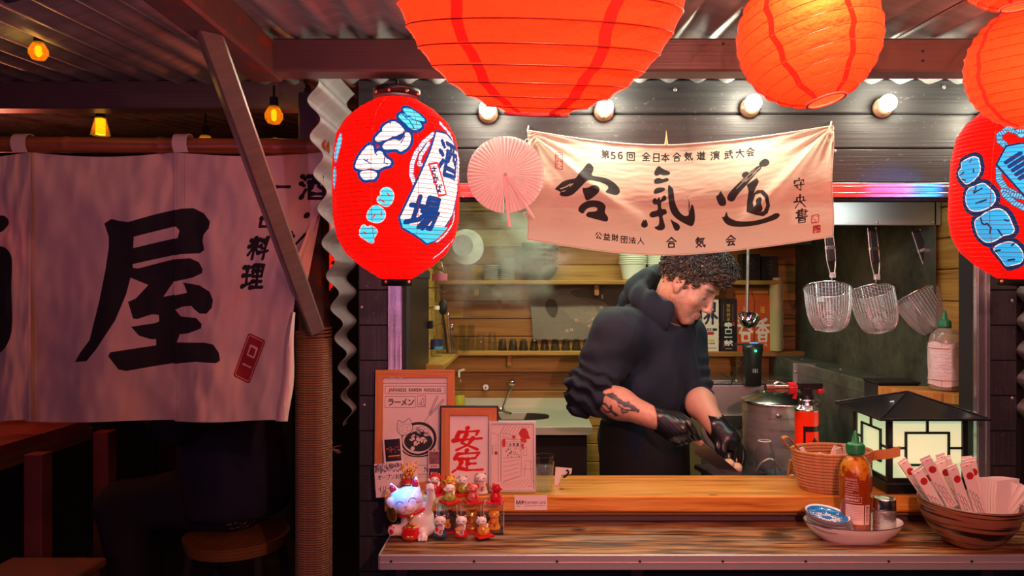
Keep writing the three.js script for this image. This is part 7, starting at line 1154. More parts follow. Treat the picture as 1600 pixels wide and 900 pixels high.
{
  const d = 2.62, s = d / F, t = thing('stock_pot', 'large stainless stock pot with domed lid', 'pot', [P(1219, 0, d).x, 0.905, -d]); const top = P(0, 627, d).y - 0.905, q = top / s; const potM = M([0.60, 0.58, 0.57], { metalness: 0.8, roughness: 0.55, roughnessMap: scratch });
  t.position.y = 0.905; part(t, 'pot_wall', lathe([[0, 0], [54, 0], [57, 3], [57, q - 2], [58.5, q], [57, q], [55.5, q - 3], [55, 4], [0, 4]].map(([r, y]) => [r * s, y * s]), 64), potM); const lid = part(t, 'lid', lathe([[60, 0], [60.5, 2], [58, 4], [52, 7], [36, 14], [16, 18], [0, 19]].map(([r, y]) => [r * s, y * s]), 64), MAT.steelBright, [0, top, 0]); part(lid, 'lid_handle', tube([V(-11 * s, 17 * s, 0), V(-9 * s, 26 * s, 0), V(0, 30 * s, 0), V(9 * s, 26 * s, 0), V(11 * s, 17 * s, 0)], 2.6 * s, 24, 10), MAT.chrome); for (const k of [-1, 1]) part(t, 'side_handle', tube([V(k * 57 * s, (q - 26) * s, -9 * s), V(k * 66 * s, (q - 27) * s, -7 * s), V(k * 66 * s, (q - 27) * s, 7 * s), V(k * 57 * s, (q - 26) * s, 9 * s)], 2 * s, 20, 8), MAT.steelBright, undefined, [0, -1.0, 0]); part(t, 'rivet_plate', ball(4 * s, 1, 1, 0.5, 12, 8), MAT.chrome, [-20 * s, (q - 14) * s, 54 * s]);
  const st = thing('gas_burner', 'black iron gas ring carrying the stock pot', 'stove', [P(1219, 0, d).x, 0, -d]); part(st, 'stand', rbox(0.34, 0.84, 0.34, 0.008), MAT.black, [0, 0.42, 0]); for (let i = 0; i < 6; i++) { const a = i / 6 * 6.283; part(st, 'grate_arm', rbox(0.10, 0.02, 0.014, 0.003), MAT.blackMatt, [Math.cos(a) * 0.1, 0.893, Math.sin(a) * 0.1], [0, -a, 0]); } part(st, 'ring', at(ring(0.13, 0.012, 8, 40), 0, 0.87, 0), MAT.blackMatt); part(st, 'burner', new THREE.CylinderGeometry(0.05, 0.06, 0.03, 24), MAT.steel, [0, 0.855, 0]);
  const w = thing('frying_pan', 'black iron pan with a thin handle beside the pot', 'pan', [P(1214, 0, 2.34).x, 0.905, -2.345]); part(w, 'pan', lathe([[0, 0.004], [0.05, 0], [0.085, 0.05], [0.083, 0.052], [0.05, 0.006], [0, 0.01]], 36), MAT.black); part(w, 'handle', tube([V(-0.08, 0.05, 0.02), V(-0.06, 0.10, 0.04), V(-0.03, 0.115, 0.05), V(0.0, 0.08, 0.05)], 0.005, 20, 8), MAT.steel);
}
// immersion heater and its cord
{
  const d = 3.0, s = d / F, t = thing('immersion_heater', 'black stick heater with a green lamp and lit display', 'appliance', P(1176, 600, d)), L = (y) => (600 - y) * s; part(t, 'body', lathe([[0, L(602)], [13, L(602)], [13.5, L(560)], [16, L(545)], [15, L(537)], [0, L(536)]].map(([r, y]) => [r * s, y]), 30), M([0.02, 0.024, 0.024], { roughness: 0.35 })); part(t, 'display', rbox(12 * s, 1.5 * s, 6 * s, 0.001, 1), M([0.05, 0.2, 0.4], { emissive: lightColor([0.05, 0.35, 1]), emissiveIntensity: 1.2 }), [0, L(535.5), 6 * s]); part(t, 'indicator_light', ball(2 * s, 1, 1, 0.6, 12, 8), M([0.05, 0.6, 0.3], { emissive: lightColor([0.02, 1, 0.35]), emissiveIntensity: 1.6 }), [0, L(547), 15.4 * s]); pointLight(t, [0, L(547), 20 * s], [0.05, 1, 0.4], 0.0015, 0.2); part(t, 'arm', rbox(14 * s, 3 * s, 5 * s, 0.002), M([0.02, 0.03, 0.08]), [-20 * s, L(538), 0]); part(t, 'cord', tube([V(-12 * s, L(560), 0), V(-20 * s, L(572), 0), V(-30 * s, L(590), 0), V(-34 * s, L(602), 0)], 0.003, 18, 6), MAT.blackMatt);
  for (let i = 0; i < 3; i++) part(t, 'lettering', rbox((i === 1 ? 2 : 1) * s, 6 * s, 0.0006, 0.0002, 1), M([0.5, 0.5, 0.5]), [(-3 + i * 3.2) * s, L(578), 13.4 * s]);
}
// corner ledge with the squeeze bottle
{
  const d = 2.13, t = thing('corner_ledge', 'small pine ledge at the right end of the window', 'shelf', [0, 0, 0]), Y = P(0, 611, d).y; part(t, 'board', extrude([[1.05, 2.24], [1.255, 2.24], [1.255, 2.03], [1.205, 2.03]], 0.024, 0.002).rotateX(-Math.PI / 2), MAT.pine, [0, Y - 0.026, 0]); uvMetres(t.children[0].geometry, 'x'); t.children[0].geometry = uvMetres(t.children[0].geometry, 'x');
  const s = 2.15 / F, b = thing('squeeze_bottle', 'clear squeeze bottle wrapped in white paper with green nozzle', 'bottle', [P(1476, 0, 2.15).x, Y + 0.001, -2.15]); part(b, 'bottle_wall', lathe([[0, 0], [21, 0], [23, 3], [23, 74], [20, 86], [13, 93], [9, 96], [9, 99]].map(([r, y]) => [r * s, y * s]), 36), M([0.9, 0.86, 0.78], { transmission: 0.82, thickness: 0, roughness: 0.22 })); part(b, 'oil', lathe([[0, 1.2], [21.5, 1.2], [21.8, 14], [0, 14]].map(([r, y]) => [r * s, y * s]), 32), M([0.55, 0.42, 0.06], { roughness: 0.2, transmission: 0.4, thickness: 0 }));
  part(b, 'paper_wrap', sheet((u, v) => { const a = u * 6.283, r = (23.5 + 0.6 * Math.sin(a * 3 + v * 7) * Math.sin(a * 7) + (u > 0.97 || u < 0.03 ? 1 : 0)) * s, y = (8 + v * 66 + (v > 0.9 ? 2 * Math.sin(a * 4) : 0) + (v < 0.1 ? 1.5 * Math.sin(a * 3) : 0)) * s; return V(Math.sin(a) * r, y, Math.cos(a) * r); }, 48, 16), M([0.78, 0.74, 0.73], { roughness: 0.85, side: THREE.DoubleSide, bumpMap: lumpBump, bumpScale: 0.002 })); for (const y of [17, 66]) part(b, 'rubber_band', at(ring(24.1 * s, 0.7 * s, 5, 40), 0, y * s, 0), M([0.55, 0.35, 0.25])); part(b, 'nozzle', lathe([[0, 97], [9.6, 97], [9.8, 99], [9.4, 107], [7, 109], [4, 111], [2.6, 122], [1.4, 124], [0, 124]].map(([r, y]) => [r * s, y * s]), 26), M([0.01, 0.19, 0.08], { roughness: 0.4 }));
}
// salt bottle, knife handle
{
  const d = 2.12, s = d / F, b = thing('salt_cruet', 'small ribbed glass cruet with stopper behind the counter', 'bottle', [P(1212, 0, d).x, 0.905, -2.22]), prof = [[0, 0], [17, 0], [17.5, 40], [16, 70], [11, 84], [9, 86], [9, 92], [6, 94], [7, 98], [5, 103], [0, 104]]; const g = lathe(prof.map(([r, y]) => [r * s, y * s * 1.17]), 16); part(b, 'glass_body', g, M([0.9, 0.92, 0.92], { transmission: 1, thickness: 0, roughness: 0.04 })); part(b, 'collar', at(ring(9.6 * s, 1 * s, 6, 24), 0, 88 * s * 1.17, 0), MAT.white); part(b, 'salt', lathe([[0, 1], [15, 1], [15.5, 34], [0, 36]].map(([r, y]) => [r * s, y * s]), 20), M([0.75, 0.75, 0.74], { roughness: 0.9 }));
  const k = thing('spare_knife', 'knife with a riveted wooden handle standing behind the counter', 'knife', P(1231, 745, 2.13)); const m = MAT.frameWood; part(k, 'handle', rbox(9 * s, 44 * s, 6 * s, 0.003), m, [4 * s, 5 * s, 0], [0, 0, -0.12]); for (const y of [0, 14]) part(k, 'rivet', ball(0.0022, 1, 1, 0.5, 8, 6), MAT.screw, [4 * s, y * s, 3.2 * s]); part(k, 'blade', rbox(8 * s, 70 * s, 2 * s, 0.001), MAT.steelBright, [0, -50 * s, 0], [0, 0, -0.12]);
  const c = thing('dip_cup', 'tiny white dip cup beside the wooden knife handle', 'cup', P(1242, 745, 2.09)); part(c, 'cup', lathe([[0, -14], [6, -14], [8, 2], [7.4, 2], [5.4, -12], [0, -12]].map(([r, y]) => [r * s, y * s]), 22), MAT.white);
}
// ------------------------------------------------------------------ the cook
{
  const t = thing('person', 'cook in a dark hoodie and black gloves cutting food behind the counter', 'person', [0, 0, 0]);
  const C = P(1075, 443, 2.55), yaw = 65 * Math.PI / 180, pit = 35 * Math.PI / 180;
  const Fw = V(Math.sin(yaw) * Math.cos(pit), -Math.sin(pit), Math.cos(yaw) * Math.cos(pit)), Up = V(Math.sin(yaw) * Math.sin(pit), Math.cos(pit), Math.cos(yaw) * Math.sin(pit)), Rt = Fw.clone().cross(Up);
  const H = (f, u, r) => C.clone().addScaledVector(Fw, f).addScaledVector(Up, u).addScaledVector(Rt, r);   // head frame: forward, up, to his right
  const loc = (p) => { const q = p.clone().sub(C); return { f: q.dot(Fw), u: q.dot(Up), r: q.dot(Rt) }; };
  const J = { pelvis: P(1000, 770, 2.74), waist: P(1003, 690, 2.72), chest: P(1018, 585, 2.68), top: P(1024, 520, 2.66), neck: P(1042, 487, 2.63), rs: P(966, 521, 2.52), re: P(921, 612, 2.52), rw: P(1036, 659, 2.335), ls: P(1072, 525, 2.77), le: P(1080, 609, 2.66), lw: P(1121, 669, 2.40) };
  const skin = [0.60, 0.34, 0.25];
  // head
  const headF = (p) => {
    const q = loc(p), l = V(q.r, q.u, q.f), m = V(Math.abs(q.r), q.u, q.f);
    let a = ellipsoid(l, V(0, 0.035, -0.012), 0.074, 0.092, 0.094);
    a = smin(a, ellipsoid(l, V(0, -0.04, 0.035), 0.060, 0.068, 0.054), 0.04);
    a = smin(a, capsule(m, V(0.052, -0.055, 0.0), V(0.016, -0.104, 0.066), 0.022, 0.017), 0.035);
    a = smin(a, ellipsoid(l, V(0, -0.103, 0.072), 0.024, 0.019, 0.018), 0.02);           // chin
    a = smin(a, capsule(m, V(0.0, 0.024, 0.083), V(0.040, 0.022, 0.068), 0.0105, 0.009), 0.03); // brow
    a = smin(a, ellipsoid(m, V(0.043, -0.028, 0.056), 0.022, 0.018, 0.020), 0.02);       // cheek
    a = smax(a, -ellipsoid(m, V(0.032, 0.001, 0.096), 0.018, 0.011, 0.014), 0.014);       // eye socket
    a = smin(a, ellipsoid(m, V(0.031, -0.001, 0.0715), 0.014, 0.011, 0.0125), 0.008);     // eyelid
    a = smin(a, capsule(l, V(0, 0.012, 0.090), V(0, -0.036, 0.113), 0.0085, 0.0112), 0.014); a = smin(a, ellipsoid(m, V(0.010, -0.041, 0.100), 0.0085, 0.0078, 0.011), 0.007); // nose
    a = smin(a, capsule(m, V(0, -0.066, 0.092), V(0.019, -0.070, 0.082), 0.0068, 0.004), 0.008); a = smin(a, capsule(m, V(0, -0.079, 0.091), V(0.017, -0.077, 0.082), 0.0075, 0.004), 0.008); // lips
    a = smax(a, -capsule(m, V(0, -0.0725, 0.101), V(0.022, -0.0735, 0.088), 0.0016, 0.001), 0.003);
    // ears
    let e = ellipsoid(m, V(0.080, -0.002, -0.012), 0.010, 0.032, 0.019); e = smin(e, ellipsoid(m, V(0.077, -0.030, -0.004), 0.008, 0.012, 0.010), 0.008); e = smax(e, -ellipsoid(m, V(0.091, 0.002, -0.010), 0.008, 0.020, 0.010), 0.006);
    a = smin(a, e, 0.007);
    a = smin(a, capsule(p, J.neck, H(-0.03, -0.055, 0), 0.062, 0.052), 0.035);
    return a;
  };
  const headCol = (p) => {
    const q = loc(p), n = 0.92 + 0.12 * noise3(p.x * 60, p.y * 60, p.z * 60); let c = skin.map((k) => k * n); const mr = Math.abs(q.r), mix = (to, k) => { c = c.map((x, i) => lerp(x, to[i], clamp(k))); };
    mix([0.56, 0.20, 0.17], smooth(0.012, 0.006, Math.hypot((mr - 0.0) * 0.35, q.u + 0.0725)) * smooth(0.076, 0.085, q.f) * 0.8);                       // lips
    mix([0.10, 0.06, 0.05], smooth(0.0075, 0.003, Math.abs(q.u - 0.026 + (mr - 0.03) * 0.05)) * smooth(0.010, 0.018, mr) * smooth(0.060, 0.050, mr) * smooth(0.05, 0.07, q.f) * 0.85); // brow
    mix([0.06, 0.035, 0.03], smooth(0.0030, 0.0012, Math.abs(q.u + 0.0055 + (mr - 0.03) ** 2 * 12)) * smooth(0.016, 0.020, mr) * smooth(0.046, 0.041, mr) * smooth(0.065, 0.075, q.f)); // lashes
    const beard = smooth(-0.045, -0.075, q.u) * smooth(0.0, 0.03, q.f + 0.02) * smooth(0.010, 0.018, Math.hypot(mr * 0.4, q.u + 0.073)) + smooth(0.010, 0.004, Math.abs(q.u + 0.058)) * smooth(0.08, 0.09, q.f) * smooth(0.03, 0.02, mr) * 0.8 + smooth(-0.01, -0.04, q.u) * smooth(0.05, 0.06, mr) * smooth(0.045, 0.02, Math.abs(q.f - 0.01)) * 0.7;
    mix([0.16, 0.10, 0.08], beard * (0.34 + 0.3 * noise3(p.x * 300, p.y * 300, p.z * 300)));
    return c;
  };
  const lo = C.clone().addScalar(-0.19), hi = C.clone().addScalar(0.19);
  const head = surf((p) => smax(headF(p), J.neck.y - 0.045 - p.y, 0.01), lo, hi, 0.0034, headCol);
  // forearms (with ink drawing on the right one)
  const ink = [['0.30,-6 0.40,-13 0.46,-10', 1.4], ['0.36,-9 0.50,-8 0.58,-4 0.66,-6 0.74,-3', 2.6], ['0.44,-12 0.52,-4 0.60,-9 0.68,-2', 1.8], ['0.52,0 0.60,3 0.70,-1 0.74,-3', 1.2], ['0.56,2 0.58,8 0.63,4', 1.2], ['0.22,8 0.36,5 0.44,10 0.52,14', 1.6], ['0.44,4 0.46,12 0.50,16', 1.3], ['0.30,10 0.38,16 0.44,13', 1.2]].map(([s, w]) => [pairs(s), w]);
  const ra = J.re, rb = J.rw, rl = rb.clone().sub(ra), rlen = rl.length(), rd = rl.clone().normalize(), rp = V(0, 0, 1).cross(rd).normalize();
  const armR = (p) => { let a = capsule(p, ra.clone().addScaledVector(rd, -0.02), ra.clone().addScaledVector(rd, rlen * 0.42), 0.046, 0.050); a = smin(a, capsule(p, ra.clone().addScaledVector(rd, rlen * 0.42), rb, 0.047, 0.032), 0.03); return a; };
  const armCol = (p) => { const q = p.clone().sub(ra), tt = q.dot(rd) / rlen, ss = -q.dot(rp) * 1000 / 2.2, n = 0.93 + 0.1 * noise3(p.x * 50, p.y * 50, p.z * 50); let c = skin.map((k) => k * n); if (p.z > ra.z + (rb.z - ra.z) * tt) for (const [pts, w] of ink) for (let i = 1; i < pts.length; i++) { const [a0, b0] = pts[i - 1], [a1, b1] = pts[i], X = 110, ax = a0 * X, bx = a1 * X, k = clamp(((tt * X - ax) * (bx - ax) + (ss - b0) * (b1 - b0)) / ((bx - ax) ** 2 + (b1 - b0) ** 2)), dd = Math.hypot(tt * X - lerp(ax, bx, k), ss - lerp(b0, b1, k)); if (dd < w) c = [0.05, 0.06, 0.07]; } return c; };
  const bb = (a, b, m) => [V(Math.min(a.x, b.x) - m, Math.min(a.y, b.y) - m, Math.min(a.z, b.z) - m), V(Math.max(a.x, b.x) + m, Math.max(a.y, b.y) + m, Math.max(a.z, b.z) + m)];
  const fr = surf(armR, ...bb(ra, rb, 0.07), 0.0028, armCol);
  const fl = surf((p) => smin(capsule(p, J.le, J.le.clone().lerp(J.lw, 0.4), 0.046, 0.049), capsule(p, J.le.clone().lerp(J.lw, 0.4), J.lw, 0.046, 0.033), 0.03), ...bb(J.le, J.lw, 0.07), 0.005, () => skin);
  const core = surf((p) => { let a = capsule(p, J.top, J.pelvis, 0.10, 0.11); a = smin(a, capsule(p, J.neck, J.top, 0.055, 0.08), 0.06); a = smin(a, capsule(p, J.rs, J.re, 0.05, 0.042), 0.06); a = smin(a, capsule(p, J.ls, J.le, 0.05, 0.042), 0.06); a = smin(a, capsule(p, J.top, J.rs, 0.07, 0.05), 0.05); a = smin(a, capsule(p, J.top, J.ls, 0.07, 0.05), 0.05); for (const k of [-1, 1]) { const h = J.pelvis.clone().add(V(k * 0.07, -0.02, -k * 0.05)); a = smin(a, capsule(p, h, h.clone().setY(0.48), 0.075, 0.05), 0.04); a = smin(a, capsule(p, h.clone().setY(0.48), h.clone().setY(0.09), 0.05, 0.035), 0.03); } return a; }, V(0.1, 0.02, -3.0), V(0.78, 1.5, -2.4), 0.016, () => skin);
  part(t, 'body', merge([head, fr, fl, core]), M([1, 1, 1], { vertexColors: true, roughness: 0.5 }));
  // hoodie
  const cloth = M([0.005, 0.014, 0.030], { roughness: 0.9, bumpMap: weaveBump, bumpScale: 0.0003, sheen: 0.5, sheenColor: new THREE.Color(0.06, 0.09, 0.14), sheenRoughness: 0.7 });
  const seg = (p, a, b) => { const d = b.clone().sub(a), L = d.length(); return p.clone().sub(a).dot(d) / (L * L); };
  const cuffR = ra.clone().addScaledVector(rd, rlen * 0.20), hood0 = P(1030, 472, 2.62);
  const fold = (p) => 0.0035 * noise3(p.x * 9, p.y * 7, p.z * 9) + 0.002 * noise3(p.x * 22, p.y * 12, p.z * 22);
  const hoodieF = (p) => {
    let torso = capsule(p, J.top, J.chest, 0.135, 0.158); torso = smin(torso, capsule(p, J.chest, J.waist, 0.158, 0.152), 0.05); torso = smin(torso, capsule(p, J.waist, J.pelvis, 0.152, 0.150), 0.04);
    torso = smin(torso, capsule(p, J.top, J.rs, 0.10, 0.088), 0.06); torso = smin(torso, capsule(p, J.top, J.ls, 0.095, 0.070), 0.06);
    // long vertical drape folds on the front
    torso += 0.010 * Math.sin((p.x * 0.75 - p.z * 0.5) * 62 + p.y * 9) * smooth(1.42, 1.2, p.y) * smooth(-2.72, -2.6, p.z);
    const tr = clamp(seg(p, J.rs, J.re)), tl = clamp(seg(p, J.ls, J.le));
    let ar = capsule(p, J.rs, J.re, 0.088, 0.079); ar = smin(ar, capsule(p, J.re, cuffR, 0.078, 0.062), 0.03);
    const dr = p.clone().sub(J.rs).dot(J.re.clone().sub(J.rs).normalize());
    ar += -0.010 * smooth(0.42, 0.80, tr) * Math.sin(dr * 150 + 3.0 * noise3(p.x * 12, p.y * 5, p.z * 12)) - 0.005 * smooth(0.05, 0.4, tr) * Math.sin(dr * 70 + p.x * 40);
    let al = capsule(p, J.ls, J.le, 0.074, 0.068); al = smin(al, capsule(p, J.le, J.le.clone().lerp(J.lw, 0.22), 0.066, 0.057), 0.03); const dl = p.clone().sub(J.ls).dot(J.le.clone().sub(J.ls).normalize()); al += -0.006 * smooth(0.3, 0.8, tl) * Math.sin(dl * 130 + p.x * 60);
    let a = smin(torso, ar, 0.022); a = smin(a, al, 0.022);
    a += fold(p); a = smax(a, (J.pelvis.y + 0.02) - p.y, 0.02);
    // neck opening
    a = smax(a, -capsule(p, P(1046, 492, 2.60), H(0.02, -0.04, 0), 0.062, 0.085), 0.02);
    // sleeve mouths
    a = smax(a, -(capsule(p, cuffR.clone().addScaledVector(rd, 0.052), rb, 0.054, 0.054)), 0.006);
    return a;
  };
  part(t, 'hoodie', surf(hoodieF, V(0.06, 0.86, -2.96), V(0.82, 1.56, -2.30), 0.0075), cloth);
  // hood: thick roll round the neck, falling behind
  const ringC = P(1027, 484, 2.62), nrm = V(0.66, 0.70, 0.27).normalize(), e1 = V(0, 0, 1).cross(nrm).normalize(), e2 = nrm.clone().cross(e1);
  const hoodF = (p) => { const q = p.clone().sub(ringC), x = q.dot(e1), z = q.dot(e2), y = q.dot(nrm), rad = Math.hypot(x / 1.0, z / 0.95), ang = Math.atan2(z, x); const back = 0.5 + 0.5 * Math.cos(ang - Math.PI); let a = Math.hypot(rad - 0.098, (y - 0.035 * back) * 0.62) - (0.026 + 0.020 * back); a = smin(a, capsule(p, P(1000, 452, 2.66), P(982, 500, 2.76), 0.05, 0.06), 0.04); a = smin(a, capsule(p, P(1015, 432, 2.64), P(1040, 425, 2.70), 0.034, 0.03), 0.04); a += 0.006 * Math.sin(ang * 9 + y * 50) * 0.5 + fold(p); a = smax(a, -(capsule(p, J.neck, H(-0.02, -0.03, 0), 0.066, 0.088)), 0.012); a = smax(a, -(capsule(p, H(0.0, -0.075, 0.0), H(0.10, -0.13, 0.0), 0.066, 0.085)), 0.015); return a; };
  part(t, 'hood', surf(hoodF, ringC.clone().addScalar(-0.24), ringC.clone().addScalar(0.22), 0.0062), cloth);
  part(t, 'shirt_collar', surf((p) => Math.max(Math.abs(capsule(p, J.neck, H(-0.01, -0.06, 0), 0.071, 0.060)) - 0.004, (p.y - (J.neck.y + 0.035 - (p.x - J.neck.x) * 0.7)), J.neck.y - 0.07 - p.y), J.neck.clone().addScalar(-0.13), J.neck.clone().addScalar(0.13), 0.0045), M([0.13, 0.12, 0.15], { roughness: 0.9 }));
  part(t, 'pocket_seam', tube([P(990, 634, 2.545), P(1020, 636, 2.53), P(1045, 633, 2.535), P(1062, 628, 2.55)], 0.0022, 24, 6), cloth);
  // trousers, apron, shoes
  const black = M([0.008, 0.008, 0.010], { roughness: 0.8, bumpMap: weaveBump, bumpScale: 0.0002 });
  part(t, 'trousers', surf((p) => { let a = capsule(p, J.pelvis.clone().add(V(0, 0.05, 0)), J.pelvis, 0.145, 0.15); for (const k of [-1, 1]) { const h = J.pelvis.clone().add(V(k * 0.07, -0.04, -k * 0.05)); a = smin(a, capsule(p, h, h.clone().setY(0.48), 0.10, 0.075), 0.05); a = smin(a, capsule(p, h.clone().setY(0.48), h.clone().setY(0.08), 0.075, 0.065), 0.02); } return a; }, V(0.12, 0.02, -3.0), V(0.68, 1.08, -2.45), 0.016), black);
  part(t, 'apron', sheet((u, v) => { const a = lerp(-1.5, 1.25, u), y = lerp(0.45, J.waist.y + 0.09, v), R = 0.175 + 0.012 * Math.sin(u * 14) * (1 - v) - 0.006 * v; return V(J.waist.x + Math.sin(a + 0.3) * R, y, J.waist.z + Math.cos(a + 0.3) * R); }, 30, 12, 0.003), black);
  for (const k of [-1, 1]) part(t, 'shoe', ball(0.06, 0.85, 0.75, 2.1, 18, 12), MAT.black, [J.pelvis.x + k * 0.07 + 0.03, 0.045, J.pelvis.z - k * 0.05 + 0.05], [0, 0.7, 0]);
  // hair: dark mass with many springy curls
  const hairMass = surf((p) => { const q = loc(p); let a = ellipsoid(V(q.r, q.u, q.f), V(0, 0.052, -0.016), 0.082, 0.096, 0.102); a = smin(a, ellipsoid(V(q.r, q.u, q.f), V(0, 0.098, 0.052), 0.066, 0.044, 0.062), 0.03); a += 0.006 * noise3(p.x * 55, p.y * 55, p.z * 55); const face = ellipsoid(V(q.r, q.u, q.f), V(0, -0.04, 0.085), 0.11, 0.104, 0.075), side = ellipsoid(V(Math.abs(q.r), q.u, q.f), V(0.09, -0.03, 0.02), 0.03, 0.065, 0.05); a = smax(a, -face, 0.012); a = smax(a, -side, 0.01); return smax(a, -(q.u + 0.055 - q.f * 0.25), 0.02); }, C.clone().addScalar(-0.2), C.clone().addScalar(0.2), 0.006);
  const hairMat = M([0.075, 0.062, 0.052], { roughness: 0.26, clearcoat: 0.4, clearcoatRoughness: 0.3 });
  part(t, 'hair', hairMass, hairMat);
  const helix = (R, turns, L, r) => { const pts = []; for (let i = 0; i <= turns * 7; i++) { const a = i / 7 * 6.283; pts.push(V(Math.cos(a) * R, L * i / (turns * 7), Math.sin(a) * R)); } return new THREE.TubeGeometry(new THREE.CatmullRomCurve3(pts), turns * 9, r, 4); };
  const curls = [helix(0.0075, 2, 0.016, 0.0017), helix(0.006, 2, 0.020, 0.0015), helix(0.009, 1, 0.010, 0.0018)], hp = hairMass.attributes.position, hn = hairMass.attributes.normal, out = [], mtx = new THREE.Matrix4(), q4 = new THREE.Quaternion();
  for (let i = 0; i < 1500; i++) { const k = Math.floor(rnd() * hp.count), p = V().fromBufferAttribute(hp, k), n = V().fromBufferAttribute(hn, k), l = loc(p); if (l.u < 0.0 && rnd() > 0.4) continue; const dir = n.clone().add(V(rr(-0.9, 0.9), rr(-0.9, 0.9), rr(-0.9, 0.9))).normalize(); q4.setFromUnitVectors(V(0, 1, 0), dir); const sc = rr(0.75, 1.25); out.push(curls[i % 3].clone().applyMatrix4(mtx.compose(p.addScaledVector(n, -0.002), q4, V(sc, sc, sc)))); }
  part(t, 'curls', merge(out), hairMat);
  // gloves: five separate fingers each
  const gloveMat = M([0.008, 0.010, 0.013], { roughness: 0.3, clearcoat: 0.25, clearcoatRoughness: 0.35 });
  const chain = (p, pts, r0, r1, k = 0.004) => { let a = 1; for (let i = 1; i < pts.length; i++) a = Math.min(a, capsule(p, pts[i - 1], pts[i], lerp(r0, r1, (i - 1) / (pts.length - 1)), lerp(r0, r1, i / (pts.length - 1)))); return a; };
  const dR = 2.33, G = (x, y, z) => P(x, y, dR - z);
  const rightHand = (p) => {
    let a = capsule(p, rb.clone().addScaledVector(rd, -0.035), rb, 0.039, 0.037); a = smin(a, capsule(p, rb, G(1056, 668, 0.01), 0.036, 0.040), 0.02); a = smin(a, capsule(p, G(1056, 660, 0.0), G(1070, 668, 0.03), 0.034, 0.030), 0.02); a = smin(a, ellipsoid(p, G(1058, 672, 0.015), 0.046, 0.038, 0.034), 0.02);
    for (const f of [[G(1076, 662, 0.035), G(1083, 677, 0.04), G(1090, 686, 0.03), G(1095, 694, 0.02)], [G(1077, 668, 0.03), G(1082, 682, 0.04), G(1074, 688, 0.02), G(1068, 683, 0.005)], [G(1069, 676, 0.03), G(1074, 688, 0.036), G(1066, 692, 0.02), G(1060, 687, 0.005)], [G(1060, 680, 0.03), G(1065, 691, 0.032), G(1058, 693, 0.018), G(1053, 688, 0.006)], [G(1066, 656, 0.02), G(1078, 664, 0.058), G(1085, 676, 0.06), G(1088, 684, 0.055)]]) a = smin(a, chain(p, f, 0.0125, 0.0095), 0.006);
    return a + 0.0004 * Math.sin((p.x + p.y) * 420) * smooth(0.03, 0.06, p.distanceTo(rb));
  };
  part(t, 'glove', surf(rightHand, G(1018, 705, -0.07), V(G(1104, 630, 0.09).x, G(1104, 630, 0.09).y, G(0, 0, 0.11).z), 0.0026), gloveMat);
  const dL = 2.38, GL = (x, y, z) => P(x, y, dL - z), ld = J.lw.clone().sub(J.le).normalize();
  const leftHand = (p) => {
    let a = capsule(p, J.lw.clone().addScaledVector(ld, -0.03), J.lw, 0.040, 0.037); a = smin(a, capsule(p, J.lw, GL(1136, 684, 0.0), 0.036, 0.038), 0.02); a = smin(a, ellipsoid(p, GL(1136, 688, 0.005), 0.042, 0.038, 0.034), 0.02);
    for (const f of [[GL(1132, 690, 0.03), GL(1131, 705, 0.045), GL(1131, 718, 0.04), GL(1134, 727, 0.03)], [GL(1146, 688, 0.025), GL(1149, 703, 0.03), GL(1148, 716, 0.03), GL(1146, 726, 0.025)], [GL(1149, 686, 0.0), GL(1155, 702, 0.01), GL(1155, 717, 0.012), GL(1153, 728, 0.01)], [GL(1150, 688, -0.02), GL(1160, 704, -0.012), GL(1161, 718, -0.005), GL(1159, 729, -0.002)], [GL(1122, 684, 0.01), GL(1122, 700, 0.03), GL(1126, 713, 0.035), GL(1130, 722, 0.03)]]) a = smin(a, chain(p, f, 0.0125, 0.0092), 0.006);
    return a;
  };
  part(t, 'glove', surf(leftHand, GL(1100, 742, -0.08), V(GL(1172, 652, 0).x, GL(1172, 652, 0).y, GL(0, 0, 0.10).z), 0.0026), gloveMat);
  // knife held in the right hand
  const k = thing('chef_knife', 'broad kitchen knife with wooden handle in the gloved hand', 'knife', G(1082, 682, 0.03)), o = G(1082, 682, 0.03), tip = P(1166, 752, 2.30), dir = tip.clone().sub(o).normalize();
  part(k, 'handle', rod(dir.clone().multiplyScalar(-0.05), dir.clone().multiplyScalar(0.036), 0.011, 0.010, 12), M([0.50, 0.25, 0.12], { roughness: 0.5 })); const bl = part(k, 'blade', extrude([[0, -0.030], [0.008, -0.036], [0.10, -0.026], [0.165, 0.004], [0.16, 0.008], [0, 0.008]], 0.0016, 0.0002), M([0.55, 0.56, 0.58], { metalness: 1, roughness: 0.22 })); const zx = dir, yy = V(0, 0, 1).cross(zx).normalize(), zz = zx.clone().cross(yy); bl.quaternion.setFromRotationMatrix(new THREE.Matrix4().makeBasis(zx, yy, zz)); bl.position.copy(dir.clone().multiplyScalar(0.034));
  const b = thing('cutting_board', 'black cutting board under the hands of the cook', 'board', P(1140, 742, 2.34)); part(b, 'board', rbox(0.17, 0.016, 0.15, 0.005), MAT.black, [0, -0.012, 0], [0.05, 0.3, 0]); b.position.y = 0.985; part(b, 'foot_block', rbox(0.14, 0.06, 0.11, 0.004), MAT.black, [0, -0.05, 0], [0, 0.3, 0]);
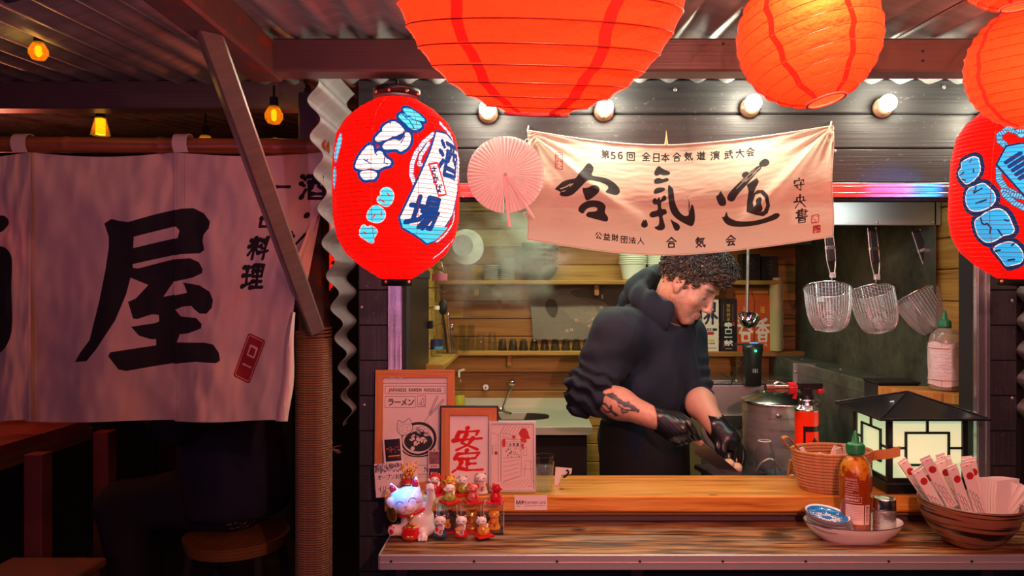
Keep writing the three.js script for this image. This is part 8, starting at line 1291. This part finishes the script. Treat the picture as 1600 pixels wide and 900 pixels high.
  for (const [x, y, l] of [[1139, 724, 'pale garlic clove under the left glove'], [1151, 730, 'pale garlic clove nearest the knife tip']]) { const g = thing('garlic_clove', l, 'garlic', P(x, y, 2.325)); part(g, 'clove', surf((p) => { const q = Math.hypot(p.x, p.z), y2 = p.y; return Math.hypot(q, y2 * 0.8) - 0.018 * (1 - 0.45 * smooth(0, 0.022, y2)) + 0.0012 * Math.sin(Math.atan2(p.z, p.x) * 5); }, V(-0.026, -0.028, -0.026), V(0.026, 0.034, 0.026), 0.003), M([0.72, 0.56, 0.34], { roughness: 0.5 })); part(g, 'stem_tip', new THREE.ConeGeometry(0.003, 0.012, 8), M([0.6, 0.42, 0.2]), [0, 0.025, 0]); }
}
// ------------------------------------------------------------------ guest in the dark behind the curtain, bar table, stool
{
  const t = thing('person', 'seated guest in dark clothes below the curtain, barely visible', 'person', [0, 0, 0]), d = 2.5, J = { hip: P(370, 770, d), chest: P(345, 560, d), neck: P(335, 500, d), head: P(325, 455, d), knee: P(190, 790, d - 0.05), knee2: P(205, 790, d + 0.12), sh: P(330, 540, d - 0.18), sh2: P(330, 540, d + 0.18), el: P(270, 660, d - 0.22), wr: P(180, 640, d - 0.12), el2: P(270, 660, d + 0.2), wr2: P(180, 640, d + 0.1) };
  const foot = (k) => k.clone().setY(0.42).add(V(0.06, 0, 0));
  part(t, 'body', surf((p) => { let a = ellipsoid(p, J.head, 0.075, 0.11, 0.09); a = smin(a, capsule(p, J.head, J.neck, 0.05, 0.055), 0.03); a = smin(a, capsule(p, J.neck, J.chest, 0.05, 0.12), 0.05); a = smin(a, capsule(p, J.chest, J.hip, 0.12, 0.12), 0.05); for (const [s, e, w, k] of [[J.sh, J.el, J.wr, J.knee], [J.sh2, J.el2, J.wr2, J.knee2]]) { a = smin(a, capsule(p, s, e, 0.055, 0.042), 0.04); a = smin(a, capsule(p, e, w, 0.042, 0.03), 0.02); a = smin(a, capsule(p, J.hip, k, 0.085, 0.06), 0.05); a = smin(a, capsule(p, k, foot(k), 0.055, 0.04), 0.02); } return a; }, V(-1.75, 0.3, -2.85), V(-0.85, 1.72, -2.1), 0.022), M([0.40, 0.24, 0.18], { roughness: 0.6 }));
  part(t, 'jacket', surf((p) => { let a = capsule(p, J.neck.clone().add(V(0, -0.05, 0)), J.chest, 0.09, 0.155); a = smin(a, capsule(p, J.chest, J.hip, 0.155, 0.175), 0.05); for (const [s, e, w] of [[J.sh, J.el, J.wr], [J.sh2, J.el2, J.wr2]]) { a = smin(a, capsule(p, s, e, 0.08, 0.068), 0.05); a = smin(a, capsule(p, e, e.clone().lerp(w, 0.85), 0.065, 0.05), 0.02); } return smax(a + 0.006 * noise3(p.x * 14, p.y * 8, p.z * 14), J.hip.y - 0.06 - p.y, 0.02); }, V(-1.8, 0.7, -2.9), V(-0.75, 1.6, -2.0), 0.022), M([0.012, 0.012, 0.03], { roughness: 0.85 }));
  part(t, 'trousers', surf((p) => { let a = 1; for (const k of [J.knee, J.knee2]) { a = smin(a, capsule(p, J.hip, k, 0.11, 0.08), 0.05); a = smin(a, capsule(p, k, foot(k), 0.078, 0.062), 0.02); } return a; }, V(-1.75, 0.3, -2.9), V(-0.8, 1.05, -2.0), 0.022), M([0.012, 0.010, 0.012], { roughness: 0.9 }));
  part(t, 'hair', ball(0.09, 0.95, 1.05, 1.1, 20, 14), M([0.02, 0.015, 0.012], { roughness: 0.7 }), [J.head.x + 0.015, J.head.y + 0.045, J.head.z]);
  for (const k of [J.knee, J.knee2]) part(t, 'shoe', ball(0.055, 1.9, 0.8, 0.9, 16, 10), MAT.black, [foot(k).x - 0.05, 0.39, k.z]);
  const st = thing('bar_stool', 'dark bar stool under the seated guest', 'stool', [J.hip.x, 0, J.hip.z]), sy = J.hip.y - 0.155; part(st, 'seat', new THREE.CylinderGeometry(0.17, 0.16, 0.04, 32), MAT.pineDark, [0, sy, 0]); for (const [x, z] of [[-1, -1], [1, -1], [1, 1], [-1, 1]]) part(st, 'leg', rod([x * 0.11, sy - 0.02, z * 0.11], [x * 0.17, 0, z * 0.17], 0.016, 0.014, 10), MAT.blackMatt); part(st, 'foot_ring', at(ring(0.155, 0.01, 8, 40), 0, 0.3, 0), MAT.blackMatt);
  const tb = thing('bar_table', 'high wooden bar table glowing red under the curtain edge', 'table', [0, 0, 0]), wood = M([0.30, 0.075, 0.06], { roughness: 0.4, bumpMap: grainBump, bumpScale: 0.0008 }); part(tb, 'top_plank', board(0.9, 0.035, 0.28, 0.004), wood, [-2.24, 1.0, -2.3]); part(tb, 'top_plank', board(0.9, 0.035, 0.28, 0.004), wood, [-2.24, 1.0, -2.585]); part(tb, 'top_plank', board(0.9, 0.035, 0.28, 0.004), wood, [-2.24, 1.0, -2.87]); part(tb, 'apron_rail', board(0.02, 0.05, 0.9, 0.003), MAT.pineDark, [-1.80, 0.957, -2.58]); for (const z of [-2.56, -2.96]) part(tb, 'leg', board(0.062, 0.98, 0.062, 0.004), wood, [-1.70, 0.49, z]);
  const s2 = thing('wooden_stool', 'brown wooden stool whose seat shows at the lower left', 'stool', [P(50, 0, 2.2).x, 0, -2.2]); part(s2, 'seat', rbox(0.30, 0.03, 0.26, 0.01), M([0.24, 0.11, 0.055], { roughness: 0.5 }), [0, 0.692, 0]); for (const [x, z] of [[-1, -1], [1, -1], [1, 1], [-1, 1]]) part(s2, 'leg', board(0.03, 0.68, 0.03, 0.003), MAT.pineDark, [x * 0.12, 0.34, z * 0.1]);
}
// ------------------------------------------------------------------ steam drifting out of the kitchen
{
  const t = new THREE.Group(); t.name = 'steam'; t.userData = { label: 'thin pale steam drifting in the upper left of the kitchen', category: 'steam', kind: 'stuff' }; scene.add(t);
  const mk = (sd) => pixelTex(256, 256, (u, v) => { const n = fbm(u, v, 4, 5, 5, sd), e = smooth(0, 0.3, u) * smooth(1, 0.7, u) * smooth(0, 0.3, v) * smooth(1, 0.7, v), k = 255 * e * smooth(0.36, 0.72, n); return [k, k, k]; }, null, false);
  const maps = [mk(201), mk(233), mk(277)].map((a) => M([0.62, 0.66, 0.56], { alphaMap: a, transparent: true, opacity: 0.34, roughness: 1, side: THREE.DoubleSide, transmission: 0.5, thickness: 0 }));
  [[770, 385, 2.35, 0.42, 0.36, 0.2], [785, 355, 2.55, 0.46, 0.38, -0.3], [810, 390, 2.75, 0.5, 0.38, 0.4], [765, 425, 2.6, 0.38, 0.4, -0.1], [790, 410, 2.9, 0.5, 0.4, 0.1], [840, 350, 2.45, 0.45, 0.3, -0.5]].forEach(([x, y, d, w, h, r], i) => part(t, 'wisp', sheet((u, v) => V((u - 0.5) * w, (v - 0.5) * h, 0.07 * Math.sin(u * 4 + v * 3 + i) + 0.04 * Math.sin(v * 7 + i * 2)), 14, 12), maps[i % 3], P(x, y, d), [0, r, r * 0.6]));
}
renderer.render(scene, camera);
